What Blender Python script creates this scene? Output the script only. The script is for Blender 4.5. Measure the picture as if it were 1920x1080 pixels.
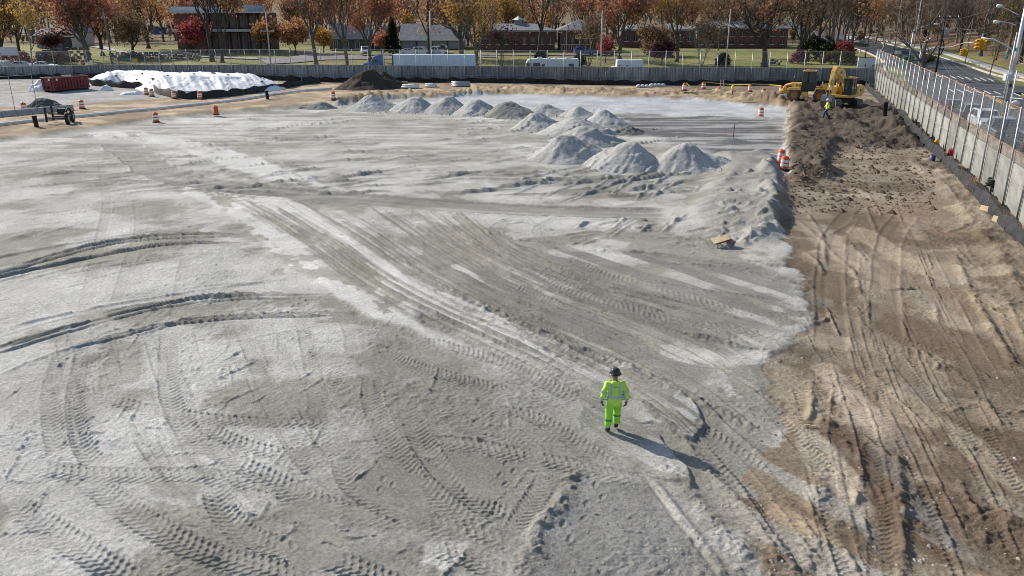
import bpy, bmesh, math, random
import numpy as np
from math import sin, cos, tan, radians as R, pi
from mathutils import Vector, Matrix

for _o in list(bpy.data.objects):
    bpy.data.objects.remove(_o)
scene = bpy.context.scene
COL = scene.collection
random.seed(7)
RNG = np.random.default_rng(11)

# ------------------------------------------------------------------ camera, world, sun, exposure
F_PX, PITCH, CAM_H = 1470.0, R(19.3), 10.1
SUN_EL, SUN_AZ = R(32.5), R(-51.0)           # azimuth from +Y towards +X
cam_data = bpy.data.cameras.new("camera")
cam = bpy.data.objects.new("camera", cam_data)
COL.objects.link(cam)
cam.location = (0, 0, CAM_H)
cam.rotation_euler = (pi / 2 - PITCH, 0, 0)
cam_data.sensor_width = 36.0
cam_data.lens = 36.0 * F_PX / 1920.0
cam_data.clip_end = 5000
scene.camera = cam

world = bpy.data.worlds.new("World")
scene.world = world
world.use_nodes = True
wn = world.node_tree.nodes
sky = wn.new("ShaderNodeTexSky")
sky.sky_type = 'NISHITA'
sky.sun_disc = False
sky.sun_elevation = SUN_EL
sky.sun_rotation = SUN_AZ
sky.air_density = 1.0
sky.dust_density = 1.0
sky.ozone_density = 1.0
bg = wn["Background"]
bg.inputs[1].default_value = 0.112
world.node_tree.links.new(sky.outputs[0], bg.inputs[0])

sun_data = bpy.data.lights.new("sun", 'SUN')
sun_data.energy = 4.0
sun_data.angle = R(0.53)
sun_data.color = (1.0, 0.93, 0.83)
sun = bpy.data.objects.new("sun", sun_data)
COL.objects.link(sun)
sun_dir = Vector((sin(SUN_AZ) * cos(SUN_EL), cos(SUN_AZ) * cos(SUN_EL), sin(SUN_EL)))
sun.rotation_euler = sun_dir.to_track_quat('Z', 'Y').to_euler()
sun.location = sun_dir * 60

scene.view_settings.view_transform = 'Standard'
scene.view_settings.look = 'None'
scene.view_settings.exposure = 0.40
scene.view_settings.gamma = 1.0
scene.view_settings.use_curve_mapping = False
scene.cycles.max_bounces = 6
scene.cycles.filter_width = 0.95
scene.cycles.transparent_max_bounces = 12

# ------------------------------------------------------------------ survey helpers (photo pixel -> place in the world)
def ray(u, v):
    a, b = (u - 960.0) / F_PX, (540.0 - v) / F_PX
    c, s = cos(PITCH), sin(PITCH)
    return a, c + b * s, -s + b * c

def G(u, v, z=0.0):
    dx, dy, dz = ray(u, v)
    t = (z - CAM_H) / dz
    return Vector((dx * t, dy * t, z))

def at(u, v, D):
    dx, dy, dz = ray(u, v)
    t = D / dy
    return Vector((dx * t, D, CAM_H + dz * t))

def sstep(a, b, x):
    t = np.clip((x - a) / (b - a), 0, 1)
    return t * t * (3 - 2 * t)

def T(x, y):
    """height of the town around the site"""
    z = -0.1
    if y < 125:
        z = -0.1 + 0.012 * (125 - y)
    elif y > 130:
        z = -0.1 + 0.031 * (min(y, 190) - 130) + 0.012 * max(0, y - 190)
    if y < 125 and x < 26 + .335 * (y - 39):
        z = -0.1
    z += 0.045 * min(max(0, y - 330), 320)
    hill = x - (90 + 0.17 * (y - 140))
    if hill > 0:
        z += min(hill, 60) * 0.11
    return z

def GT(u, v):
    dx, dy, dz = ray(u, v)
    lo, hi = 20.0, 420.0
    t = 40.0
    prev = t
    while t < 500:
        x, y, z = dx * t, dy * t, CAM_H + dz * t
        if z <= T(x, y):
            lo, hi = prev, t
            for _ in range(20):
                m = (lo + hi) / 2
                if CAM_H + dz * m <= T(dx * m, dy * m):
                    hi = m
                else:
                    lo = m
            return Vector((dx * hi, dy * hi, T(dx * hi, dy * hi)))
        prev = t
        t += 1.0
    return Vector((dx * 300, dy * 300, T(dx * 300, dy * 300)))

# ------------------------------------------------------------------ noise
_TAB = RNG.random((8, 256, 256)).astype(np.float32)
def vnoise(x, y, seed=0):
    t = _TAB[seed % 8]
    x = x + seed * 17.31; y = y + seed * 9.77
    xi = np.floor(x); yi = np.floor(y)
    fx = (x - xi).astype(np.float32); fy = (y - yi).astype(np.float32)
    xi = xi.astype(np.int64) & 255; yi = yi.astype(np.int64) & 255
    x1 = (xi + 1) & 255; y1 = (yi + 1) & 255
    fx = fx * fx * (3 - 2 * fx); fy = fy * fy * (3 - 2 * fy)
    a = t[yi, xi]; b = t[yi, x1]; c = t[y1, xi]; d = t[y1, x1]
    return (a + (b - a) * fx) * (1 - fy) + (c + (d - c) * fx) * fy

def fbm(x, y, freq, octv=4, seed=0, gain=0.5):
    s = 0; amp = 1.0; tot = 0
    for o in range(octv):
        s = s + amp * vnoise(x * freq, y * freq, seed + o * 3 + 1)
        tot += amp; amp *= gain; freq *= 2.03
    return s / tot

# ------------------------------------------------------------------ materials
MATS = {}
def mat(name, col, rough=0.7, metal=0.0, noise=0.0, nscale=5.0, bump=0.0, bscale=40.0, spec=0.4, emit=None, emit_s=0.0, col2=None, n_detail=5.0, alpha=1.0, coat=0.0):
    if name in MATS:
        return MATS[name]
    m = bpy.data.materials.new(name)
    m.use_nodes = True
    nt = m.node_tree
    b = nt.nodes["Principled BSDF"]
    b.inputs["Roughness"].default_value = rough
    b.inputs["Metallic"].default_value = metal
    b.inputs["Specular IOR Level"].default_value = spec
    b.inputs["Coat Weight"].default_value = coat
    c = (*col, 1.0)
    b.inputs["Base Color"].default_value = c
    tc = nt.nodes.new("ShaderNodeTexCoord")
    if noise > 0 or col2 is not None:
        n = nt.nodes.new("ShaderNodeTexNoise")
        n.inputs["Scale"].default_value = nscale
        n.inputs["Detail"].default_value = n_detail
        nt.links.new(tc.outputs["Object"], n.inputs["Vector"])
        r = nt.nodes.new("ShaderNodeValToRGB")
        lo = tuple(max(0, x * (1 - noise)) for x in col)
        hi = col2 if col2 is not None else tuple(min(1, x * (1 + noise)) for x in col)
        r.color_ramp.elements[0].position = 0.36
        r.color_ramp.elements[1].position = 0.66
        r.color_ramp.elements[0].color = (*lo, 1)
        r.color_ramp.elements[1].color = (*hi, 1)
        nt.links.new(n.outputs["Fac"], r.inputs["Fac"])
        nt.links.new(r.outputs["Color"], b.inputs["Base Color"])
    if bump > 0:
        n2 = nt.nodes.new("ShaderNodeTexNoise")
        n2.inputs["Scale"].default_value = bscale
        n2.inputs["Detail"].default_value = 4
        nt.links.new(tc.outputs["Object"], n2.inputs["Vector"])
        bp = nt.nodes.new("ShaderNodeBump")
        bp.inputs["Strength"].default_value = 1.0
        bp.inputs["Distance"].default_value = bump
        nt.links.new(n2.outputs["Fac"], bp.inputs["Height"])
        nt.links.new(bp.outputs["Normal"], b.inputs["Normal"])
    if emit is not None:
        b.inputs["Emission Color"].default_value = (*emit, 1)
        b.inputs["Emission Strength"].default_value = emit_s
    MATS[name] = m
    return m

def vcol_mat(name, rough=0.95, nscale=9.0, namp=0.25, bump=0.012, bscale=28.0, spec=0.25, speck=0.0):
    """colour from a mesh attribute with procedural grain and relief"""
    m = bpy.data.materials.new(name)
    m.use_nodes = True
    nt = m.node_tree
    b = nt.nodes["Principled BSDF"]
    b.inputs["Roughness"].default_value = rough
    b.inputs["Specular IOR Level"].default_value = spec
    at_ = nt.nodes.new("ShaderNodeAttribute"); at_.attribute_name = "soil"
    tc = nt.nodes.new("ShaderNodeTexCoord")
    n = nt.nodes.new("ShaderNodeTexNoise")
    n.inputs["Scale"].default_value = nscale; n.inputs["Detail"].default_value = 7; n.inputs["Roughness"].default_value = 0.7
    nt.links.new(tc.outputs["Object"], n.inputs["Vector"])
    mr = nt.nodes.new("ShaderNodeMapRange")
    mr.inputs["From Min"].default_value = 0.3; mr.inputs["From Max"].default_value = 0.7
    mr.inputs["To Min"].default_value = 1 - namp; mr.inputs["To Max"].default_value = 1 + namp
    nf = nt.nodes.new("ShaderNodeTexNoise"); nf.inputs["Scale"].default_value = nscale * 4.2; nf.inputs["Detail"].default_value = 3
    nt.links.new(tc.outputs["Object"], nf.inputs["Vector"])
    av = nt.nodes.new("ShaderNodeMath"); av.operation = 'ADD'
    sc_ = nt.nodes.new("ShaderNodeMath"); sc_.operation = 'MULTIPLY_ADD'; sc_.inputs[1].default_value = .7; sc_.inputs[2].default_value = -.35
    nt.links.new(nf.outputs["Fac"], sc_.inputs[0]); nt.links.new(n.outputs["Fac"], av.inputs[0]); nt.links.new(sc_.outputs[0], av.inputs[1])
    nt.links.new(av.outputs[0], mr.inputs["Value"])
    mx = nt.nodes.new("ShaderNodeMix"); mx.data_type = 'RGBA'; mx.blend_type = 'MULTIPLY'
    mx.inputs[0].default_value = 1.0
    nt.links.new(at_.outputs["Color"], mx.inputs[6])
    nt.links.new(mr.outputs["Result"], mx.inputs[7])
    out = mx.outputs[2]
    if speck > 0:
        v = nt.nodes.new("ShaderNodeTexVoronoi"); v.inputs["Scale"].default_value = 7.0
        nt.links.new(tc.outputs["Object"], v.inputs["Vector"])
        lt = nt.nodes.new("ShaderNodeMath"); lt.operation = 'LESS_THAN'; lt.inputs[1].default_value = 0.13
        nt.links.new(v.outputs["Distance"], lt.inputs[0])
        sp = nt.nodes.new("ShaderNodeSeparateColor")
        nt.links.new(v.outputs["Color"], sp.inputs[0])
        gt = nt.nodes.new("ShaderNodeMath"); gt.operation = 'GREATER_THAN'; gt.inputs[1].default_value = 1 - speck
        nt.links.new(sp.outputs[0], gt.inputs[0])
        mu = nt.nodes.new("ShaderNodeMath"); mu.operation = 'MULTIPLY'
        nt.links.new(lt.outputs[0], mu.inputs[0]); nt.links.new(gt.outputs[0], mu.inputs[1])
        at2 = nt.nodes.new("ShaderNodeAttribute"); at2.attribute_name = "grit"
        mu2 = nt.nodes.new("ShaderNodeMath"); mu2.operation = 'MULTIPLY'
        nt.links.new(mu.outputs[0], mu2.inputs[0]); nt.links.new(at2.outputs["Fac"], mu2.inputs[1])
        mx2 = nt.nodes.new("ShaderNodeMix"); mx2.data_type = 'RGBA'
        nt.links.new(mu2.outputs[0], mx2.inputs[0])
        nt.links.new(out, mx2.inputs[6]); mx2.inputs[7].default_value = (0.5, 0.47, 0.42, 1)
        out = mx2.outputs[2]
    nt.links.new(out, b.inputs["Base Color"])
    n2 = nt.nodes.new("ShaderNodeTexNoise")
    n2.inputs["Scale"].default_value = bscale; n2.inputs["Detail"].default_value = 5; n2.inputs["Roughness"].default_value = 0.65
    nt.links.new(tc.outputs["Object"], n2.inputs["Vector"])
    bp = nt.nodes.new("ShaderNodeBump"); bp.inputs["Distance"].default_value = bump
    at3 = nt.nodes.new("ShaderNodeAttribute"); at3.attribute_name = "coarse"
    nt.links.new(at3.outputs["Fac"], bp.inputs["Strength"])
    nt.links.new(n2.outputs["Fac"], bp.inputs["Height"])
    nt.links.new(bp.outputs["Normal"], b.inputs["Normal"])
    MATS[name] = m
    return m

# ------------------------------------------------------------------ object helpers
def tag(o, label=None, cat=None, group=None, kind=None):
    if label: o["label"] = label
    if cat: o["category"] = cat
    if group: o["group"] = group
    if kind: o["kind"] = kind
    return o

def empty(name, loc=(0, 0, 0), rz=0.0, label=None, cat=None, group=None):
    o = bpy.data.objects.new(name, None)
    COL.objects.link(o)
    o.location = loc
    o.rotation_euler = (0, 0, rz)
    o.empty_display_size = 0.3
    return tag(o, label, cat, group)

def link(name, me, parent=None, loc=None, rot=None, scale=None):
    o = bpy.data.objects.new(name, me)
    COL.objects.link(o)
    if parent is not None: o.parent = parent
    if loc is not None: o.location = loc
    if rot is not None: o.rotation_euler = rot
    if scale is not None: o.scale = scale
    return o

class MB:
    """collects boxes, tubes, prisms; build() links ONE mesh object"""
    def __init__(self):
        self.v, self.f, self.mi = [], [], []
    def add(self, vs, fs, mi=0):
        n = len(self.v)
        self.v += [tuple(p) for p in vs]
        self.f += [tuple(i + n for i in f) for f in fs]
        self.mi += [mi] * len(fs)
        return self
    def box(self, c, s, rz=0.0, mi=0, M=None, taper=1.0):
        x, y, z = s[0] / 2, s[1] / 2, s[2] / 2
        pts = [(-x, -y, -z), (x, -y, -z), (x, y, -z), (-x, y, -z), (-x * taper, -y * taper, z), (x * taper, -y * taper, z), (x * taper, y * taper, z), (-x * taper, y * taper, z)]
        if M is None:
            M = Matrix.Translation(Vector(c)) @ Matrix.Rotation(rz, 4, 'Z')
        else:
            M = Matrix.Translation(Vector(c)) @ M.to_4x4()
        vs = [M @ Vector(p) for p in pts]
        return self.add(vs, [(3, 2, 1, 0), (4, 5, 6, 7), (0, 1, 5, 4), (1, 2, 6, 5), (2, 3, 7, 6), (3, 0, 4, 7)], mi)
    def bar(self, a, b, w, h=None, mi=0):
        a, b = Vector(a), Vector(b); h = h or w
        d = b - a; L = d.length
        if L < 1e-6: return self
        return self.box((a + b) / 2, (w, h, L), mi=mi, M=d.to_track_quat('Z', 'Y').to_matrix())
    def tube(self, pts, rad, seg=6, mi=0, cap=True):
        pts = [Vector(p) for p in pts]
        rads = rad if isinstance(rad, (list, tuple)) else [rad] * len(pts)
        rings = []
        for i, p in enumerate(pts):
            d = (pts[min(i + 1, len(pts) - 1)] - pts[max(i - 1, 0)])
            if d.length < 1e-9: d = Vector((0, 0, 1))
            q = d.to_track_quat('Z', 'Y').to_matrix()
            rings.append([p + q @ Vector((cos(2 * pi * k / seg) * rads[i], sin(2 * pi * k / seg) * rads[i], 0)) for k in range(seg)])
        vs = [p for r in rings for p in r]
        fs = []
        for i in range(len(rings) - 1):
            for k in range(seg):
                a = i * seg + k; b = i * seg + (k + 1) % seg
                fs.append((a, b, b + seg, a + seg))
        if cap:
            fs.append(tuple(reversed(range(seg))))
            fs.append(tuple(range(len(vs) - seg, len(vs))))
        return self.add(vs, fs, mi)
    def lathe(self, prof, seg=16, c=(0, 0, 0), mi=0, M=None, cap=True):
        vs = []; fs = []
        for r, z in prof:
            for k in range(seg):
                p = Vector((cos(2 * pi * k / seg) * r, sin(2 * pi * k / seg) * r, z))
                if M is not None: p = M @ p
                vs.append(p + Vector(c))
        for i in range(len(prof) - 1):
            for k in range(seg):
                a = i * seg + k; b = i * seg + (k + 1) % seg
                fs.append((a, b, b + seg, a + seg))
        if cap:
            fs.append(tuple(reversed(range(seg))))
            fs.append(tuple(range(len(vs) - seg, len(vs))))
        return self.add(vs, fs, mi)
    def prism(self, poly, y0, y1, mi=0, axis='Y', M=None):
        """poly in (a,b); extruded along axis"""
        n = len(poly)
        def mk(a, b, t):
            if axis == 'Y': p = Vector((a, t, b))
            elif axis == 'X': p = Vector((t, a, b))
            else: p = Vector((a, b, t))
            return M @ p if M is not None else p
        vs = [mk(a, b, y0) for a, b in poly] + [mk(a, b, y1) for a, b in poly]
        fs = [tuple(range(n)), tuple(reversed(range(n, 2 * n)))]
        fs += [(i, i + n, (i + 1) % n + n, (i + 1) % n) for i in range(n)]
        return self.add(vs, fs, mi)
    def quad(self, a, b, c, d, mi=0):
        return self.add([a, b, c, d], [(0, 1, 2, 3)], mi)
    def mesh(self, name, mats, smooth=False, bevel=0.0, fix=True):
        me = bpy.data.meshes.new(name)
        me.from_pydata(self.v, [], self.f)
        for m in (mats if isinstance(mats, (list, tuple)) else [mats] if mats else []):
            me.materials.append(m)
        if len(set(self.mi)) > 1:
            me.polygons.foreach_set("material_index", self.mi)
        if fix or bevel > 0:
            bm = bmesh.new(); bm.from_mesh(me)
            bmesh.ops.recalc_face_normals(bm, faces=bm.faces)
            if bevel > 0:
                bmesh.ops.remove_doubles(bm, verts=bm.verts, dist=1e-5)
                es = [e for e in bm.edges if len(e.link_faces) == 2 and e.calc_face_angle(0) > 0.6]
                bmesh.ops.bevel(bm, geom=es, offset=bevel, segments=1, affect='EDGES', clamp_overlap=True)
            bm.to_mesh(me); bm.free()
        if smooth:
            me.polygons.foreach_set("use_smooth", [True] * len(me.polygons))
        me.update()
        return me
    def build(self, name, mats, parent=None, smooth=False, bevel=0.0, loc=None, rot=None, fix=True):
        return link(name, self.mesh(name, mats, smooth, bevel, fix), parent, loc, rot)

def copy_tree(o, parent=None):
    c = o.copy(); COL.objects.link(c)
    c.parent = parent
    for ch in o.children:
        copy_tree(ch, c)
    return c
# ------------------------------------------------------------------ the site ground: one relief sheet, dense where the photograph is near
FENCE_R = [Vector((51.7, 115.7, 0)), Vector((26.0, 39.0, 0)), Vector((13.6, 2.0, 0))]
FENCE_F = [Vector((51.7, 115.7, 0)), Vector((13.5, 118.5, 0)), Vector((-30.5, 124.0, 0)), Vector((-66, 130.5, 0)), Vector((-84, 126.5, 0)), Vector((-110, 118, 0))]

rows_v = np.linspace(1126, 149.0, 800)
Ds = []
for v in rows_v:
    Ds.append(G(960, v).y)
Ds = np.array([4.0, 6, 8, 9.5, 10.6, 11.2] + [d for d in Ds if d > 11.4])
NR, NC = len(Ds), 1120
depth = Ds * cos(PITCH) + CAM_H * sin(PITCH)
half = 0.700 * depth + 4.0
tt = np.linspace(-1, 1, NC)
GX = (half[:, None] * tt[None, :]).astype(np.float64)
GY = np.repeat(Ds[:, None], NC, 1).astype(np.float64)
HM = np.zeros_like(GX)          # broad relief
HT = np.zeros_like(GX)          # tracks, ridges
RO = np.ones_like(GX) * 0.35    # small roughness amount
DAMP = np.zeros_like(GX)

def gp(pts):
    return np.array([[G(u, v).x, G(u, v).y] for u, v in pts])

def catmull(P, step=0.5):
    P = np.asarray(P, float)
    if len(P) < 3:
        n = max(2, int(np.linalg.norm(P[-1] - P[0]) / step) + 1)
        return P[0] + (P[-1] - P[0]) * np.linspace(0, 1, n)[:, None]
    Q = np.vstack([2 * P[0] - P[1], P, 2 * P[-1] - P[-2]])
    out = []
    for i in range(1, len(Q) - 2):
        n = max(2, int(np.linalg.norm(Q[i + 1] - Q[i]) / step))
        t = np.linspace(0, 1, n, endpoint=False)[:, None]
        p0, p1, p2, p3 = Q[i - 1], Q[i], Q[i + 1], Q[i + 2]
        out.append(0.5 * ((2 * p1) + (-p0 + p2) * t + (2 * p0 - 5 * p1 + 4 * p2 - p3) * t ** 2 + (-p0 + 3 * p1 - 3 * p2 + p3) * t ** 3))
    out.append(Q[-2][None])
    return np.vstack(out)

def stroke(pts, reach, step=None, world=False):
    """signed distance d and arc length s of every ground vertex within reach of the line; returns (slices, d, s, mask, total)"""
    P = np.asarray(pts, float) if world else gp(pts)
    dmid = P[:, 1].mean()
    P = catmull(P, step or max(0.35, dmid * 0.012))
    y0, y1 = P[:, 1].min() - reach, P[:, 1].max() + reach
    x0, x1 = P[:, 0].min() - reach, P[:, 0].max() + reach
    r0, r1 = np.searchsorted(Ds, y0), np.searchsorted(Ds, y1)
    if r1 - r0 < 1: return None
    hmin, hmax = half[r0], half[r1 - 1]
    def colof(x, h): return (x / h + 1) / 2 * (NC - 1)
    c0 = int(max(0, min(colof(x0, hmin), colof(x0, hmax)))); c1 = int(min(NC, max(colof(x1, hmin), colof(x1, hmax)) + 2))
    if c1 <= c0: return None
    X = GX[r0:r1, c0:c1]; Y = GY[r0:r1, c0:c1]
    bd = np.full(X.shape, 1e9); bs = np.zeros(X.shape); sg = np.zeros(X.shape)
    s = 0.0
    D_ = Ds[r0:r1]
    for i in range(len(P) - 1):
        a, b = P[i], P[i + 1]
        e = b - a; L = np.hypot(*e)
        if L < 1e-6: continue
        ya, yb = min(a[1], b[1]) - reach, max(a[1], b[1]) + reach
        q0, q1 = np.searchsorted(D_, ya), np.searchsorted(D_, yb)
        if q1 <= q0:
            s += L; continue
        h0, h1 = half[r0 + q0], half[r0 + q1 - 1]
        xa, xb = min(a[0], b[0]) - reach, max(a[0], b[0]) + reach
        k0 = int(max(0, min(colof(xa, h0), colof(xa, h1)) - c0 - 1)); k1 = int(min(c1 - c0, max(colof(xb, h0), colof(xb, h1)) - c0 + 2))
        if k1 <= k0:
            s += L; continue
        x = X[q0:q1, k0:k1] - a[0]; y = Y[q0:q1, k0:k1] - a[1]
        t = np.clip((x * e[0] + y * e[1]) / (L * L), 0, 1)
        ddx = x - t * e[0]; ddy = y - t * e[1]
        dd = ddx * ddx + ddy * ddy
        cr = (e[0] * y - e[1] * x) / L
        m = dd < bd[q0:q1, k0:k1]
        bd[q0:q1, k0:k1][m] = dd[m]
        bs[q0:q1, k0:k1][m] = (s + t * L)[m]
        sg[q0:q1, k0:k1][m] = np.sign(cr)[m]
        s += L
    d = np.sqrt(bd) * np.where(sg == 0, 1, sg)
    return (slice(r0, r1), slice(c0, c1)), d, bs, np.abs(d) < reach, s

def ends(s, S, f):
    return sstep(0, f, s) * sstep(0, f, S - s)

_seed = [0]
def tire(pts, w=0.55, depth=0.024, lug=0.032, period=0.21, damp=0.25, chev=1.0, berm=0.035, fade=0.6):
    r = stroke(pts, w * 0.85)
    if r is None: return
    sl, d, s, m, S = r
    _seed[0] += 1
    X, Y = GX[sl], GY[sl]
    t = np.abs(d) / (w / 2)
    worn = sstep(.36, .5, fbm(X, Y, .55, 3, _seed[0] + 2))
    t = t + (fbm(X, Y, 3.0, 2, _seed[0]) - .5) * .14
    ins = sstep(1.06, 0.94, t) * ends(s, S, fade) * (.55 + .45 * worn)
    pat = np.clip(2.0 * fbm(X, Y, 0.8, 3, _seed[0]) - .1, .3, 1.3)
    ph = s / period + chev * np.abs(d) / period * 0.75 + 0.12 * np.sin(d * 40)
    ph = ph + .25 * (fbm(X, Y, 2.2, 2, _seed[0] + 1) - .5); fr = ph - np.floor(ph)
    line = np.exp(-((fr - 0.5) / 0.14) ** 2)
    prof = -depth + lug * line * sstep(1.0, 0.8, t) * pat
    notch = np.exp(-((t - 1.0) / 0.16) ** 2) * (berm * (0.2 + 1.0 * line)) * ends(s, S, fade) * (.25 + .75 * worn)
    HT[sl] = np.where(m, HT[sl] * (1 - 0.75 * ins) + prof * ins + notch, HT[sl])
    RO[sl] = np.where(m, RO[sl] * (1 - 0.7 * ins), RO[sl])
    DAMP[sl] = np.where(m, DAMP[sl] + damp * ins * (0.5 + fbm(X, Y, 0.5, 2, 5)), DAMP[sl])

def ridge(pts, w=0.3, h=0.12, rough=0.5, side=0.0, fade=1.0, damp=0.0, groove=0.0, lump=0.6, world=False):
    r = stroke(pts, w * 2.6, world=world)
    if r is None: return
    sl, d, s, m, S = r
    _seed[0] += 1
    X, Y = GX[sl], GY[sl]
    n = fbm(X, Y, 1.6, 3, _seed[0])
    n2 = fbm(s * 0.35, s * 0 + _seed[0] * 3.3, 1.0, 2, 2)
    amp = 0.62 * h * (1 - lump + lump * 1.7 * n) * (0.45 + 1.1 * n2) * ends(s, S, min(fade, S / 3))
    dd = d + (n - 0.5) * w * 0.9
    g = np.exp(-(dd / w) ** 2)
    if side:
        g = g * sstep(-w * 0.25, w * 0.25, dd * side) * 1.3
    prof = amp * g
    if groove:
        prof = prof - groove * np.exp(-((dd + w * 1.25) / (w * 0.6)) ** 2) * ends(s, S, min(fade, S / 3))
    HT[sl] = np.where(m, HT[sl] + prof, HT[sl])
    RO[sl] = np.where(m, np.maximum(RO[sl], rough * np.exp(-(dd / (w * 1.3)) ** 2)), RO[sl])
    if damp:
        DAMP[sl] = np.where(m, DAMP[sl] + damp * np.exp(-(dd / (w * 1.5)) ** 2), DAMP[sl])

def smooth_path(pts, w, depth=0.03, damp=0.0, calm=0.8):
    r = stroke(pts, w * 0.8)
    if r is None: return
    sl, d, s, m, S = r
    X, Y = GX[sl], GY[sl]
    dd = np.abs(d) + (fbm(X, Y, 0.7, 2, 4) - 0.5) * w * 0.12
    ins = sstep(w * 0.52, w * 0.44, dd) * ends(s, S, 1.0)
    edge = np.exp(-((dd - w * 0.5) / 0.1) ** 2) * ends(s, S, 1.0)
    lines = (vnoise(d * 5.0, s * 0.12, 3) - 0.5) * 0.03
    HT[sl] = np.where(m, HT[sl] * (1 - calm * ins) + (lines - depth) * ins + (0.02 if damp < 0 else .09) * edge, HT[sl])
    RO[sl] = np.where(m, RO[sl] * (1 - calm * ins), RO[sl])
    DAMP[sl] = np.where(m, DAMP[sl] * (1 - 0.8 * ins) + damp * ins * (0.5 + vnoise(d * 2.0, s * 0.1, 6)), DAMP[sl])

def poly_sd(pts, soft=0.0, nfreq=0.25, namp=0.0, seed=0, octv=3, world=False):
    """signed distance to a polygon on the ground (inside > 0), with an uneven edge"""
    P = np.asarray(pts, float) if world else gp(pts)
    pad = namp + soft + 1.0
    r0, r1 = np.searchsorted(Ds, P[:, 1].min() - pad), np.searchsorted(Ds, P[:, 1].max() + pad)
    X, Y = GX[r0:r1], GY[r0:r1]
    dd = np.full(X.shape, 1e9); inside = np.zeros(X.shape, bool)
    n = len(P)
    for i in range(n):
        a, b = P[i], P[(i + 1) % n]
        e = b - a; L2 = e @ e
        x = X - a[0]; y = Y - a[1]
        t = np.clip((x * e[0] + y * e[1]) / L2, 0, 1)
        q = (x - t * e[0]) ** 2 + (y - t * e[1]) ** 2
        dd = np.minimum(dd, q)
        if a[1] != b[1]:
            c = ((a[1] > Y) != (b[1] > Y)) & (X < (b[0] - a[0]) * (Y - a[1]) / (b[1] - a[1]) + a[0])
            inside ^= c
    sd = np.where(inside, 1, -1) * np.sqrt(dd)
    if namp:
        sd = sd + (fbm(X, Y, nfreq, octv, seed) - 0.5) * 2 * namp
    full = np.full(GX.shape, -1e3)
    full[r0:r1] = sd
    return full

# ---- zones -------------------------------------------------------------
brown = poly_sd([(1478, 186), (1476, 260), (1474, 330), (1452, 400), (1482, 470), (1496, 540), (1510, 580), (1500, 635), (1420, 690), (1445, 725), (1470, 765), (1480, 830), (1400, 860), (1380, 930), (1350, 980), (1400, 1040), (1430, 1200), (3200, 1200), (2300, 180), (1700, 150), (1600, 175)], namp=0.55, nfreq=0.8, seed=1)
tan_far = poly_sd([(-700, 262), (0, 268), (150, 246), (285, 228), (420, 214), (560, 203), (650, 197), (740, 186), (840, 184), (900, 178), (1010, 178), (1120, 183), (1300, 185.5), (1400, 195), (1475, 207), (1495, 196), (1640, 215), (1760, 300), (1700, 140), (900, 140), (-700, 140)], namp=1.6, nfreq=0.22, seed=2)
lot = poly_sd([(-700, 212), (0, 206), (170, 199), (330, 188), (500, 181), (530, 170), (420, 150), (-700, 140)], namp=1.2, nfreq=0.2, seed=3)
bluegrav = poly_sd([(690, 200), (800, 184), (905, 178), (1010, 176), (1120, 181), (1300, 184), (1400, 192), (1475, 206), (1474, 222), (1395, 222), (1290, 218), (1150, 211), (1040, 206), (950, 204), (880, 212), (780, 212)], namp=0.9, nfreq=0.4, seed=4)
geotex = poly_sd([(1145, 216), (1290, 219), (1400, 223), (1474, 224), (1474, 330), (1440, 325), (1350, 296), (1250, 262), (1180, 248)], namp=1.2, nfreq=0.3, seed=5)
bright = poly_sd([(330, 352), (400, 385), (470, 432), (540, 492), (600, 545), (660, 582), (730, 615), (800, 645), (858, 668), (850, 640), (800, 600), (860, 610), (960, 640), (1040, 680), (1000, 640), (930, 590), (860, 545), (760, 485), (690, 440), (620, 405), (540, 372), (450, 345), (390, 335)], namp=0.7, nfreq=0.35, seed=6)
bright2 = poly_sd([(165, 252), (240, 245), (330, 258), (430, 278), (520, 300), (590, 330), (640, 352), (570, 350), (500, 335), (430, 315), (350, 285), (260, 262), (190, 262)], namp=0.8, nfreq=0.3, seed=7)
dampA = poly_sd([(860, 560), (780, 500), (900, 470), (1000, 455), (1150, 462), (1300, 478), (1420, 498), (1500, 535), (1512, 590), (1440, 660), (1385, 690), (1320, 740), (1300, 770), (1200, 700), (1080, 655), (960, 605)], namp=1.0, nfreq=0.3, seed=8)
dampB = poly_sd([(690, 625), (800, 665), (950, 690), (1100, 700), (1200, 720), (1310, 770), (1310, 920), (1220, 900), (1340, 1120), (300, 1120), (420, 1000), (560, 900), (640, 800), (700, 720)], namp=0.9, nfreq=0.3, seed=9)
sheet = poly_sd([(1090, 735), (1150, 695), (1230, 715), (1290, 755), (1311, 775), (1312, 800), (1296, 830), (1262, 815), (1222, 800), (1200, 800), (1262, 850), (1300, 880), (1304, 905), (1296, 922), (1255, 905), (1190, 872), (1130, 835), (1085, 790)], namp=0.3, nfreq=1.3, seed=10)
mound = poly_sd([(1486, 192), (1560, 186), (1650, 205), (1700, 250), (1722, 290), (1640, 288), (1560, 283), (1545, 330), (1500, 345), (1478, 330), (1480, 260)], namp=0.8, nfreq=0.4, seed=11)
plateau = poly_sd([(1322, 318), (1352, 296), (1412, 296), (1440, 312), (1446, 345), (1448, 392), (1440, 430), (1400, 420), (1330, 408), (1262, 404), (1290, 372)], namp=0.35, nfreq=0.7, seed=12)

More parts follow.
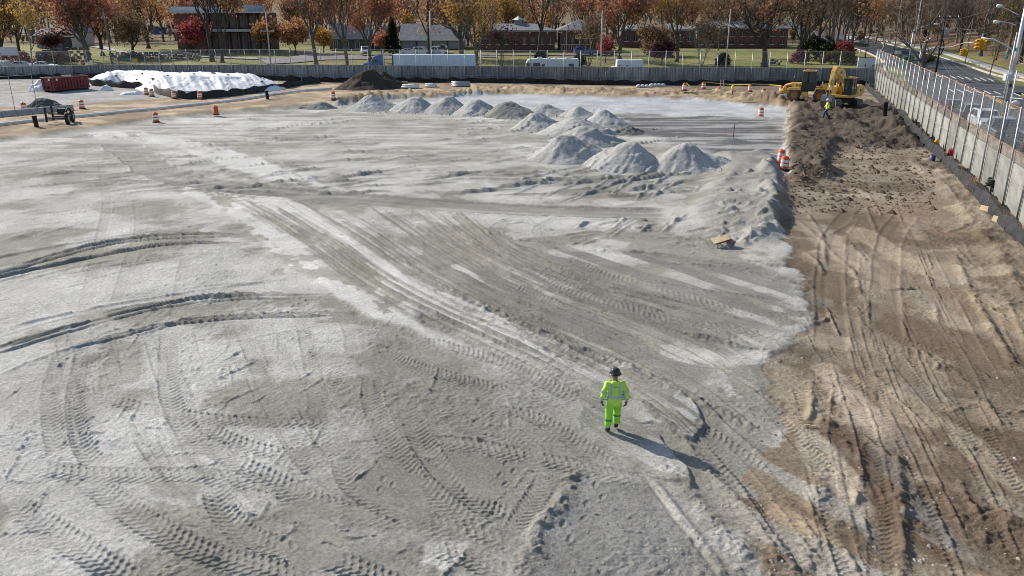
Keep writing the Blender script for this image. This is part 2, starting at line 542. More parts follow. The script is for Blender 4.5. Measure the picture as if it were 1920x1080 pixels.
brown = brown + (fbm(GX, GY, 2.2, 3, 5) - .5) * .5
mBR = sstep(-0.07, 0.10, brown)
mTAN = sstep(-0.25, 0.25, tan_far) * (1 - mBR)
mLOT = sstep(-1, 1, lot)
mBLU = sstep(-0.5, 0.5, bluegrav) * (1 - mBR)
mGEO = sstep(-0.6, 0.8, geotex) * (1 - mBR)
mBRI = np.maximum(sstep(-0.15, 0.2, bright), sstep(-0.3, 0.3, bright2))
mDA = sstep(-0.8, 1.0, dampA)
mDB = sstep(-1.5, 1.5, dampB)
mSH = sstep(-0.03, 0.05, sheet)
mMO = sstep(-0.5, 0.6, mound)
gray = (1 - mBR) * (1 - mTAN)

med_ = fbm(GX, GY, 1.2, 2, 3)
# ---- broad relief -----------------------------------------------------------
HM += (fbm(GX, GY, 0.07, 3, 1) - 0.5) * 0.35
HM += (fbm(GX, GY, 0.35, 3, 2) - 0.5) * 0.07
HM += mBRI * 0.05 * gray
HM += mSH * 0.10 * sstep(G(1165, 800).x, G(1265, 800).x, GX)
HM -= 0.13 * (.5 + .2 * med_) * sstep(-.3, .3, brown) * sstep(17.5, 19.5, GY) * sstep(46, 36, GY)
HM += 0.25 * mBR * sstep(35, 60, GY)
HM += 0.35 * sstep(-1.2, 1.0, tan_far) * (1 - mBR)
_l = fbm(GX, GY, 0.55, 4, 3, 0.55)
HM += mMO * (0.3 + 1.35 * (_l - 0.42) * np.abs(fbm(GX, GY, 0.3, 2, 4) + 0.35) + .8 * np.abs(fbm(GX, GY, .9, 3, 2) - .5))
pl = np.zeros_like(GX)
pq = stroke([(1405, 285), (1440, 305), (1446, 350), (1446, 392), (1428, 430), (1404, 452)], 9.0)
if pq:
    sl, d, s, m, S = pq
    n = fbm(GX[sl], GY[sl], 0.5, 3, 6); dd = d + (n - .5) * .8
    g = np.where(dd > 0, np.exp(-(dd / .75) ** 2), np.where(dd > -2.2, 1.0, np.exp(-((dd + 2.2) / 1.7) ** 2)))
    e_ = sstep(0, 2.5, s) * sstep(0, 3.5, S - s)
    HM[sl] += np.where(m, 0.45 * g * e_ * (.45 + 1.1 * n), 0)
    pl[sl] = np.where(m, g * e_, 0)
pr = stroke([(1444, 306), (1447, 350), (1446, 395), (1430, 440), (1395, 456)], 1.6)
if pr:
    sl, d, s, m, S = pr
    n = fbm(GX[sl], GY[sl], 0.8, 3, 7)
    HM[sl] += np.where(m, 0.34 * np.exp(-((d + (n - .5) * 1.3) / 0.5) ** 2) * ends(s, S, 1.5) * (0.2 + 1.5 * n), 0)
    RO[sl] = np.where(m, np.maximum(RO[sl], 0.9 * np.exp(-(d / 1.0) ** 2)), RO[sl])
# banks along the right-hand wall
for pts, w, h in (([(1660, 222), (1720, 285), (1790, 345), (1850, 410), (1930, 500)], 1.0, 0.35), ([(1700, 300), (1760, 350), (1810, 400), (1870, 480), (1930, 560)], 0.35, 0.22),
                  ([(1505, 300), (1535, 318), (1538, 345)], 0.8, 0.55), ([(1520, 288), (1560, 286), (1600, 287), (1690, 290)], 0.55, 0.35)):
    ridge(pts, w, h, rough=0.9, fade=2.0, lump=0.8)

# ---- micro relief -----------------------------------------------------------
RO = np.where(mBR > 0.5, 0.5, RO)
RO = RO * (1 - 0.55 * mDA * (1 - mBR)) * (1 - 0.6 * mBRI) * (1 - 0.8 * mSH)
RO = np.maximum(RO, mMO * 1.4)

# ---- tracks: windrows, ruts and tyre prints read off the photograph ---------
W = ridge
def many(pts, n, spread, w, h, part=1.0, rough=.5, damp=.35):
    """several thin scraped lines that run together and drift apart"""
    P = catmull(gp(pts), 1.0); N = len(P)
    dv = np.gradient(P, axis=0); dv /= np.hypot(dv[:, 0], dv[:, 1])[:, None] + 1e-9; nv = np.stack([-dv[:, 1], dv[:, 0]], 1)
    for k in range(n):
        o = random.uniform(-spread, spread); dr = random.uniform(-spread, spread) * .5
        a = int(N * random.uniform(0, 1 - part) if part < 1 else N * random.uniform(0, .15)); b = min(N, a + max(4, int(N * (part * random.uniform(.5, 1.2) if part < 1 else random.uniform(.85, 1)))))
        Q = P[a:b] + nv[a:b] * (o + dr * np.linspace(0, 1, b - a))[:, None]
        if len(Q) > 3: ridge(Q[::2], w * random.uniform(.7, 1.3), h * random.uniform(.5, 1.2), rough, world=True, groove=h * .3, lump=.7, damp=damp)
tire([(190, 300), (200, 380), (185, 470), (165, 560), (140, 650)], .55, period=.25, depth=.02, lug=.012)
tire([(255, 370), (262, 430), (240, 500), (220, 570)], .5, period=.25, depth=.012, lug=.01)
tire([(345, 380), (352, 450), (340, 540), (330, 600)], .5, period=.25, depth=.012, lug=.01)
W([(-60, 495), (0, 482), (177, 450), (333, 428), (413, 413)], .13, .11, .4)
many([(-60, 520), (0, 507), (110, 477), (213, 453), (333, 442), (433, 437), (480, 440)], 5, .55, .085, .15)
many([(-60, 536), (0, 522), (120, 497), (213, 477), (320, 460), (493, 453)], 4, .5, .085, .14)
W([(30, 530), (130, 505), (230, 485)], .12, .1, .5)
W([(0, 456), (40, 444), (85, 431)], .3, .22, .3)
W([(0, 620), (160, 583), (277, 563), (393, 545), (533, 528)], .11, .11, .4)
many([(-40, 668), (0, 658), (107, 627), (233, 593), (333, 572), (433, 562), (620, 558)], 4, .32, .06, .12)
many([(100, 660), (200, 637), (310, 610), (400, 600), (500, 593), (633, 590), (705, 598)], 4, .28, .06, .12)
W([(-30, 712), (0, 705), (93, 668), (180, 645)], .09, .08, .4)
W([(150, 600), (260, 575), (400, 560), (520, 548)], .1, .09, .4)
W([(190, 650), (300, 620), (390, 585)], .08, .08, .4)
W([(-20, 640), (80, 610), (170, 588)], .07, .06, .3)
for i in range(26):      # fainter scrape lines running with the windrows
    u = random.uniform(-60, 420); v = random.uniform(330, 660)
    L = random.uniform(60, 240); sl_ = random.uniform(-0.26, -0.12)
    W([(u, v), (u + L / 2, v + L / 2 * sl_ - 3), (u + L, v + L * sl_)], random.uniform(.05, .1), random.uniform(.03, .07), .3)
# rough windrow that crosses the middle
W([(690, 462), (760, 508), (830, 550), (960, 605), (1090, 660), (1200, 705), (1300, 755), (1400, 800)], .24, .13, 1.3, damp=.25, lump=.8)
W([(640, 440), (700, 480), (760, 520)], .12, .07, .8)
W([(480, 372), (560, 410), (640, 452), (720, 500)], .1, .06, .5)
W([(1170, 740), (1250, 800), (1330, 880), (1420, 980), (1480, 1070)], .16, .1, .9, damp=.2)
W([(1205, 880), (1260, 950), (1330, 1040), (1370, 1100)], .1, .13, .6, groove=.05)
W([(1240, 870), (1300, 935), (1390, 1040), (1420, 1100)], .22, .12, .9)
W([(1330, 850), (1400, 930), (1470, 1040)], .08, .06, .6)
W([(1360, 800), (1440, 860), (1500, 860)], .08, .08, .7)
W([(1085, 895), (1040, 960), (1000, 1020), (975, 1095)], .22, .12, 1.3, groove=.04, lump=.8)
# haul road across the site
smooth_path([(150, 255), (230, 275), (300, 320), (400, 346), (560, 362), (720, 375), (900, 388), (1100, 398), (1260, 402)], 2.9, .06, .75)
W([(640, 352), (720, 372), (860, 384)], .1, .07, .4)
W([(1230, 372), (1150, 384), (1060, 388), (1260, 392)], .3, .1, .8)
for k in range(80):       # faint grading passes over the left half
    f = random.random(); LA = [(-80, 318), (120, 292), (280, 290), (430, 330)]; LB = [(-80, 590), (150, 540), (330, 505), (560, 500)]
    many([(a[0] * (1 - f) + b[0] * f, a[1] * (1 - f) + b[1] * f) for a, b in zip(LA, LB)], 1, .4, random.uniform(.03, .07), random.choice((1, -1)) * random.uniform(.03, .08), part=random.uniform(.15, .5), rough=.4, damp=random.uniform(0, .35))
for k in range(60):       # and across the near left, following the loader's turns
    f = random.random(); LA = [(60, 640), (90, 760), (160, 890), (300, 1010)]; LB = [(620, 620), (640, 720), (720, 850), (900, 980)]
    many([(a[0] * (1 - f) + b[0] * f, a[1] * (1 - f) + b[1] * f) for a, b in zip(LA, LB)], 1, .4, random.uniform(.02, .045), random.choice((1, -1)) * random.uniform(.02, .06), part=random.uniform(.15, .5), rough=.3, damp=random.uniform(0, .35))
# long sweeping scrape lines of the last passes, upper left to lower right
SA = [(330, 352), (470, 432), (640, 562), (800, 640), (960, 720), (1130, 830), (1300, 980), (1400, 1100)]
SB = [(900, 402), (960, 455), (1050, 500), (1150, 535), (1260, 562), (1370, 590), (1440, 612), (1500, 630)]
for k in range(170):
    f = .12 + .88 * random.random() ** .85; px = [(a[0] * (1 - f) + b[0] * f, a[1] * (1 - f) + b[1] * f) for a, b in zip(SA, SB)]
    many(px, 1, .3, random.uniform(.035, .075), random.choice((1, 1, -1)) * random.uniform(.05, .15), part=random.uniform(.2, .75), rough=.5, damp=random.uniform(.1, .7))
# tyre arcs over the damp lift
tire([(968, 406), (936, 422), (931, 442), (960, 472), (1023, 513), (1073, 543), (1133, 568), (1280, 603), (1380, 623), (1447, 637)], .62, period=.24)
tire([(1045, 410), (1014, 424), (1013, 444), (1057, 477), (1107, 507), (1173, 530), (1280, 560), (1380, 585), (1493, 600), (1580, 627), (1663, 655), (1760, 690)], .62, period=.24)
tire([(900, 470), (960, 500), (1050, 545), (1160, 580), (1300, 620), (1400, 650)], .5, period=.22, depth=.02)
tire([(560, 370), (640, 420), (700, 470), (790, 530), (850, 560)], .5, period=.2, depth=.02)
tire([(640, 385), (740, 440), (850, 490), (960, 540), (1060, 580)], .5, period=.2, depth=.02)
W([(1260, 620), (1330, 640), (1400, 660), (1440, 662)], .2, .14, .9, side=1)
W([(1240, 495), (1330, 500), (1420, 515), (1490, 530)], .14, .09, .8)
W([(1180, 520), (1300, 545), (1420, 560), (1490, 575)], .12, .09, .7)
W([(1100, 470), (1250, 480), (1400, 505)], .18, .1, 1.0)
for i in range(34):
    u = random.uniform(720, 1250); v = random.uniform(430, 640) + (u - 900) * .12
    L = random.uniform(60, 260); sl_ = random.uniform(.38, .58) if u < 1000 else random.uniform(.16, .36)
    W([(u, v), (u + L / 2, v + L / 2 * sl_ + 2), (u + L, v + L * sl_)], random.uniform(.03, .06), random.uniform(.02, .045), .3)
# tyre prints in the near left
tire([(67, 880), (200, 892), (367, 893), (500, 907), (567, 937), (633, 960), (707, 970), (807, 985), (907, 1010), (973, 1030)], .66, period=.2)
tire([(150, 890), (233, 953), (300, 997), (383, 1037), (480, 1065), (600, 1100)], .62, period=.19)
tire([(118, 660), (100, 720), (97, 780), (112, 860)], .5, period=.2)
tire([(158, 660), (146, 720), (143, 773), (157, 840), (190, 880)], .5, period=.2)
tire([(318, 627), (318, 720), (333, 780), (367, 823), (433, 862), (520, 905), (600, 945)], .6, period=.2)
tire([(448, 605), (483, 690), (520, 780), (560, 850), (600, 900)], .5, depth=.02, lug=.012)
tire([(555, 560), (575, 640), (590, 720), (600, 800), (610, 870)], .5, period=.2, depth=.02)
tire([(735, 612), (722, 640), (735, 668), (780, 690), (870, 715), (960, 740)], .58, period=.16)
tire([(790, 640), (873, 660), (950, 685), (1030, 727), (1090, 760)], .55, period=.19)
tire([(500, 872), (580, 852), (660, 843), (740, 836), (840, 834), (940, 850), (1040, 870), (1140, 892), (1215, 908)], .6, period=.19)
tire([(787, 768), (873, 770), (980, 780), (1040, 808), (1090, 842), (1150, 880)], .55, period=.17)
tire([(700, 700), (700, 760), (740, 850), (790, 910), (860, 962), (930, 995)], .6, period=.17)
tire([(760, 760), (790, 830), (830, 890), (890, 940), (960, 985)], .6, period=.17)
tire([(1030, 885), (1010, 925), (980, 970), (960, 1010)], .5, period=.14)
tire([(640, 860), (655, 910), (700, 945), (780, 975)], .5, period=.19)
tire([(380, 800), (440, 830), (520, 850), (610, 845)], .5, period=.2, depth=.02)
tire([(400, 905), (420, 960), (470, 1010), (560, 1040), (640, 1060), (760, 1110)], .6, period=.18)
tire([(640, 700), (600, 760), (570, 830), (560, 900)], .5, period=.2, depth=.02)
tire([(1330, 860), (1370, 900), (1420, 940)], .6, period=.18)
tire([(1290, 790), (1370, 840), (1440, 900)], .5, period=.2, depth=.02)
tire([(800, 1030), (880, 1050), (960, 1090)], .55, period=.18)
tire([(20, 940), (90, 990), (180, 1050), (260, 1100)], .6, period=.2, depth=.02)
tire([(200, 755), (300, 775), (420, 790), (540, 795), (640, 790)], .5, period=.2, depth=.02)
# scraper steps
for a, b in (((583, 963), (513, 1023)), ((510, 930), (475, 985)), ((880, 1020), (833, 1080)), ((712, 863), (665, 903)), ((533, 843), (500, 880)), ((67, 787), (0, 915)), ((95, 893), (45, 995)), ((600, 800), (582, 840)), ((993, 880), (935, 945)), ((433, 645), (400, 680)), ((460, 655), (420, 680)), ((480, 680), (405, 715)), ((500, 722), (405, 762)), ((470, 760), (500, 742)), ((425, 760), (405, 775)), ((620, 700), (560, 740)), ((600, 690), (540, 725)), ((820, 690), (800, 745))):
    W([a, ((a[0] + b[0]) / 2 + 2, (a[1] + b[1]) / 2 + 1), b], .06, .045, .8, side=1, fade=.6, lump=.8)
for i in range(70):
    u = random.uniform(0, 1050); v = random.uniform(640, 1060)
    an = random.uniform(-0.9, 0.9) + (0 if random.random() < .6 else 1.4); L = random.uniform(20, 80)
    W([(u, v), (u + L * cos(an), v - L * sin(an) * .6)], random.uniform(.03, .07), random.uniform(.02, .05), .5, fade=.3)
# streaky ground towards the heaps
for i in range(330):
    u = random.uniform(-80, 1180); v = 190 + (random.random() ** 0.75) * 175
    if v < 262 - u * 0.11: continue
    L = random.uniform(25, 130) * (0.5 + (v - 180) / 180); sl_ = random.uniform(-0.16, 0.02)
    W([(u, v), (u + L / 2, v + L / 2 * sl_ + random.uniform(-1, 1)), (u + L, v + L * sl_)], random.uniform(.08, .2), random.uniform(.12, .3) * (1.0 if u > 300 else .5), .8, fade=2, lump=.9, damp=random.uniform(0.2, .95))
for a, b in (((1122, 308), (960, 362)), ((1165, 316), (1010, 368)), ((1225, 318), (1060, 378)), ((1270, 318), (1190, 372)), ((1235, 312), (1140, 365)), ((1190, 312), (1110, 352)), ((1130, 355), (1040, 378)), ((1300, 330), (1220, 368)), ((1090, 310), (930, 350)), ((1200, 412), (1145, 450)), ((1180, 408), (1150, 430)), ((1110, 415), (1080, 432)), ((1230, 420), (1200, 440)), ((1290, 405), (1240, 440)), ((1330, 340), (1300, 362))):
    W([a, ((a[0] + b[0]) / 2, (a[1] + b[1]) / 2 - 4), b], .13, .17, .8, fade=1, groove=.05, damp=.2)
for i in range(60):
    u = random.uniform(930, 1420); v = random.uniform(408, 468); L = random.uniform(15, 70); sl_ = random.uniform(-.7, .35)
    W([(u, v), (u + L, v + L * sl_ * .5)], random.uniform(.07, .15), random.uniform(.05, .14), .8, fade=.8)
for i in range(46):
    u = random.uniform(1140, 1440); v = random.uniform(216, 300); L = random.uniform(40, 160); sl_ = random.uniform(-.02, .07)
    if (u - 1140) < (v - 230) * 2: continue
    W([(u, v), (u + L / 2, v + L / 2 * sl_), (min(u + L, 1468), v + L * sl_)], random.uniform(.15, .4), random.uniform(.06, .16), .6, fade=2, lump=.9)
W([(1160, 213), (1220, 216), (1290, 218)], .25, .25, .6); W([(1395, 222), (1440, 223), (1472, 224)], .35, .3, .5); W([(1290, 219), (1400, 222)], .2, .15, .5)
for i in range(40):
    u = random.uniform(950, 1440); v = random.uniform(186, 216); L = random.uniform(20, 80)
    W([(u, v), (u + L, v - L * random.uniform(0, .15))], .2, random.uniform(.03, .09), .5, fade=2)
# brown side
for p in ([(1690, 1120), (1655, 960), (1620, 800), (1575, 660), (1556, 540), (1570, 440), (1600, 380), (1640, 330)], [(1610, 1120), (1560, 960), (1530, 820), (1500, 720)], [(1920, 1060), (1850, 900), (1770, 760), (1700, 620), (1668, 520), (1690, 420), (1730, 360)], [(1830, 1120), (1760, 960), (1700, 830), (1640, 700), (1600, 560), (1600, 460)],
          [(1960, 900), (1900, 780), (1830, 650), (1770, 540), (1720, 440), (1660, 360)], [(1540, 1110), (1470, 1000), (1400, 900), (1330, 820)]):
    tire(p, .5, .016, .018, .16, damp=.35, berm=.03)
    many(p, 3, .5, .05, .045, part=.8, damp=.3)
smooth_path([(1590, 405), (1562, 450), (1556, 520), (1560, 600), (1560, 660)], 1.1, .03, -.25)
smooth_path([(1700, 400), (1668, 450), (1660, 540), (1665, 640)], 1.1, .03, -.25)
for p in ([(1520, 600), (1545, 660), (1600, 715), (1640, 770)], [(1650, 655), (1640, 710), (1655, 775)], [(1680, 670), (1740, 740), (1800, 800), (1890, 910)], [(1790, 690), (1830, 780), (1880, 880), (1920, 940)],
          [(1560, 560), (1600, 590), (1700, 640), (1800, 670)], [(1700, 560), (1760, 600), (1830, 690)], [(1850, 560), (1880, 640), (1920, 720)], [(1440, 760), (1500, 830), (1560, 900)], [(1620, 800), (1640, 900), (1650, 1000), (1655, 1090)],
          [(1700, 480), (1750, 560), (1800, 640)], [(1760, 470), (1800, 540), (1850, 630), (1900, 720)], [(1600, 430), (1640, 480), (1690, 520)], [(1580, 490), (1620, 540), (1680, 560)]):
    tire(p, .5, period=.16, damp=.15, lug=.024, depth=.022 if p[0][1] > 550 else .01, berm=.03)
for p, w, h in (([(1500, 470), (1530, 490), (1545, 515)], .1, .14), ([(1515, 400), (1540, 440), (1550, 500)], .1, .12), ([(1500, 415), (1560, 470), (1610, 520)], .12, .1), ([(1680, 850), (1690, 930), (1692, 1000), (1695, 1090)], .12, .16), ([(1618, 830), (1612, 900), (1600, 960)], .1, .12),
                ([(1522, 720), (1520, 770), (1512, 800)], .09, .14), ([(1562, 720), (1555, 780), (1550, 830)], .04, .05), ([(1670, 735), (1720, 780), (1760, 830)], .05, .06), ([(1845, 740), (1880, 800)], .1, .12), ([(1860, 950), (1900, 980), (1960, 990)], .2, .2), ([(1440, 1000), (1480, 1050), (1500, 1100)], .1, .08),
                ([(1790, 480), (1830, 560), (1880, 640), (1910, 690)], .16, .16), ([(1540, 880), (1545, 960)], .2, .1), ([(1525, 790), (1570, 800)], .25, .16), ([(1665, 645), (1720, 660), (1780, 690)], .2, .16)):
    W(p, w, h, .9, fade=.6)
for i in range(120):
    u = random.uniform(1470, 1910); v = random.uniform(300, 1060)
    if u < 1490 + (v < 420) * 40: continue
    L = random.uniform(15, 90); an = random.uniform(.2, 1.3) if random.random() < .7 else random.uniform(-.5, .2)
    W([(u, v), (u + L * cos(an), v + L * sin(an))], random.uniform(.04, .12), random.uniform(.03, .1), .8, fade=.5)

# footprints
def footprints(pts, n, sz=.14):
    P = catmull(gp(pts), .05)
    for k in range(n):
        i = int((k + .5) / n * (len(P) - 2))
        a = P[i]; d = P[min(i + 3, len(P) - 1)] - a; d = d / (np.hypot(*d) + 1e-9)
        off = np.array([-d[1], d[0]]) * (.13 if k % 2 else -.13)
        c = a + off
        r0, r1 = np.searchsorted(Ds, c[1] - .5), np.searchsorted(Ds, c[1] + .5)
        X, Y = GX[r0:r1] - c[0], GY[r0:r1] - c[1]
        l = X * d[0] + Y * d[1]; w_ = X * -d[1] + Y * d[0]
        q = (l / sz) ** 2 + (w_ / (sz * .45)) ** 2
        HT[r0:r1] += np.where(q < 6, -.022 * np.exp(-q ** 2 * .6) + .016 * np.exp(-((q - 1.7) / .8) ** 2), 0)
# extra scuffed passes
for i in range(26):
    u, v = random.uniform(30, 1050), random.uniform(660, 1040); an = random.uniform(0, 6.28); L = random.uniform(90, 240); k = random.uniform(-.5, .5)
    tire([(u, v), (u + L / 2 * cos(an), v + L / 2 * sin(an) * .5), (u + L * cos(an + k), v + L * sin(an + k) * .5)], random.uniform(.42, .6), .012, random.uniform(.006, .016), random.uniform(.15, .2), damp=.15, berm=.02)
# straw bank along the far edge of the pit
for off in (-7.5, -5, -2.5):
    W([(620, 203 + off), (740, 187 + off), (840, 184.5 + off), (900, 179 + off), (1010, 177 + off), (1120, 182 + off), (1300, 184 + off), (1400, 193 + off), (1475, 205 + off)], .8, .7, 1.0, lump=1.0)
for pg in ([(668, 905), (712, 862), (742, 872), (800, 930), (812, 985), (760, 975), (700, 950), (672, 930)], [(835, 852), (930, 862), (988, 880), (925, 948), (880, 935), (850, 890)], [(520, 1030), (582, 968), (660, 1010), (640, 1060), (560, 1080)], [(270, 905), (380, 905), (375, 945), (300, 940)]):
    mk = sstep(-.05, .08, poly_sd(pg, namp=.1, nfreq=1.5, seed=3)); HT = HT * (1 - .9 * mk); RO = RO * (1 - .85 * mk)
footprints([(358, 632), (352, 690), (370, 740), (405, 800)], 12)
footprints([(440, 830), (470, 880), (500, 920), (545, 990), (570, 1040)], 9)
footprints([(905, 590), (960, 625), (1020, 660), (1090, 690)], 12)
footprints([(1130, 905), (1110, 950), (1070, 985), (1050, 1030)], 6, .13)
footprints([(940, 540), (985, 575), (1030, 610)], 9)
footprints([(960, 870), (945, 900), (930, 915)], 4, .12)
footprints([(268, 480), (285, 510), (310, 545)], 8)
footprints([(730, 900), (720, 930)], 3, .12)

for i in range(150):       # torn scraps and short gouges on the stone dust
    u = random.uniform(-40, 1200); v = random.uniform(300, 1070); an = random.gauss(.3, .5) if u < 600 else random.gauss(-.5, .4); L = random.uniform(10, 60)
    W([(u, v), (u + L * cos(an), v - L * sin(an) * .6)], random.uniform(.02, .05), random.choice((1, -1)) * random.uniform(.015, .045), .9, fade=.3)
for i in range(46):       # broken lumps on the flank of the ramp and along the lift edge
    u = random.uniform(1340, 1462); v = random.uniform(330, 470); L = random.uniform(6, 26); an = random.uniform(0, 6)
    W([(u, v), (u + L * cos(an), v + L * sin(an) * .5)], random.uniform(.12, .3), random.uniform(.1, .28), 1.2, fade=.4, lump=.9)
# fine grain relief
near = sstep(75, 20, GY)
g1 = fbm(GX, GY, 2.6, 3, 3, .6) - 0.5
g2 = fbm(GX, GY, 9.0, 2, 5, .6) - 0.5
torn = sstep(.5, .64, fbm(GX, GY, .42, 3, 4)) * (1 - mSH) * (1 - .7 * mBRI)
RO = np.clip(RO + .32 * torn * (1 - mDA) * (RO > .2), 0, 1.6)
lumps = np.clip(fbm(GX, GY, 5.0, 2, 6) - .56, 0, 1)
HMIC = RO * (0.06 * g1 + 0.07 * g2 * near + .22 * lumps * near * np.clip(RO, 0, 1))
GZ = HM + HT + HMIC

def ground_z(x, y):
    r = min(max(np.searchsorted(Ds, y), 1), NR - 1)
    c = int(round((x / half[r] + 1) / 2 * (NC - 1)))
    c = min(max(c, 0), NC - 1)
    return float(GZ[r, c])

def on_ground(u, v):
    p = G(u, v)
    for _ in range(3):
        z = ground_z(p.x, p.y)
        p = G(u, v, z)
    return p

# ---- colours ------------------------------------------------------------------
def mixc(A, c, m):
    return A * (1 - m[..., None]) + np.array(c)[None, None] * m[..., None]
big = fbm(GX, GY, .12, 4, 2)
med = fbm(GX, GY, .55, 4, 4)
# streaks of dried dust follow the haul direction
sy = (GX * .57 - GY * .82); sx = (GX * .82 + GY * .57)
streak = fbm(sx * 1.5, sy * .16, 1.0, 4, 5)
streakh = fbm(GX * .13, GY * 1.1, 1.0, 4, 6)
C = np.zeros(GX.shape + (3,)) + np.array([.40, .388, .35])
pat = fbm(GX + 3 * big, GY, .3, 5, 3, .55)
C = mixc(C, (.225, .212, .17), sstep(.485, .54, pat) * .8)
C = mixc(C, (.47, .46, .43), sstep(.45, .36, pat) * .8)
C = mixc(C, (.48, .468, .435), sstep(.54, .68, fbm(GX, GY, .2, 4, 7)) * .6)
leftb = sstep(-2, -14, GX - (GY - 20) * .0) * sstep(70, 30, GY)
C = mixc(C, (.455, .447, .42), leftb * .55 * sstep(.62, .5, pat))
C = mixc(C, (.205, .197, .168), mDB * (.6 + .32 * sstep(.42, .6, med)))
C = mixc(C, (.205, .2, .176), mDA * sstep(.56, .5, streak) * .95)
bs_ = streak * .5 + .5 * fbm(GX, GY, .8, 5, 4, .6)
C = mixc(C, (.54, .53, .50), mBRI * sstep(.42, .45, bs_) * .95)
C = mixc(C, (.3, .285, .235), mBRI * sstep(.44, .41, bs_) * .7)
C = mixc(C, (.2, .195, .168), mSH * sstep(.6, .5, streak) * .9)
tip = np.maximum(np.exp(-((GX - G(1275, 790).x) ** 2 + (GY - G(1275, 790).y) ** 2) / 1.7), np.exp(-((GX - G(1262, 880).x) ** 2 + (GY - G(1262, 880).y) ** 2) / 1.3)) * sstep(.38, .46, fbm(sx * 4, sy * .8, 1.0, 3, 3))
C = mixc(C, (.44, .43, .40), mSH * np.clip(tip * 1.4, 0, 1) * .85)
for pg, col, k in (([(668, 905), (712, 862), (742, 872), (800, 930), (812, 985), (760, 975), (700, 950), (672, 930)], (.20, .19, .162), .85), ([(835, 852), (930, 862), (988, 880), (925, 948), (880, 935), (850, 890)], (.20, .19, .162), .85), ([(1095, 905), (1215, 905), (1345, 1090), (985, 1090), (1030, 1010)], (.235, .23, .215), .85),
                   ([(520, 1030), (582, 968), (660, 1010), (640, 1060), (560, 1080)], (.26, .245, .205), .7), ([(240, 985), (300, 940), (380, 960), (360, 1010)], (.27, .255, .21), .6), ([(270, 905), (380, 905), (375, 945), (300, 940)], (.27, .255, .21), .7), ([(190, 640), (270, 640), (260, 720), (185, 740)], (.27, .255, .215), .7),
                   ([(800, 1020), (880, 1022), (838, 1078), (780, 1060)], (.47, .46, .43), .7), ([(400, 940), (470, 920), (500, 960), (440, 990)], (.47, .46, .43), .6), ([(150, 900), (230, 960), (300, 1010), (200, 1060), (60, 1000)], (.45, .44, .41), .5), ([(440, 620), (540, 640), (600, 700), (520, 720)], (.46, .45, .42), .6)):
    mk = sstep(-.06, .08, poly_sd(pg, namp=.16, nfreq=1.5, seed=len(pg)))
    C = mixc(C, col, mk * k)
C = mixc(C, (.215, .205, .175), np.clip(DAMP, 0, .85) * gray)
far = sstep(45, 70, GY) * gray
C = mixc(C, (.52, .51, .47), far * sstep(.42, .62, streakh) * .6)
C = mixc(C, (.26, .255, .235), far * sstep(.5, .36, streakh) * .6)
C = mixc(C, (.33, .315, .26), far * sstep(.5, .66, big) * .5)
C = mixc(C, (.32, .335, .35), mBLU * .3)
C = mixc(C, (.45, .465, .485), mBLU * (.55 + .4 * med))
C = mixc(C, (.115, .112, .115), mGEO * (.45 + .55 * sstep(.6, .45, streakh)))
C = mixc(C, (.34, .33, .31), mGEO * sstep(.55, .68, streakh) * .8)
C = mixc(C, (.52, .51, .48), sstep(-.2, .2, bright2) * sstep(.40, .45, bs_) * .85)
C = mixc(C, (.27, .26, .23), np.clip(pl * (.35 + .9 * med), 0, .9))
# tan strip, gravel lot
tanc = np.zeros(C.shape) + np.array([.31, .235, .155])
tanc = mixc(tanc, (.44, .345, .235), sstep(.4, .65, med))
strawb = np.exp(-((tan_far - 3.0) / 4.0) ** 2) * sstep(-24, -18, GX)
tanc = mixc(tanc, (.42, .33, .20), strawb * .7); tanc = mixc(tanc, (.16, .105, .06), strawb * sstep(.52, .6, fbm(GX * .8, GY * 1.5, 1.0, 3, 3)) * .8)
tanc = mixc(tanc, (.13, .105, .085), sstep(104, 110, GY) * sstep(18, 24, GX) * .7)
tanc = mixc(tanc, (.185, .135, .09), sstep(.56, .72, fbm(GX, GY, .3, 4, 1)) * .7)
C = C * (1 - mTAN[..., None]) + tanc * mTAN[..., None]
C = mixc(C, (.335, .345, .35), mLOT * (.55 + .4 * med))
C = mixc(C, (.27, .235, .19), mLOT * sstep(.56, .7, big) * .7)
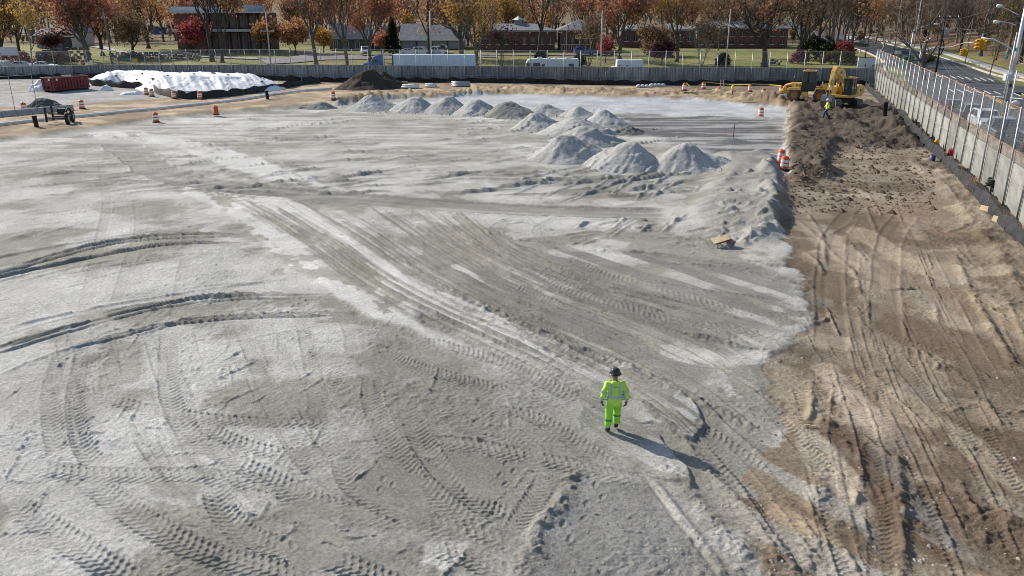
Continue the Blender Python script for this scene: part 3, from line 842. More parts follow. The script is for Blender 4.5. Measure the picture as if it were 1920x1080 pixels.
# brown earth
br = np.zeros(C.shape) + np.array([.245, .196, .14])
br = mixc(br, (.39, .325, .235), sstep(.5, .6, fbm(GX, GY, .45, 5, 2)) * .6)
br = mixc(br, (.14, .102, .068), sstep(.54, .62, fbm(GX, GY, .33, 5, 6)) * .8)
br = mixc(br, (.33, .30, .255), sstep(.6, .68, fbm(GX, GY, .5, 4, 3)) * .3)
for (u, v, ru, rv, col, k) in ((1640, 900, 40, 110, (.135, .093, .062), .9), (1640, 1010, 60, 60, (.15, .11, .078), .8), (1800, 985, 130, 70, (.15, .105, .07), .85), (1880, 880, 60, 60, (.17, .12, .08), .7), (1750, 800, 45, 40, (.17, .125, .085), .6),
                            (1860, 715, 60, 45, (.15, .115, .082), .8), (1720, 625, 50, 35, (.17, .12, .08), .8), (1800, 640, 60, 40, (.2, .15, .1), .6), (1575, 925, 12, 100, (.17, .155, .135), .8), (1710, 930, 18, 90, (.17, .155, .135), .7), (1710, 970, 20, 8, (.27, .265, .25), .6),
                            (1590, 740, 45, 60, (.47, .385, .29), .8), (1555, 880, 35, 70, (.45, .385, .3), .8), (1480, 980, 50, 60, (.42, .33, .225), .8), (1560, 1060, 40, 60, (.42, .34, .24), .7), (1850, 860, 30, 60, (.42, .36, .27), .6), (1690, 760, 45, 40, (.4, .33, .235), .7),
                            (1430, 990, 40, 40, (.2, .145, .1), .7), (1670, 470, 30, 50, (.42, .335, .235), .7), (1580, 470, 40, 50, (.4, .33, .25), .7), (1700, 400, 60, 30, (.3, .21, .14), .6), (1800, 560, 60, 40, (.22, .155, .1), .7), (1900, 600, 40, 60, (.42, .34, .23), .6), (1350, 960, 60, 30, (.2, .15, .11), .6)):
    p = G(u, v); ru_, rv_ = abs(G(u + ru, v).x - p.x), abs(G(u, v - rv).y - p.y)
    e = ((GX - p.x) / ru_) ** 2 + ((GY - p.y) / rv_) ** 2 + (med - .5) * 3.2
    br = mixc(br, col, sstep(1.25, .55, e) * k)
br *= .92
br = mixc(br, (.072, .056, .041), mMO * (.8 + .2 * med)); br = mixc(br, (.115, .09, .064), mMO * sstep(.5, .62, fbm(GX, GY, 1.1, 3, 2)) * .6)
br = mixc(br, (.36, .34, .3), (np.clip(1 - (GX - G(1400, 900).x - (20 - GY) * .3) / 2.2, 0, 1)) * sstep(25, 19, GY) * sstep(.5, .58, streak) * .7)
C = C * (1 - mBR[..., None]) + br * mBR[..., None]
# tone follows the grain relief: paler high grains, darker hollows, plus a broad mottle
C *= (1 + .5 * (med - .5) + .16 * (g1 * 2))[..., None]
C = np.clip(C, .02, .75)

inside = np.ones(GX.shape, bool)
a, b = FENCE_R[0], FENCE_R[1]
xr = a.x + (GY - a.y) * (b.x - a.x) / (b.y - a.y)
inside &= GX < xr + 0.25
for a, b in zip(FENCE_F[:-1], FENCE_F[1:]):
    seg = (GX <= a.x) & (GX > b.x)
    yf = a.y + (GX - a.x) * (b.y - a.y) / (b.x - a.x)
    inside &= ~(seg & (GY > yf + .6))
inside &= ~((GX < FENCE_F[-1].x) & (GY > FENCE_F[-1].y))

idx = np.arange(NR * NC).reshape(NR, NC)
fk = inside[:-1, :-1] | inside[1:, 1:]
q = np.stack([idx[:-1, :-1], idx[:-1, 1:], idx[1:, 1:], idx[1:, :-1]], -1)[fk]
co = np.stack([GX, GY, GZ], -1).reshape(-1, 3).astype(np.float32)

def grid_mesh(name, co, quads, attrs, material, smooth=True):
    me = bpy.data.meshes.new(name)
    used = np.unique(quads)
    remap = np.zeros(len(co), np.int64); remap[used] = np.arange(len(used))
    co = co[used]; quads = remap[quads]
    me.vertices.add(len(co)); me.vertices.foreach_set("co", co.ravel())
    me.loops.add(quads.size); me.loops.foreach_set("vertex_index", quads.ravel().astype(np.int32))
    me.polygons.add(len(quads))
    me.polygons.foreach_set("loop_start", (np.arange(len(quads)) * 4).astype(np.int32))
    try: me.polygons.foreach_set("loop_total", np.full(len(quads), 4, np.int32))
    except Exception: pass
    if smooth: me.polygons.foreach_set("use_smooth", np.ones(len(quads), bool))
    me.update(calc_edges=True)
    for an, (kind, data) in attrs.items():
        data = data[used]
        if kind == 'c':
            at_ = me.attributes.new(an, 'FLOAT_COLOR', 'POINT')
            at_.data.foreach_set("color", np.concatenate([data, np.ones((len(data), 1))], 1).astype(np.float32).ravel())
        else:
            at_ = me.attributes.new(an, 'FLOAT', 'POINT')
            at_.data.foreach_set("value", data.astype(np.float32))
    me.materials.append(material)
    return me

M_SOIL = vcol_mat("site_soil", nscale=13, namp=.4, bump=.035, bscale=24, speck=.14)
grit = (mBR * (.5 + .5 * mMO) * sstep(70, 30, GY) + .15)
me = grid_mesh("site_ground", co, q, {"soil": ('c', C.reshape(-1, 3)), "grit": ('f', grit.reshape(-1)), "coarse": ('f', np.clip(.35 + .7 * RO, 0, 1).reshape(-1))}, M_SOIL)
tag(link("site_ground", me), kind="structure")
# ------------------------------------------------------------------ fences round the site
M_CONC = mat("wall_concrete", (.29, .288, .265), .85, noise=.22, nscale=1.3, bump=.01, bscale=12)
M_CAP = mat("cap_wood", (.165, .145, .12), .85, noise=.45, nscale=2.2, bump=.01, bscale=20)
M_GALV = mat("galvanised", (.40, .41, .42), .45, .55, noise=.12, nscale=4)
M_RUST = mat("rusty_rail", (.33, .16, .085), .75, .2, noise=.35, nscale=3)
M_WIRE = mat("fence_wire", (.42, .43, .44), .55, .4)
M_BLACK = mat("black_fabric", (.022, .022, .024), .75, noise=.5, nscale=2, bump=.03, bscale=3)
M_RUBBER = mat("black_rubber", (.018, .018, .019), .7, noise=.3, nscale=6)
M_FOOT = mat("pale_footing", (.46, .46, .44), .9, noise=.2, nscale=2)

def plank_mat():
    m = mat("weathered_plank_wall", (.27, .275, .28), .85)
    nt = m.node_tree; b = nt.nodes["Principled BSDF"]
    tc = nt.nodes.new("ShaderNodeTexCoord")
    mp = nt.nodes.new("ShaderNodeMapping"); mp.inputs["Scale"].default_value = (6.0, 6.0, .35)
    nt.links.new(tc.outputs["Object"], mp.inputs[0])
    n = nt.nodes.new("ShaderNodeTexNoise"); n.inputs["Scale"].default_value = 1.0; n.inputs["Detail"].default_value = 3
    nt.links.new(mp.outputs[0], n.inputs["Vector"])
    r = nt.nodes.new("ShaderNodeValToRGB")
    r.color_ramp.elements[0].position = .35; r.color_ramp.elements[0].color = (.14, .147, .158, 1)
    r.color_ramp.elements[1].position = .66; r.color_ramp.elements[1].color = (.335, .34, .345, 1)
    nt.links.new(n.outputs["Fac"], r.inputs["Fac"]); nt.links.new(r.outputs["Color"], b.inputs["Base Color"])
    return m
M_PLANK = plank_mat()
def vary(m, lo, hi):
    nt = m.node_tree; b = nt.nodes["Principled BSDF"]; l = b.inputs["Base Color"].links[0].from_socket
    oi = nt.nodes.new("ShaderNodeObjectInfo"); mr = nt.nodes.new("ShaderNodeMapRange"); mr.inputs["To Min"].default_value = lo; mr.inputs["To Max"].default_value = hi
    nt.links.new(oi.outputs["Random"], mr.inputs["Value"]); mx = nt.nodes.new("ShaderNodeMix"); mx.data_type = 'RGBA'; mx.blend_type = 'MULTIPLY'; mx.inputs[0].default_value = 1
    nt.links.new(l, mx.inputs[6]); nt.links.new(mr.outputs[0], mx.inputs[7]); nt.links.new(mx.outputs[2], b.inputs["Base Color"])
vary(M_PLANK, .7, 1.2); vary(M_CONC, .75, 1.2); vary(M_CAP, .6, 1.3)

def along(poly, step):
    out = []; carry = 0.0
    for a, b in zip(poly[:-1], poly[1:]):
        L = (b - a).length; t = carry
        while t <= L:
            out.append((a.lerp(b, t / L), (b - a).normalized()))
            t += step
        carry = t - L
    return out

def build_fence(label, poly, step, wall_h, tot_h, zf, right):
    root = empty("site_fence", (0, 0, 0), 0, label, "fence", None)
    pts = along(poly, step)
    post_me = MB().tube([(0, 0, -.5), (0, 0, tot_h + .04)], .052, 7).lathe([(.06, tot_h + .04), (.05, tot_h + .1), (.0, tot_h + .12)], 7, cap=False).mesh("fence_post", M_GALV, True)
    slim_me = MB().tube([(0, 0, wall_h * .0), (0, 0, tot_h - .1)], .03, 6).mesh("fence_post_slim", M_GALV, True)
    pan = MB().box((0, .16, wall_h / 2 - .4), (step - .035, .16, wall_h + .8))
    if right:
        pan = MB().box((0, -.16, (wall_h - .62) / 2 - .4), (step - .03, .16, wall_h - .62 + .8))
        cap_me = MB().box((0, -.13, wall_h - .3), (step - .02, .1, .6)).mesh("cap_board", M_CAP, bevel=.01)
    else:
        # upright planks, each leaf proud or set back a little
        pan = MB()
        nP = 8; wP = (step - .03) / nP
        for i in range(nP):
            pan.box((-(step - .03) / 2 + (i + .5) * wP, .16 + random.uniform(-.015, .015), wall_h / 2 - .4 + random.uniform(-.02, .02)), (wP - .012, .1, wall_h + .8))
        ftm = MB().box((0, .05, .05), (step - .01, .28, .75)).mesh("wall_footing", M_FOOT, bevel=.02)
    pan_me = pan.mesh("wall_panel", M_CONC if right else M_PLANK, bevel=.008)
    for i, (p, d) in enumerate(pts):
        a = math.atan2(d.y, d.x)
        if not right: a += pi          # far run is walked right to left
        z = zf(p.x, p.y)
        o = link("post", post_me, root, (p.x, p.y, z), (random.uniform(-.012, .012), random.uniform(-.012, .012), a))
        if right and i % 1 == 0 and i + 1 < len(pts):
            pass
        if i + 1 < len(pts):
            p2 = pts[i + 1][0]; m = (p + p2) / 2
            d2 = p2 - p; a2 = math.atan2(d2.y, d2.x)
            if not right: a2 += pi
            else: a2 += 0
            zz = (zf(p.x, p.y) + zf(p2.x, p2.y)) / 2
            rot = (0, 0, a2 if right else a2)
            # wall stands on the street side of the posts
            link("wall_panel", pan_me, root, (m.x, m.y, zz + random.uniform(-.015, .015)), (0, 0, a2 + (pi if right else 0)) if False else (0, 0, a2))
            if right:
                link("cap_board", cap_me, root, (m.x, m.y, zz + random.uniform(-.02, .02)), (random.uniform(-.01, .01), 0, a2))
            elif m.x > -18:
                link("wall_footing", ftm, root, (m.x, m.y, zz), (0, 0, a2))
    for h, r, mt, nm in ((tot_h, .03, M_RUST if right else M_GALV, "top_rail"), (wall_h + .03, .026, M_RUST if right else M_GALV, "middle_rail"), (wall_h * .5, .024, M_GALV, "lower_rail")):
        rl = MB()
        for i in range(len(pts) - 1):
            p, p2 = pts[i][0], pts[i + 1][0]
            rl.tube([(p.x, p.y, zf(p.x, p.y) + h), (p2.x, p2.y, zf(p2.x, p2.y) + h)], r, 5, cap=False)
        rl.build(nm, mt, root, True)
    wm = MB(); sp = .17; hh = tot_h - wall_h - .06
    for i in range(len(pts) - 1):
        p, p2 = pts[i][0], pts[i + 1][0]; L = (p2 - p).length; n = int(L / sp); d = (p2 - p).normalized()
        nrm = Vector((-d.y, d.x, 0))
        for k in range(n):
            for sgn in (1, -1):
                # a strand climbs and comes back: short diagonals across the bay
                t0 = k * sp; t1 = t0 + sgn * hh * .55
                a0 = Vector((p.x, p.y, zf(p.x, p.y) + wall_h + .06)) + d * t0
                tt_ = min(max(t1, 0), L); fr = (tt_ - t0) / (t1 - t0)
                b0 = a0 + d * (tt_ - t0) + Vector((0, 0, hh * fr))
                w = .0075 if right else .0045
                wm.add([a0 - d * w, a0 + d * w, b0 + d * w, b0 - d * w], [(0, 1, 2, 3)])
                if abs(fr) < .999:
                    c0 = b0 - d * (t1 - tt_) ; c1 = c0 + Vector((0, 0, hh * (1 - fr)))
                    b1 = Vector((b0.x, b0.y, b0.z)); e1 = b1 - d * (t1 - tt_) + Vector((0, 0, hh * (1 - fr)))
                    wm.add([b1 - d * w, b1 + d * w, e1 + d * w, e1 - d * w], [(0, 1, 2, 3)])
    o = wm.build("wire_mesh", M_WIRE, root, fix=False); o["kind"] = "stuff"
    return root

def zr(x, y): return 0.15
def zl(x, y): return 0.0 if x > -30 else max(-.5, -(abs(x) - 30) * .012)
build_fence("long grey wall topped with chain link along the right side of the site", list(reversed(FENCE_R)), 3.05, 2.95, 5.15, zr, True)
build_fence("grey plank wall with chain link and pale posts across the back of the site", FENCE_F, 2.46, 2.7, 4.95, zl, False)

# black silt fences
def silt(label, pts, h, name="silt_fence", wob=.12, lean=.2):
    b = MB(); n = len(pts); rows = 4
    vs = []; fs = []
    for i, p in enumerate(pts):
        d = (Vector(pts[min(i + 1, n - 1)]) - Vector(pts[max(i - 1, 0)])); d.z = 0; d.normalize()
        nr = Vector((-d.y, d.x, 0))
        hh = h * (1 + .25 * (sin(i * 1.7) * .5 + random.uniform(-.5, .5)))
        for side in (0, 1):
            for k in range(rows + 1):
                t = k / rows
                q = Vector(p) + nr * (side * .02 + lean * t * t + wob * sin(i * .9 + t * 2.2) * t + random.uniform(-.03, .03) * t) + Vector((0, 0, -.12 + hh * t))
                vs.append(q)
    S = 2 * (rows + 1)
    for i in range(n - 1):
        for s_ in (0, 1):
            for k in range(rows):
                a = i * S + s_ * (rows + 1) + k
                fs.append((a, a + 1, a + 1 + S, a + S))
    b.add(vs, fs)
    root = b.build(name, M_BLACK, None, True)
    tag(root, label, "silt fence", "black silt fences round the site")
    st = MB().tube([(0, 0, -.2), (0, 0, h + .15)], .022, 5).mesh("stake", mat("stake_wood", (.3, .22, .14), .8, noise=.3))
    for i in range(0, n, 5):
        link("stake", st, root, tuple(Vector(pts[i]) + Vector((0, .08, 0))))
    return root
def gz(x, y, z=0.0):
    return Vector((x, y, ground_z(x, y) + z))
pts = []
for p, d in along([Vector((50.2, 114.2, 0)), Vector((13.5, 117.0, 0)), Vector((-30.5, 122.4, 0)), Vector((-66, 129, 0)), Vector((-84, 125, 0)), Vector((-109, 117, 0))], .75):
    pts.append(gz(p.x, p.y))
silt("low black silt fence along the foot of the back wall", pts, .8)
pts = []
for p, d in along([Vector((14.5, 5, 0)), Vector((25.4, 39, 0)), Vector((50.6, 114.3, 0))], .75):
    pts.append(gz(p.x - .7, p.y))
silt("sagging black silt fence along the foot of the right wall", pts, .68, wob=.12, lean=-.25)
pts = [on_ground(u, v) for u, v in ((152, 158), (175, 161), (200, 163), (230, 165), (262, 167), (285, 170), (296, 177), (320, 183), (350, 186), (390, 185), (430, 181), (470, 176), (505, 171), (540, 165), (575, 158), (610, 155))]
P2 = []
for a, b in zip(pts[:-1], pts[1:]):
    for k in range(4): P2.append(a.lerp(b, k / 4))
silt("black silt fence round the foot of the white covered stockpile", P2, .95)

# ------------------------------------------------------------------ heaps
M_GRAV = vcol_mat("crushed_stone", namp=.3, bump=.05, bscale=9, nscale=6)
def heap(name, label, cat, group, c, rx, ry, h, col, seed, rz=0.0, flat=0.0, n=88, lump=.2, col2=None, material=None, base=-.15):
    t = np.linspace(-1.25, 1.25, n)
    U, V = np.meshgrid(t, t)
    a = np.arctan2(V, U)
    wob = 1 + .18 * (fbm(np.cos(a) * 1.3 + seed, np.sin(a) * 1.3, 1.0, 3, seed) - .5) * 2
    r = np.sqrt(U * U + V * V) / wob
    prof = np.clip(1 - r, 0, 1)
    prof = np.where(r < 1, prof, 0)
    # straight repose flanks, rounded crest
    z = np.minimum(prof, (1 - flat) - .12 * (r / .3) ** 2 * (r < .5)) if flat else prof - .1 * np.exp(-(r / .16) ** 2)
    z = z + .28 * np.clip(1 - np.sqrt((U - .3 * cos(seed * 2.1)) ** 2 + (V - .3 * sin(seed * 2.1)) ** 2) / .55, 0, 1)
    z = z / z.max()
    X = U * rx; Y = V * ry
    rill = fbm(np.cos(a) * 7 + seed, np.sin(a) * 7, 1.0, 3, seed + 1) - .5
    z = z * h + lump * h * (fbm(X + seed * 3, Y, 1.1, 4, seed) - .5) * np.clip(prof * 4, 0, 1) + .05 * h * rill * np.clip(prof * 3, 0, 1) * np.clip(r * 1.5, 0, 1)
    z = z + .05 * h * (fbm(X + seed, Y, 4.5, 2, 6) - .5) * np.clip(prof * 5, 0, 1)
    ca, sa = cos(rz), sin(rz)
    WX = X * ca - Y * sa; WY = X * sa + Y * ca
    gzz = np.array([[ground_z(c[0] + WX[i, j], c[1] + WY[i, j]) for j in range(0, n)] for i in range(0, n)]) if n < 120 else 0
    Z = np.where(r < 1.0, z + gzz, gzz + base * np.clip((r - 1) * 8, .0, 1))
    idx = np.arange(n * n).reshape(n, n)
    keep = (r[:-1, :-1] < 1.1)
    q = np.stack([idx[:-1, :-1], idx[:-1, 1:], idx[1:, 1:], idx[1:, :-1]], -1)[keep]
    co = np.stack([WX, WY, Z], -1).reshape(-1, 3).astype(np.float32)
    nn = fbm(X + seed, Y, .8, 4, seed + 2)
    cc = np.zeros(X.shape + (3,)) + np.array(col)
    k = sstep(.42, .62, nn * .6 + .4 * (rill + .5))
    c2 = np.array(col2 if col2 else tuple(x * .72 for x in col))
    cc = cc * (1 - .65 * k[..., None]) + c2 * (.65 * k[..., None])
    me = grid_mesh(name, co, q, {"soil": ('c', cc.reshape(-1, 3)), "coarse": ('f', np.full(n * n, .8))}, material or M_GRAV)
    o = link(name, me, None, (c[0], c[1], 0))
    return tag(o, label, cat, group)

GRV = "heaps of crushed stone dumped on the site"
STONE, STONE2 = (.425, .418, .395), (.31, .305, .285)
HEAPS = []
def heap_px(ul, ur, vb, vt, label, seed, col=STONE, flat=0.0, ry=None):
    HEAPS.append((ul, ur, vb))
    pf = G((ul + ur) / 2, vb)
    wid = abs(G(ur, vb).x - G(ul, vb).x) / 2 * 1.0
    cy = pf.y + wid * .85
    pc = at((ul + ur) / 2, vt, cy)
    h = max(.9, pc.z - ground_z(pc.x, cy))
    uc = at((ul + ur) / 2, vb - (vb - vt) * .3, cy)
    heap("gravel_heap", label, "gravel heap", GRV, (uc.x, cy), wid * 1.2, wid * 1.1, h * .97, col, seed, rz=random.uniform(0, 6), flat=flat)
heap_px(656, 747, 209, 178, "pale stone heap at the left end of the back row", 1)
heap_px(732, 820, 211, 180, "pale stone heap second from the left in the back row", 2)
heap_px(793, 882, 213, 181, "pale stone heap in the middle of the back row of five", 3)
heap_px(854, 942, 217, 186, "pale stone heap just left of the dark heap ending the back row", 4)
heap_px(908, 1008, 222, 189, "darker stone heap at the right end of the back row", 5, (.27, .262, .235))
heap_px(990, 1064, 216, 195, "small stone heap behind the cluster, nearest the dark heap", 6)
heap_px(1052, 1117, 221, 198, "small stone heap at the far right back of the cluster", 7)
heap_px(962, 1062, 246, 210, "rounded stone heap at the left front of the cluster", 8)
heap_px(1085, 1178, 240, 206, "stone heap at the right of the cluster beside dark spilled soil", 9)
heap_px(1014, 1150, 257, 220, "long stone heap in the middle of the cluster", 10)
heap_px(1040, 1164, 277, 234, "tall stone heap right behind the pointed front heap", 11)
heap_px(994, 1146, 305, 252, "pointed stone heap at the left of the three front heaps", 12)
heap_px(1106, 1248, 318, 263, "flat-topped stone heap between its two front neighbours", 13, flat=.22)
heap_px(1214, 1354, 322, 265, "flat-topped stone heap at the right end of the front row", 14, flat=.18)
p = G(1165, 258)
heap("spoil_heap", "low dark heap of spilled soil right of the stone cluster", "spoil heap", None, (p.x + .9, p.y + 3), 1.5, 2.2, .55, (.16, .155, .145), 15, lump=.5)
p = G(1410, 306); 
p = on_ground(683, 176); 
heap("soil_heap", "big dark brown soil heap in front of the back wall", "soil heap", None, (-20.3, 112.0), 4.4, 4.0, 2.45, (.062, .047, .033), 21, col2=(.04, .031, .023), lump=.25)
heap("soil_heap", "smaller dark soil heap merged with the right flank of the big one", "soil heap", None, (-18.0, 113.2), 3.5, 3.0, 2.0, (.06, .046, .032), 22, col2=(.04, .031, .023), lump=.25)
p = G(60, 212)
heap("rubble_heap", "small dark rubble heap behind the left low barrier", "rubble heap", None, (p.x, p.y + 2.5), 2.3, 1.6, 1.0, (.10, .10, .10), 23, lump=.6)
p = G(597, 205)
heap("gravel_mound", "small dull gravel mound on the far left edge of the pit", "gravel heap", None, (p.x, p.y + 1), 2.2, 1.2, .7, (.24, .24, .22), 24, lump=.3)
p = G(1452, 262)
heap("gravel_mound", "thin low gravel mound with a stake on the dark fabric strip", "gravel heap", None, (G(1375, 268).x, G(1375, 268).y), 2.2, 1.0, .38, (.2, .2, .195), 25, lump=.3)

# white covered stockpile: draped sheet over a long ridge
def tarp_pile():
    n, m = 260, 110
    u = np.linspace(-1.12, 1.12, n); v = np.linspace(-1.15, 1.15, m)
    U, V = np.meshgrid(u, v)
    A = G(160, 165); B = G(515, 172)
    cx, cy = (A.x + B.x) / 2, 111.5
    L = (B.x - A.x) / 2 + 1.2; cx += .1; Wd = 6.0
    X = U * L; lm_ = sstep(.0, -.6, U); Y = V * Wd * (1 - .5 * lm_) - 1.2 * np.clip(U, -.2, .9) + 5.2 * lm_
    sk = X * .75 + Y * .5
    r = np.sqrt(np.clip(np.abs(U) ** 5 + np.abs(V) ** 2.2, 0, 9))
    top = np.clip(1.18 * (1 - r), 0, .72) / .72
    top = top * (.94 + .14 * (fbm(X, Y, .16, 3, 3)))
    H_ = 1.75 * top * (1 - .12 * sstep(.2, 1, U))
    fold = fbm((X + Y * .75) * .85, Y * .16, 1.0, 4, 2, .58) - .5
    fold2 = fbm((X - Y * .3) * .5, Y * .5, 1.0, 4, 5, .6) - .5
    slope = np.clip(top * 3, 0, 1)
    Z = H_ + (.85 * fold + .3 * fold2) * slope * (.55 + .45 * (top < .95)) + .1
    Z = Z + .06 * (fbm(X, Y, 2.2, 3, 6) - .5) * slope
    Z = np.where(r > 1, -.3, Z)
    idx = np.arange(n * m).reshape(m, n)
    keep = r[:-1, :-1] < 1.06
    q = np.stack([idx[:-1, :-1], idx[:-1, 1:], idx[1:, 1:], idx[1:, :-1]], -1)[keep]
    co = np.stack([X, Y, Z], -1).reshape(-1, 3).astype(np.float32)
    me = grid_mesh("covered_stockpile", co, q, {}, mat("white_sheeting", (.74, .745, .75), .6, noise=.05, nscale=2, bump=.03, bscale=3))
    o = link("covered_stockpile", me, None, (cx, cy, ground_z(cx, cy)))
    tag(o, "long stockpile draped in crumpled white plastic sheeting", "covered stockpile")
    sb = MB().lathe([(.0, 0), (.16, .02), (.2, .1), (.12, .19), (0, .2)], 8, cap=False).mesh("sandbag", mat("sandbag", (.13, .12, .1), .9))
    for i in range(26):
        a = random.randint(8, m - 40); b = random.randint(20, n - 20)
        if r[a, b] < .8:
            link("sandbag", sb, o, (X[a, b], Y[a, b], Z[a, b] - .05), (0, 0, random.uniform(0, 3)), (1.2, .8, 1))
tarp_pile()
def small_tarp(u, v, w, h, label, seed, d=1.0):
    p = on_ground(u, v)
    n = 34; t = np.linspace(-1.1, 1.1, n); U, V = np.meshgrid(t, t)
    r = np.sqrt(U ** 2 + V ** 2) / (1 + .4 * (fbm(U + seed, V, 1.2, 2, seed) - .5))
    Z = h * np.clip(1 - r ** 2, 0, 1) * (.5 + fbm(U * 2 + seed, V * 2, 1.0, 3, seed + 1)) - .05
    idx = np.arange(n * n).reshape(n, n)
    q = np.stack([idx[:-1, :-1], idx[:-1, 1:], idx[1:, 1:], idx[1:, :-1]], -1)[r[:-1, :-1] < 1.02]
    co = np.stack([U * w, V * d, Z], -1).reshape(-1, 3).astype(np.float32)
    tag(link("plastic_sheet", grid_mesh("plastic_sheet", co, q, {}, MATS["white_sheeting"]), None, (p.x, p.y + d, p.z)), label, "plastic sheet")
small_tarp(72, 171, 1.9, 1.1, "crumpled white plastic sheet just left of the red dumpster", 3)
small_tarp(197, 170, 1.0, .7, "bluish white bundle of sheeting below the silt fence", 4, .6)
small_tarp(246, 178, 1.8, .45, "flat torn white sheet lying on the gravel beside the drums", 5, .7)

# ------------------------------------------------------------------ traffic drums
M_OR = mat("drum_orange", (.62, .115, .03), .5, noise=.12, nscale=4)
M_WH = mat("drum_white", (.78, .77, .75), .45, noise=.06, nscale=5)
def drum_meshes():
    body = MB().lathe([(.285, .08), (.285, .3), (.27, .305), (.27, .5), (.258, .505), (.258, .7), (.245, .705), (.245, .86), (.225, .9), (.17, .925), (.0, .93)], 20, cap=False)
    body.box((-.09, 0, .955), (.05, .05, .09)).box((.09, 0, .955), (.05, .05, .09)).box((0, 0, .985), (.22, .05, .03))
    base = MB().lathe([(.36, 0), (.37, .03), (.36, .08), (.29, .09), (.28, .1)], 20)
    b1 = MB().lathe([(.2895, .285), (.279, .455)], 20, cap=False)
    b2 = MB().lathe([(.2745, .535), (.264, .705)], 20, cap=False)
    return body.mesh("drum_body", M_OR, True), base.mesh("drum_base", M_RUBBER, True), b1.mesh("drum_band", M_WH, True), b2.mesh("drum_band", M_WH, True)
DRUM = drum_meshes()
def drum(u, v, label, tilt=0.0, bands=True):
    p = on_ground(u, v)
    root = empty("traffic_drum", (p.x, p.y, p.z - .02), random.uniform(0, 6), label, "traffic drum", "orange and white traffic drums on the site")
    root.rotation_euler = (tilt, tilt * .6, random.uniform(0, 6))
    link("body", DRUM[0], root); link("rubber_base", DRUM[1], root)
    if bands:
        link("reflective_band", DRUM[2], root); link("reflective_band", DRUM[3], root)
for a in ((293, 229, "traffic drum on the tan strip, left of the plain orange drum"), (405, 215, "plain orange traffic drum leaning on the tan strip, bands hidden", .05, False), (154, 204, "traffic drum on the gravel lot below the red dumpster"), (46, 209, "traffic drum beside the small rubble heap at far left"),
          (275, 178, "left one of two touching drums at the silt fence corner"), (285, 181, "right one of two touching drums at the silt fence corner"), (327, 185, "traffic drum against the black silt fence, second from the touching pair"), (375, 186, "traffic drum against the silt fence below the right half of the white stockpile"), (625, 187, "traffic drum in front of the dark soil heap"),
          (1283, 170, "traffic drum at the left end of the taped-off strip by the back wall"), (1319, 167, "traffic drum close to the back wall behind the yellow tape"), (1348, 177, "traffic drum beside the small ladder"), (1406, 172, "traffic drum close to the back wall right of the hydrant"), (1431, 180, "traffic drum on the tan track left of the loader"), (1464, 175, "traffic drum right behind the loader"),
          (1426, 219, "lone traffic drum on the blue-grey gravel edge"), (1464, 305, "rear one of the two close drums beside the brown soil"), (1470, 318, "front one of the two close drums beside the brown soil")):
    drum(*a)

# ------------------------------------------------------------------ dumpster
def dumpster():
    M_RED = mat("dumpster_red", (.17, .03, .035), .6, noise=.3, nscale=2.5)
    p = on_ground(92, 173); q = on_ground(152, 167)
    d = (q - p); d.z = 0
    L, Wd, Hh = 5.3, 2.2, 1.45
    root = empty("dumpster", (p.x, p.y, p.z), math.atan2(d.y, d.x) * 1.0, "dark red ribbed roll-off dumpster full of debris by the white stockpile", "dumpster")
    b = MB(); t = .07
    b.box((L / 2, 0, .28), (L, Wd, .1)); 
    for s in (-1, 1): b.box((L / 2, s * (Wd / 2 - t / 2), .3 + Hh / 2), (L, t, Hh))
    b.box((L - t / 2, 0, .3 + Hh / 2), (t, Wd - 2 * t - .01, Hh)); b.box((t / 2, 0, .3 + Hh / 2), (t, Wd - 2 * t - .01, Hh))
    b.build("hull", M_RED, root, bevel=.01)
    rib = MB().box((0, 0, .3 + Hh / 2), (.11, .1, Hh - .14)).mesh("rib", M_RED, bevel=.015)
    for i in range(11):
        for s in (-1, 1):
            link("rib", rib, root, (.35 + i * (L - .7) / 10, s * (Wd / 2 + .045), 0))
    for y in (-.7, .7): link("rib", rib, root, (-.045, y, 0), (0, 0, pi / 2))
    rim = MB()
    for s in (-1, 1): rim.box((L / 2, s * (Wd / 2 + .02), .3 + Hh + .04), (L + .1, .16, .12))
    rim.box((-.02, 0, .3 + Hh + .04), (.16, Wd - .12, .118)); rim.box((L + .02, 0, .3 + Hh + .04), (.16, Wd - .12, .118))
    rim.build("top_rim", M_RED, root, bevel=.02)
    sk = MB()
    for s in (-1, 1): sk.box((L / 2, s * .55, .13), (L + .3, .14, .22))
    sk.build("skid", M_RUBBER, root)
    MB().box((-.12, 0, .6), (.16, .3, .35)).build("hook_bracket", M_RUBBER, root, bevel=.02)
    MB().box((-.05, -.45, 1.6), (.02, .3, .3)).build("white_sticker", M_WH, root)
    MB().box((.55, -Wd / 2 - .012, 1.6), (.3, .02, .3)).build("white_sticker", M_WH, root)
    db = MB()
    for i in range(42):
        db.box((random.uniform(.4, L - .4), random.uniform(-.9, .9), Hh + random.uniform(.0, .4)), (random.uniform(.3, 1.4), random.uniform(.08, .5), random.uniform(.05, .3)), M=Matrix.Rotation(random.uniform(0, 6), 3, 'Z') @ Matrix.Rotation(random.uniform(-.5, .5), 3, 'X'))
    o = db.build("debris", mat("debris", (.2, .16, .12), .9, noise=.5, nscale=3), None)
    o.parent = root; o["kind"] = "stuff"
dumpster()

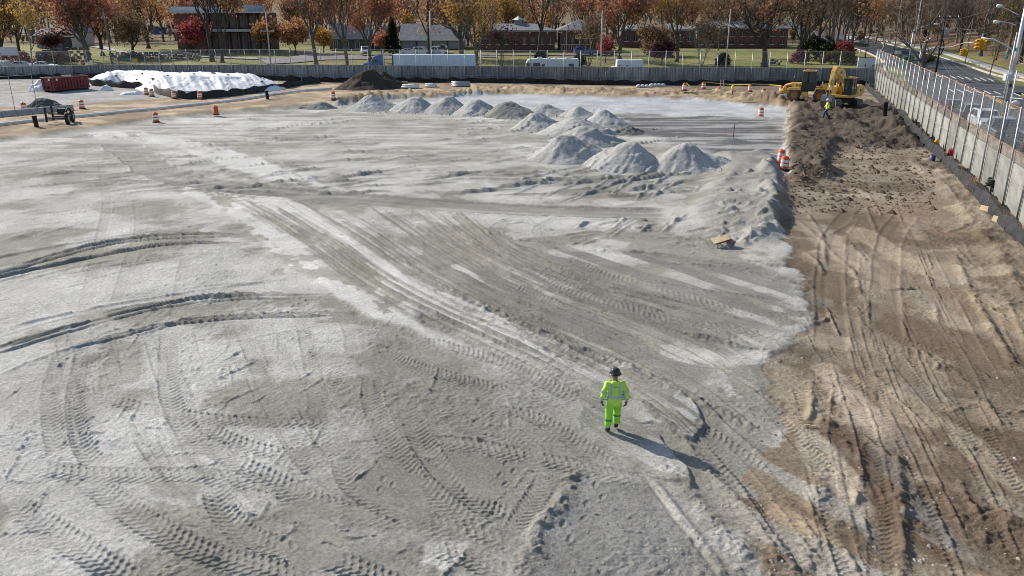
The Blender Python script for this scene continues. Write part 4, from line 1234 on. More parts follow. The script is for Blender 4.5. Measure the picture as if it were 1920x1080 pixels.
# ------------------------------------------------------------------ pipes, stubs and odds and ends
M_PVC = mat("white_pipe", (.72, .73, .74), .4, noise=.06, nscale=3)
def pipe_line(name, label, px, r, m, dz=.0, seg=8):
    P = catmull([[*on_ground(u, v)] for u, v in px], 1.0)
    b = MB().tube([(x, y, ground_z(x, y) + r + dz) for x, y, z in P], r, seg)
    return tag(b.build(name, m, None, True), label, "pipe")
pipe_line("long_pipe", "long white pipe lying along the left edge from the pump to the soil heap", [(-60, 243), (0, 236), (70, 228), (140, 221), (230, 212), (330, 202), (440, 190), (520, 178), (575, 171), (622, 168)], .13, M_PVC, .02)
def stub(u, v, h, label):
    p = on_ground(u, v)
    b = MB().lathe([(.19, -.1), (.19, h - .12), (.22, h - .12), (.22, h), (.17, h), (.17, h - .3), (0, h - .3)], 16, cap=False)
    o = b.build("pipe_stub", M_RUBBER, None, True, loc=tuple(p)); o.rotation_euler = (.0, -.06, 0)
    tag(o, label, "pipe")
stub(69, 238, 1.0, "black upright pipe stub left of the towed pump cart")
stub(502, 186, 1.0, "black upright pipe stub beside the long white pipe")
stub(1659, 218, 1.35, "tall black upright pipe stub in the dirt near the right wall")

def barrier():
    root = empty("low_barrier", (0, 0, 0), 0, "low grey barrier with thin fence posts at the left edge of the lot", "barrier")
    a, b = on_ground(-90, 229), on_ground(137, 206)
    M = mat("barrier_concrete", (.33, .335, .33), .85, noise=.2)
    d = b - a; L = d.length; n = 8; dn = d.normalized()
    seg = MB().prism([(-.3, 0), (.3, 0), (.22, .2), (.12, .55), (-.12, .55), (-.22, .2)], -L / n / 2 + .02, L / n / 2 - .02).mesh("barrier_block", M, bevel=.015)
    for i in range(n):
        c = a.lerp(b, (i + .5) / n)
        link("barrier_block", seg, root, (c.x, c.y, ground_z(c.x, c.y)), (0, 0, math.atan2(dn.y, dn.x) - pi / 2))
    pm = MB().tube([(0, 0, 0), (0, 0, 3.6)], .035, 6).mesh("thin_post", M_GALV, True)
    for u, v in ((-40, 224), (30, 218), (72, 213)):
        c = on_ground(u, v); link("thin_post", pm, root, (c.x, c.y + .05, c.z + .3))
    pr = MB()
    for z in (3.85, 2.2):
        pr.tube([tuple(on_ground(-40, 224) + Vector((0, .05, z))), tuple(on_ground(72, 213) + Vector((0, .05, z)))], .018, 5)
    pr.build("thin_rail", M_GALV, root)
barrier()

def wheel(root, name, r, w, loc, rz, hub, mrub=None, tread=0, hubm=None, lug=.04):
    """tyre with its rim as a sub-part; axle along local X after rz"""
    M = Matrix.Rotation(pi / 2, 3, 'Y')
    prof = [(r * .56, -w / 2), (r * .8, -w / 2 * 1.02), (r * .95, -w / 2 * .94), (r, -w / 2 * .62), (r, w / 2 * .62), (r * .95, w / 2 * .94), (r * .8, w / 2 * 1.02), (r * .56, w / 2)]
    b = MB().lathe(prof, 28, M=M, cap=False)
    if tread:
        for i in range(tread):
            a = 2 * pi * i / tread
            for s in (-1, 1):
                an = a + (pi / tread if s > 0 else 0)
                b.box((s * w * .24, -sin(an) * (r + lug * .2), cos(an) * (r + lug * .2)), (w * .5, lug * 1.6, lug * 2.0), M=Matrix.Rotation(an, 3, 'X') @ Matrix.Rotation(s * .4, 3, 'Z'))
    o = b.build(name, mrub or M_RUBBER, root, True, loc=loc, rot=(0, 0, rz))
    h = MB().lathe([(r * .585, -w * .42), (r * .585, -w * .3), (r * .5, -w * .2), (r * .2, -w * .16), (r * .18, -w * .3), (0, -w * .3)], 22, M=M, cap=False)
    h.lathe([(0, w * .3), (r * .18, w * .3), (r * .2, w * .16), (r * .5, w * .2), (r * .585, w * .3), (r * .585, w * .42)], 22, M=M, cap=False)
    h.build("rim", hub if hubm is None else hubm, o, True)
    return o

def pump_cart():
    p = on_ground(128, 231)
    M = mat("cart_dark", (.03, .03, .032), .6, .3, noise=.4); root = empty("towed_cart", (p.x, p.y, p.z), R(8), "black two-wheeled reel cart standing over the long white pipe", "cart")
    for y, x in ((-.9, .35), (.9, .1)): wheel(root, "wheel", .55, .28, (x, y, .55), R(8), mat("hub_pale", (.5, .5, .5), .6))
    b = MB()
    b.bar((-1.6, .9, .2), (-1.6, .9, 1.6), .16); b.bar((-1.6, -.6, .2), (-1.6, -.6, 1.55), .16); b.bar((-1.6, 0, .9), (.4, 0, .8), .12)
    b.bar((-1.6, .9, .55), (.2, .9, .55), .12); b.bar((-1.6, -.6, .6), (.3, -.9, .55), .12); b.bar((.2, -.8, .55), (.2, .8, .55), .1)
    b.build("frame", M, root, bevel=.015)
    pts = [(0.2 + .0 * k, .55 * cos(k * .5), .95 + .42 * sin(k * .5)) for k in range(14)]
    MB().tube(pts, .09, 7).build("hose_coil", M, root, True)
    MB().box((-.4, .1, 1.1), (.7, .5, .5)).build("pump_box", M, root, bevel=.04)
pump_cart()

def bundle(name, label, cat, u, v, n, L, r, m, rz=0.0, stack=3, dz=.0):
    p = on_ground(u, v); root = empty(name, (p.x, p.y, p.z + .02), rz, label, cat)
    me = MB().tube([(-L / 2, 0, 0), (L / 2, 0, 0)], r, 9).mesh("pipe", m, True)
    k = 0
    for lv in range(stack):
        for i in range(n - lv):
            link("pipe", me, root, (random.uniform(-.1, .1), (i - (n - lv - 1) / 2) * r * 2.05, r + lv * r * 1.75))
    st = MB()
    for x in (-L * .3, L * .3): st.box((x, 0, .0 + r * stack * 1.9 + .04), (.06, n * r * 2, .03))
    st.build("strap", M_RUBBER, root)
bundle("pipe_bundle", "white pipe bundle beside the right flank of the dark soil heap", "pipe bundle", 770, 165, 4, 2.3, .13, M_PVC, .05, 2)
bundle("pipe_bundle", "small white pipe bundle, middle one of three by the back wall", "pipe bundle", 808, 163, 4, 1.5, .12, M_PVC, -.08, 2)
bundle("frame_stack", "stack of silvery metal frames against the black silt fence", "metal stack", 864, 162, 5, 2.6, .075, M_GALV, .03, 5)
def timber(name, label, u, v, n, L, m, rz):
    p = on_ground(u, v); root = empty(name, (p.x, p.y, p.z + .02), rz, label, "timber stack")
    me = MB().box((0, 0, .06), (L, .22, .1)).mesh("plank", m, bevel=.01)
    for lv in range(n):
        for i in range(3): link("plank", me, root, (random.uniform(-.1, .1), (i - 1) * .24, lv * .11), (0, 0, random.uniform(-.02, .02)))
M_OLDW = mat("old_timber", (.26, .225, .185), .85, noise=.3, nscale=3)
M_NEWW = mat("new_timber", (.62, .47, .30), .7, noise=.15, nscale=3)
timber("plank_stack", "low stack of grey planks at the right foot of the soil heap", 750, 161, 5, 2.2, M_OLDW, .04)
def debris_bags(u, v, label, seed):
    p = on_ground(u, v)
    n = 20; b = MB()
    for i in range(4):
        b.lathe([(0, 0), (.35, .03), (.42, .16), (.3, .34), (.1, .42), (0, .44)], 10, c=(i * .55 - .8, random.uniform(-.2, .2), 0), cap=False)
    o = b.build("rubbish_bag", mat("bag_white", (.55, .56, .58), .5, noise=.25), None, True, loc=tuple(p)); tag(o, label, "rubbish bag")
debris_bags(1208, 164, "pile of pale rubbish sacks at the foot of the back wall, left one", 1)
debris_bags(1232, 162, "pale rubbish sacks with blue sheen at the foot of the back wall, right one", 2)
# taped-off strip
def hydrant():
    p = on_ground(1373, 177); root = empty("hydrant", (p.x, p.y, p.z), 0, "yellow-topped red hydrant in the taped-off strip", "hydrant")
    MB().lathe([(.16, 0), (.16, .06), (.11, .1), (.11, .55), (.14, .57)], 14).lathe([(.06, -.18), (.06, .18)], 10, c=(0, 0, .42), M=Matrix.Rotation(pi / 2, 3, 'X')).build("barrel", mat("hydrant_red", (.4, .04, .03), .5), root, True)
    MB().lathe([(.17, .57), (.2, .62), (.2, .86), (.16, .98), (.06, 1.06), (0, 1.08)], 14, cap=False).build("bonnet", mat("hydrant_yellow", (.75, .55, .08), .5), root, True)
hydrant()
def ladder(u, v):
    p = on_ground(u, v); root = empty("ladder", (p.x, p.y, p.z), R(15), "short orange and white ladder leaning beside a drum", "ladder")
    m = mat("ladder_pale", (.72, .45, .32), .5)
    for s in (-.24, .24): MB().bar((s, 0, 0), (s + .35, .9, 1.5), .06).build("stile", m, root)
    for k in range(5):
        t = (k + .5) / 5; MB().bar((-.24 + .35 * t, .9 * t, 1.5 * t), (.24 + .35 * t, .9 * t, 1.5 * t), .045).build("rung", M_WH, root)
ladder(1354, 174)
def tape(us, label):
    P = [on_ground(u, v) + Vector((0, 0, z)) for u, v, z in us]
    b = MB(); Q = catmull(P, .6)
    for a, c in zip(Q[:-1], Q[1:]): b.add([a, c, c + np.array([0, 0, .09]), a + np.array([0, 0, .09])], [(0, 1, 2, 3)])
    tag(b.build("caution_tape", mat("tape_yellow", (.62, .55, .08), .5), None), label, "caution tape")
tape([(1286, 169, .9), (1300, 170, .3), (1319, 167, .9)], "yellow caution tape between the two left drums at the back wall")
tape([(1322, 167, .9), (1360, 166, .55), (1406, 172, .9)], "yellow caution tape from the back drum towards the ladder")
tape([(1408, 171, .9), (1440, 168, .6), (1464, 175, .9)], "yellow caution tape at the right end of the taped-off strip")
for i, (u, v, L, rz, lb) in enumerate(((1318, 171, 3.2, .0, "long pale plank behind the drums at the back wall"), (1360, 178, 2.2, -.3, "short pale plank lying beside the ladder"), (1420, 176, 1.9, .2, "pale plank between the two drums left of the loader"))):
    p = on_ground(u, v); o = MB().box((0, 0, .05), (L, .2, .08)).build("plank", M_NEWW, None, loc=(p.x, p.y, p.z + .02), rot=(0, 0, rz), bevel=.01); tag(o, lb, "plank")
pp = on_ground(1451, 181); tag(MB().tube([(-1.8, 0, .12), (-.6, .1, .12), (.6, -.05, .12), (1.8, .1, .12)], .11, 8).build("grey_pipe", M_PVC, None, True, loc=tuple(pp)), "short grey pipe on the ground behind the loader", "pipe")

def broken_crate():
    p = on_ground(1350, 461); root = empty("timber_box", (p.x, p.y, p.z - .02), R(12), "tilted pale plywood box on blocks in the grey gravel", "timber box")
    root.scale = (.68, .68, .68); M2 = mat("grey_board", (.23, .205, .2), .8, noise=.3)
    Mx = Matrix.Rotation(R(-14), 3, 'Y') @ Matrix.Rotation(R(16), 3, 'X')
    MB().box((0, 0, .5), (1.15, .62, .03), M=Mx).build("plywood_sheet", M_NEWW, root, bevel=.004)
    MB().box((.1, .03, .40), (1.0, .5, .06), M=Mx).build("plywood_sheet", mat("red_ply", (.16, .08, .055), .8), root)
    for i in range(3): MB().box((.5 + i * .11, .0 + i * .02, .3), (.045, .85, .42), M=Matrix.Rotation(R(26), 3, 'Y') @ Matrix.Rotation(R(25), 3, 'Z')).build("board", M2, root, bevel=.006)
    for x, y in ((-.32, -.22), (.06, -.28), (.28, -.3)): MB().box((x, y, .06), (.16, .12, .16), .4).build("block", mat("pale_block", (.45, .43, .4), .85), root, bevel=.01)
    MB().bar((.15, .2, .5), (.1, .35, 1.05), .03).build("stick", M2, root)
broken_crate()
def bar_stick(u, v, a, b, label, r=.02, m=None):
    p = on_ground(u, v); tag(MB().bar(a, b, r * 2).build("stake", m or M_OLDW, None, loc=tuple(p)), label, "stake")
bar_stick(1374, 262, (0, 0, -.1), (.05, 0, 1.3), "thin dark stake standing in the low gravel mound", .025, M_RUBBER)
bar_stick(1362, 262, (0, 0, -.1), (-.12, 0, .7), "thin orange stake leaning left of the dark stake", .02, M_OR)

# things along the right wall
def bucket(u, v, label, m, h=.36, r=.17, x=0):
    p = on_ground(u, v); root = empty("bucket", tuple(p), 0, label, "bucket")
    MB().lathe([(r * .82, 0), (r, h), (r * .94, h), (r * .78, .03), (0, .03)], 16, cap=False).build("pail", m, root, True)
    MB().tube([(r * cos(a), 0.02, h - .03 - r * .5 * sin(a) * .2) for a in np.linspace(0, pi, 9)], .008, 5).build("handle", M_GALV, root)
bucket(1748, 302, "dark blue bucket on the dirt bank by the right wall", mat("bucket_blue", (.02, .045, .16), .4), .42, .2)
def jug(u, v, label):
    p = on_ground(u, v); root = empty("fuel_can", tuple(p + Vector((.15, 0, .05))), R(20), label, "fuel can")
    MB().box((0, 0, .3), (.36, .26, .6), taper=.85).build("can", mat("can_red", (.42, .02, .03), .4), root, bevel=.05)
    MB().tube([(.05, 0, .58), (.12, 0, .74), (.2, 0, .82)], .04, 8).build("spout", M_WH, root, True)
    MB().tube([(-.15, 0, .58), (-.12, 0, .7), (.02, 0, .7), (.06, 0, .6)], .025, 6).build("grip", mat("can_red", (.42, .02, .03)), root, True)
jug(1776, 297, "red fuel can with white spout at the foot of the right wall")
def ybag(u, v):
    p = on_ground(u, v); b = MB().lathe([(0, 0), (.17, .03), (.2, .14), (.13, .32), (.05, .42), (0, .43)], 12, cap=False)
    tag(b.build("yellow_sack", mat("sack_yellow", (.62, .36, .04), .7, noise=.25), None, True, loc=tuple(p + Vector((.2, 0, .25)))), "crumpled yellow sack at the foot of the right wall", "sack")
ybag(1750, 276)
def coil(u, v):
    p = on_ground(u, v); b = MB()
    for k in range(4):
        b.tube([(cos(a) * .42 + k * .05, sin(a) * .32, .1 + k * .12 + .05 * sin(a * 2 + k)) for a in np.linspace(0, 2 * pi, 18)], .055, 6)
    tag(b.build("hose_coil", M_RUBBER, None, True, loc=tuple(p + Vector((.35, .2, .3)))), "coil of black hose behind the silt fence at the right wall", "hose")
coil(1851, 362)
def net(u, v):
    p = on_ground(u, v); b = MB()
    for k in range(5): b.bar((k * .12 - .25, 0, 0), (k * .12 - .15 + .1, .05, .75 + .1 * (k % 2)), .025)
    b.bar((-.25, 0, .3), (.3, 0, .35), .02); b.bar((-.2, .02, .6), (.35, .02, .66), .02)
    tag(b.build("snow_fence_scrap", mat("netting_rust", (.35, .09, .04), .7), None, loc=tuple(p)), "scrap of orange slatted netting against the silt fence", "netting")
net(1818, 357)
for u, v, L, lb, rz in ((1858, 398, 1.25, "upper one of two pale planks leaning on the right silt fence", -62), (1876, 417, .95, "lower one of two pale planks leaning on the right silt fence", -64)):
    p = on_ground(u, v); o = MB().box((0, 0, .1), (L, .05, .34)).build("plank", M_NEWW, None, loc=(p.x, p.y, p.z), rot=(R(-20), 0, R(rz)), bevel=.008); tag(o, lb, "plank")
# stones and clods
def rocks(n, region, label, m, smin, smax, seed):
    random.seed(seed); b = MB()
    for i in range(n):
        for _ in range(30):
            u, v = region()
            if u is not None: break
        p = on_ground(u, v); s = random.uniform(smin, smax) * (1 + (random.random() ** 6) * 2)
        bm_v = [Vector((random.uniform(.7, 1.2) * x, random.uniform(.7, 1.2) * y, random.uniform(.6, 1.1) * z)) * s + p for x, y, z in ((1, 0, 0), (-1, 0, 0), (0, 1, 0), (0, -1, 0), (0, 0, .8), (0, 0, -.5))]
        b.add(bm_v, [(0, 2, 4), (2, 1, 4), (1, 3, 4), (3, 0, 4), (2, 0, 5), (1, 2, 5), (3, 1, 5), (0, 3, 5)])
    o = b.build(label, m, None, False); o["kind"] = "stuff"
rocks(700, lambda: (random.uniform(1400, 1915), 330 + random.random() ** .7 * 740), "scattered_stones", mat("pale_stone", (.30, .27, .23), .9, noise=.4, nscale=1), .01, .03, 5)
rocks(1500, lambda: (random.uniform(1480, 1750), random.uniform(195, 400)), "soil_clods", mat("clod", (.15, .108, .072), .95, noise=.4, nscale=1), .03, .12, 6)
rocks(1300, lambda: (random.choice([random.gauss(1040, 30), random.gauss(1260, 60), random.uniform(1320, 1480), random.uniform(1090, 1300)]), random.uniform(880, 1078)), "gravel_crumbs", mat("grey_crumb", (.36, .35, .32), .95, noise=.3, nscale=1), .006, .018, 8)
def _foot():
    a = random.choice(HEAPS); t = random.uniform(-.05, 1.05)
    return (a[0] + (a[1] - a[0]) * t, a[2] - (a[1] - a[0]) * .06 * (abs(t - .5) * 2) ** 2 + random.gauss(1, 2))
rocks(1500, _foot, "rolled_stones", mat("rolled_stone", (.36, .355, .335), .95, noise=.35, nscale=1), .03, .085, 9)
for i, (u, v, L, rz) in enumerate(((1513, 800, .16, .0), (1525, 802, .14, -.1))):
    p = on_ground(u, v); o = MB().box((0, 0, .02), (L, .035, .03)).build("wood_scrap", M_NEWW, None, loc=(p.x, p.y, p.z + .02), rot=(0, 0, rz)); tag(o, ["whitish lath scrap, left of a pair in the brown dirt", "whitish lath scrap, right of a pair in the brown dirt"][i], "wood scrap")
# ------------------------------------------------------------------ people
from mathutils.bvhtree import BVHTree
def skin_mesh(name, joints, edges, m, sub=2, root=0):
    """joints: list of (x,y,z, rx, ry)"""
    me = bpy.data.meshes.new(name + "_cage")
    me.from_pydata([j[:3] for j in joints], edges, [])
    o = bpy.data.objects.new(name + "_cage", me); COL.objects.link(o)
    md = o.modifiers.new("s", 'SKIN'); md.use_smooth_shade = True
    for i, j in enumerate(joints):
        sv = me.skin_vertices[0].data[i]
        sv.radius = (j[3], j[4] if len(j) > 4 else j[3]); sv.use_root = (i == root)
    sd = o.modifiers.new("d", 'SUBSURF'); sd.levels = sub; sd.render_levels = sub
    dg = bpy.context.evaluated_depsgraph_get()
    ev = o.evaluated_get(dg)
    out = bpy.data.meshes.new_from_object(ev)
    out.name = name
    bpy.data.objects.remove(o); bpy.data.meshes.remove(me)
    out.materials.clear(); out.materials.append(m)
    out.polygons.foreach_set("use_smooth", [True] * len(out.polygons))
    return out

def crumple(me, amt, freq, seed):
    n = len(me.vertices); co = np.empty(n * 3, np.float32); me.vertices.foreach_get("co", co); co = co.reshape(-1, 3)
    no = np.empty(n * 3, np.float32); me.vertices.foreach_get("normal", no); no = no.reshape(-1, 3)
    k = (fbm(co[:, 0] * freq + seed, co[:, 2] * freq * 1.3 + co[:, 1] * freq, 1.0, 3, seed) - .5) * 2 * amt
    co += no * k[:, None]
    me.vertices.foreach_set("co", co.ravel()); me.update()
    return me

def bvh(me): return BVHTree.FromPolygons([v.co for v in me.vertices], [p.vertices for p in me.polygons])
def band(tree, c, axis, w, m, name, parent, gap=.007, seg=26, reach=.4, arc=(0, 2 * pi)):
    """reflective band lying on a garment: cast inwards round an axis"""
    axis = Vector(axis).normalized(); x = axis.orthogonal().normalized(); y = axis.cross(x)
    vs = []
    for k in range(seg + 1):
        a = arc[0] + (arc[1] - arc[0]) * k / seg
        d = x * cos(a) + y * sin(a)
        for s in (-.5, .5):
            o = Vector(c) + axis * (w * s) + d * reach
            h = tree.ray_cast(o, -d, reach)
            p = (h[0] + d * gap) if h[0] is not None else Vector(c) + axis * (w * s) + d * .1
            vs.append(p)
    fs = [(2 * k, 2 * k + 1, 2 * k + 3, 2 * k + 2) for k in range(seg)]
    return MB().add(vs, fs).build(name, m, parent, True)
def strip(tree, pts, side, w, m, name, parent, gap=.008):
    vs = []
    for p in pts:
        for s in (-.5, .5):
            o = Vector(p) + Vector((w * s, side * .5, 0))
            h = tree.ray_cast(o, Vector((0, -side, 0)), 1.0)
            q = h[0] + Vector((0, side * gap, 0)) if h[0] is not None else Vector(p)
            vs.append(q)
    fs = [(2 * k, 2 * k + 1, 2 * k + 3, 2 * k + 2) for k in range(len(pts) - 1)]
    return MB().add(vs, fs).build(name, m, parent, True)

def make_person(loc, rz, label, jacket, trousers, hat, glove, pose, stripes=True, hood=None, scale=1.0):
    root = empty("person", loc, rz, label, "person")
    root.scale = (scale,) * 3
    skin = mat("skin_tone", (.26, .14, .095), .6)
    P = pose
    J = [(0, 0, .94, .11, .09), (0, .01, 1.13, .11, .09), (0, .02, 1.33, .13, .1), (0, .01, 1.47, .062, .06), (0, .035, 1.56, .062, .065), (0, .05, 1.66, .09, .1), (0, .05, 1.75, .075, .085)]
    E = [(0, 1), (1, 2), (2, 3), (3, 4), (4, 5), (5, 6)]
    idx = {}
    def add(key, v, par, r1, r2=None):
        J.append((*v, r1, r2 or r1)); E.append((par, len(J) - 1)); idx[key] = len(J) - 1; return len(J) - 1
    for s, k in ((-1, 'L'), (1, 'R')):
        a = add('sh' + k, P['sh' + k], 2, .075); a = add('el' + k, P['el' + k], a, .055, .05); a = add('wr' + k, P['wr' + k], a, .036, .032)
        add('hd' + k, tuple(Vector(P['wr' + k]).lerp(Vector(P['hd' + k]), .55)), a, .04, .024)
        a = add('hp' + k, P['hp' + k], 0, .1); a = add('kn' + k, P['kn' + k], a, .07); a = add('an' + k, P['an' + k], a, .045); add('to' + k, P['to' + k], a, .045, .032)
    body = skin_mesh("body", J, E, skin, 2)
    bo = link("body", body, root)
    # face
    fc = MB()
    fc.lathe([(0, 0), (.014, .004), (.016, .03), (.008, .05)], 8, c=(0, .148, 1.635), cap=False)
    fc.box((0, .146, 1.605), (.05, .012, .01))
    for s in (-1, 1):
        fc.box((s * .034, .14, 1.675), (.024, .012, .01)); fc.lathe([(0, -.012), (.028, -.004), (.026, .01), (0, .014)], 8, c=(s * .092, .045, 1.655), M=Matrix.Rotation(pi / 2, 3, 'Y'), cap=False)
    fo = fc.build("face", skin, bo, True)
    # fingers
    gl = mat(glove[0], glove[1], .75)
    for s, k in ((-1, 'L'), (1, 'R')):
        w = Vector(P['wr' + k]); h = Vector(P['hd' + k]); d = (h - w).normalized()
        fwd = Vector((0, 1, 0)); fwd = (fwd - d * fwd.dot(d)).normalized(); inn = d.cross(fwd) * 1.0
        if inn.x * s > 0: inn = -inn
        JJ = [(*w, .036, .034), (*(w + d * .05), .042, .024), (*(w + d * .09), .042, .023)]; EE = [(0, 1), (1, 2)]
        hb = MB()
        g = skin_mesh("glove_palm", JJ, EE, gl, 1)
        ho = link("glove", g, root)
        for fi, (off, ln) in enumerate(((.03, .072), (.01, .082), (-.011, .077), (-.03, .06))):
            b0 = w + d * .085 + fwd * off
            p1 = b0 + d * ln * .5 + inn * .008; p2 = p1 + d * ln * .35 + inn * .025; p3 = p2 + d * ln * .2 + inn * .028
            hb.tube([b0, p1, p2, p3], [.0105, .01, .0092, .007], 6)
        t0 = w + d * .035 + fwd * .035
        hb.tube([t0, t0 + d * .03 + fwd * .022 + inn * .01, t0 + d * .062 + fwd * .024 + inn * .022], [.013, .012, .009], 6)
        hb.build("finger", gl, ho, True)
    # trousers
    tr = mat(trousers[0], trousers[1], .75, noise=.1, nscale=6, bump=.01, bscale=9)
    TJ = [(0, 0, 1.06, .15, .11), (0, 0, .93, .17, .135)]; TE = [(0, 1)]
    for k in 'LR':
        hp, kn, an = Vector(P['hp' + k]), Vector(P['kn' + k]), Vector(P['an' + k])
        n0 = len(TJ)
        TJ += [(*hp, .125, .125), (*hp.lerp(kn, .5), .118, .115), (*kn, .1, .1), (*kn.lerp(an, .5), .1, .1), (*kn.lerp(an, .88), .098, .1)]
        TE += [(1, n0), (n0, n0 + 1), (n0 + 1, n0 + 2), (n0 + 2, n0 + 3), (n0 + 3, n0 + 4)]
    trm = crumple(skin_mesh("trousers", TJ, TE, tr, 3, 1), .024, 8, 3)
    to = link("trousers", trm, root)
    # jacket
    jm = mat(jacket[0], jacket[1], .75, noise=.08, nscale=6, bump=.012, bscale=8)
    JJ = [(0, 0, .80, .21, .165), (0, 0, 1.0, .205, .16), (0, .01, 1.2, .2, .15), (0, .015, 1.37, .19, .14), (0, .01, 1.47, .1, .095)]
    JE = [(0, 1), (1, 2), (2, 3), (3, 4)]
    for k in 'LR':
        sh, el, wr = Vector(P['sh' + k]), Vector(P['el' + k]), Vector(P['wr' + k]); n0 = len(JJ)
        JJ += [(*sh, .1, .1), (*sh.lerp(el, .5), .088, .086), (*el, .08, .08), (*el.lerp(wr, .55), .072, .072), (*el.lerp(wr, .95), .066, .064)]
        JE += [(3, n0), (n0, n0 + 1), (n0 + 1, n0 + 2), (n0 + 2, n0 + 3), (n0 + 3, n0 + 4)]
    jme = crumple(skin_mesh("jacket", JJ, JE, jm, 3, 2), .022, 9, 5)
    jo = link("jacket", jme, root)
    if hood:
        hm = mat(hood[0], hood[1], .8)
        hme = crumple(skin_mesh("hood", [(-.1, -.02, 1.47, .05), (-.06, -.085, 1.495, .05), (0, -.105, 1.5, .055), (.06, -.085, 1.495, .05), (.1, -.02, 1.47, .05)], [(0, 1), (1, 2), (2, 3), (3, 4)], jm, 2, 2), .006, 12, 2)
        link("hood", hme, root)
        link("orange_collar", skin_mesh("orange_collar", [(0, .02, 1.47, .1, .095), (0, .02, 1.535, .085, .09)], [(0, 1)], hm, 2, 0), root)
    if stripes:
        sm = mat("reflective_grey", (.36, .50, .54), .35, .2)
        t = bvh(jme); tt_ = bvh(trm)
        band(t, (0, 0, 1.10), (0, 0, 1), .065, sm, "reflective_band", jo)
        for s in (-1, 1):
            strip(t, [(s * .115, 0, z) for z in np.linspace(1.1, 1.46, 10)], -1, .055, sm, "reflective_stripe", jo)
            strip(t, [(s * .115, 0, z) for z in np.linspace(1.1, 1.44, 10)], 1, .055, sm, "reflective_stripe", jo)
            k = 'L' if s < 0 else 'R'
            el, wr, sh, kn, an = (Vector(P[q + k]) for q in ('el', 'wr', 'sh', 'kn', 'an'))
            band(t, sh.lerp(el, .78), el - sh, .045, sm, "reflective_band", jo, reach=.16); band(t, el.lerp(wr, .62), wr - el, .045, sm, "reflective_band", jo, reach=.15)
            band(tt_, kn.lerp(an, .12 if s > 0 else .28), (kn - an) + Vector((0, 0, .0)), .04, mat("reflective_dark", (.05, .2, .16), .4), "reflective_band", to, reach=.115)
    # boots
    bm_ = mat("boot_leather", (.035, .028, .024), .6)
    for k in 'LR':
        an, toe = Vector(P['an' + k]), Vector(P['to' + k]); d = (toe - an); heel = an - Vector((d.x, d.y, 0)).normalized() * .05
        link("boot", skin_mesh("boot", [(*(an + Vector((0, 0, .1))), .058), (*an, .058), (*(heel + Vector((0, 0, -.035))), .05, .045), (*(an.lerp(toe, .55) + Vector((0, 0, -.01))), .055, .045), (*toe, .052, .036)], [(0, 1), (1, 2), (1, 3), (3, 4)], bm_, 2, 1), root)
    # hard hat
    hc = mat(hat[0], hat[1], .35, coat=.3)
    hb = MB().lathe([(.132, 0), (.134, .03), (.126, .08), (.1, .13), (.06, .155), (0, .163)], 22, cap=False)
    hb.lathe([(.128, .004), (.162, -.004), (.162, .004), (.134, .014)], 22, cap=False); hb.box((0, .15, .0), (.16, .07, .012)); hb.box((0, 0, .155), (.03, .2, .022))
    h = hb.build("hard_hat", hc, root, True, loc=(0, .045, 1.69))
    if stripes: MB().box((-.075, -.108, .035), (.07, .008, .022), rz=.62).build("hat_sticker", M_WH, h)
    return root

POSE_WALK = dict(shL=(-.2, .01, 1.41), elL=(-.3, -.03, 1.16), wrL=(-.315, .04, .935), hdL=(-.31, .06, .84), shR=(.2, .01, 1.41), elR=(.305, -.04, 1.16), wrR=(.32, .0, .93), hdR=(.315, .01, .835),
                 hpL=(-.105, 0, .88), knL=(-.12, .05, .5), anL=(-.13, 0, .11), toL=(-.15, .15, .045), hpR=(.105, 0, .88), knR=(.115, .14, .51), anR=(.105, .12, .16), toR=(.11, .27, .075))
LIME = ("hi_vis_jacket", (.52, .80, .12)); LIMET = ("hi_vis_trousers", (.33, .72, .07))
p = on_ground(1149, 811)
make_person((p.x, p.y, p.z - .02), R(4), "worker in lime high visibility jacket and trousers with black hard hat walking away", LIME, LIMET, ("hat_black", (.02, .021, .024)), ("glove_black", (.018, .016, .016)), POSE_WALK, True, ("collar_orange", (.82, .17, .03)), .975)
POSE_STEP = dict(POSE_WALK, knL=(-.1, .26, .54), anL=(-.1, .3, .13), toL=(-.1, .46, .06), knR=(.1, .02, .5), anR=(.1, -.26, .17), toR=(.1, -.12, .06), elL=(-.28, -.1, 1.17), wrL=(-.28, -.02, .95), hdL=(-.27, .0, .86), elR=(.28, .06, 1.17), wrR=(.27, .2, 1.0), hdR=(.26, .26, .93))
p = on_ground(1549, 222)
make_person((p.x, p.y, p.z - .02), R(82), "worker in yellow top and blue jeans with white hard hat stepping over the churned soil", ("yellow_top", (.62, .74, .09)), ("blue_jeans", (.06, .1, .17)), ("hat_white", (.72, .71, .68)), ("hand_skin", (.26, .14, .095)), POSE_STEP, False, None, 1.0)

# ------------------------------------------------------------------ lettering
def lettering(txt, size, m, name="lettering", parent=None, loc=(0, 0, 0), rot=(0, 0, 0), ext=.004, shear=0.0):
    cu = bpy.data.curves.new(name, 'FONT'); cu.body = txt; cu.size = size; cu.extrude = ext; cu.align_x = 'CENTER'; cu.align_y = 'CENTER'; cu.shear = shear
    o = bpy.data.objects.new(name + "_tmp", cu); COL.objects.link(o)
    dg = bpy.context.evaluated_depsgraph_get()
    me = bpy.data.meshes.new_from_object(o.evaluated_get(dg))
    bpy.data.objects.remove(o); me.materials.clear(); me.materials.append(m)
    return link(name, me, parent, loc, rot)

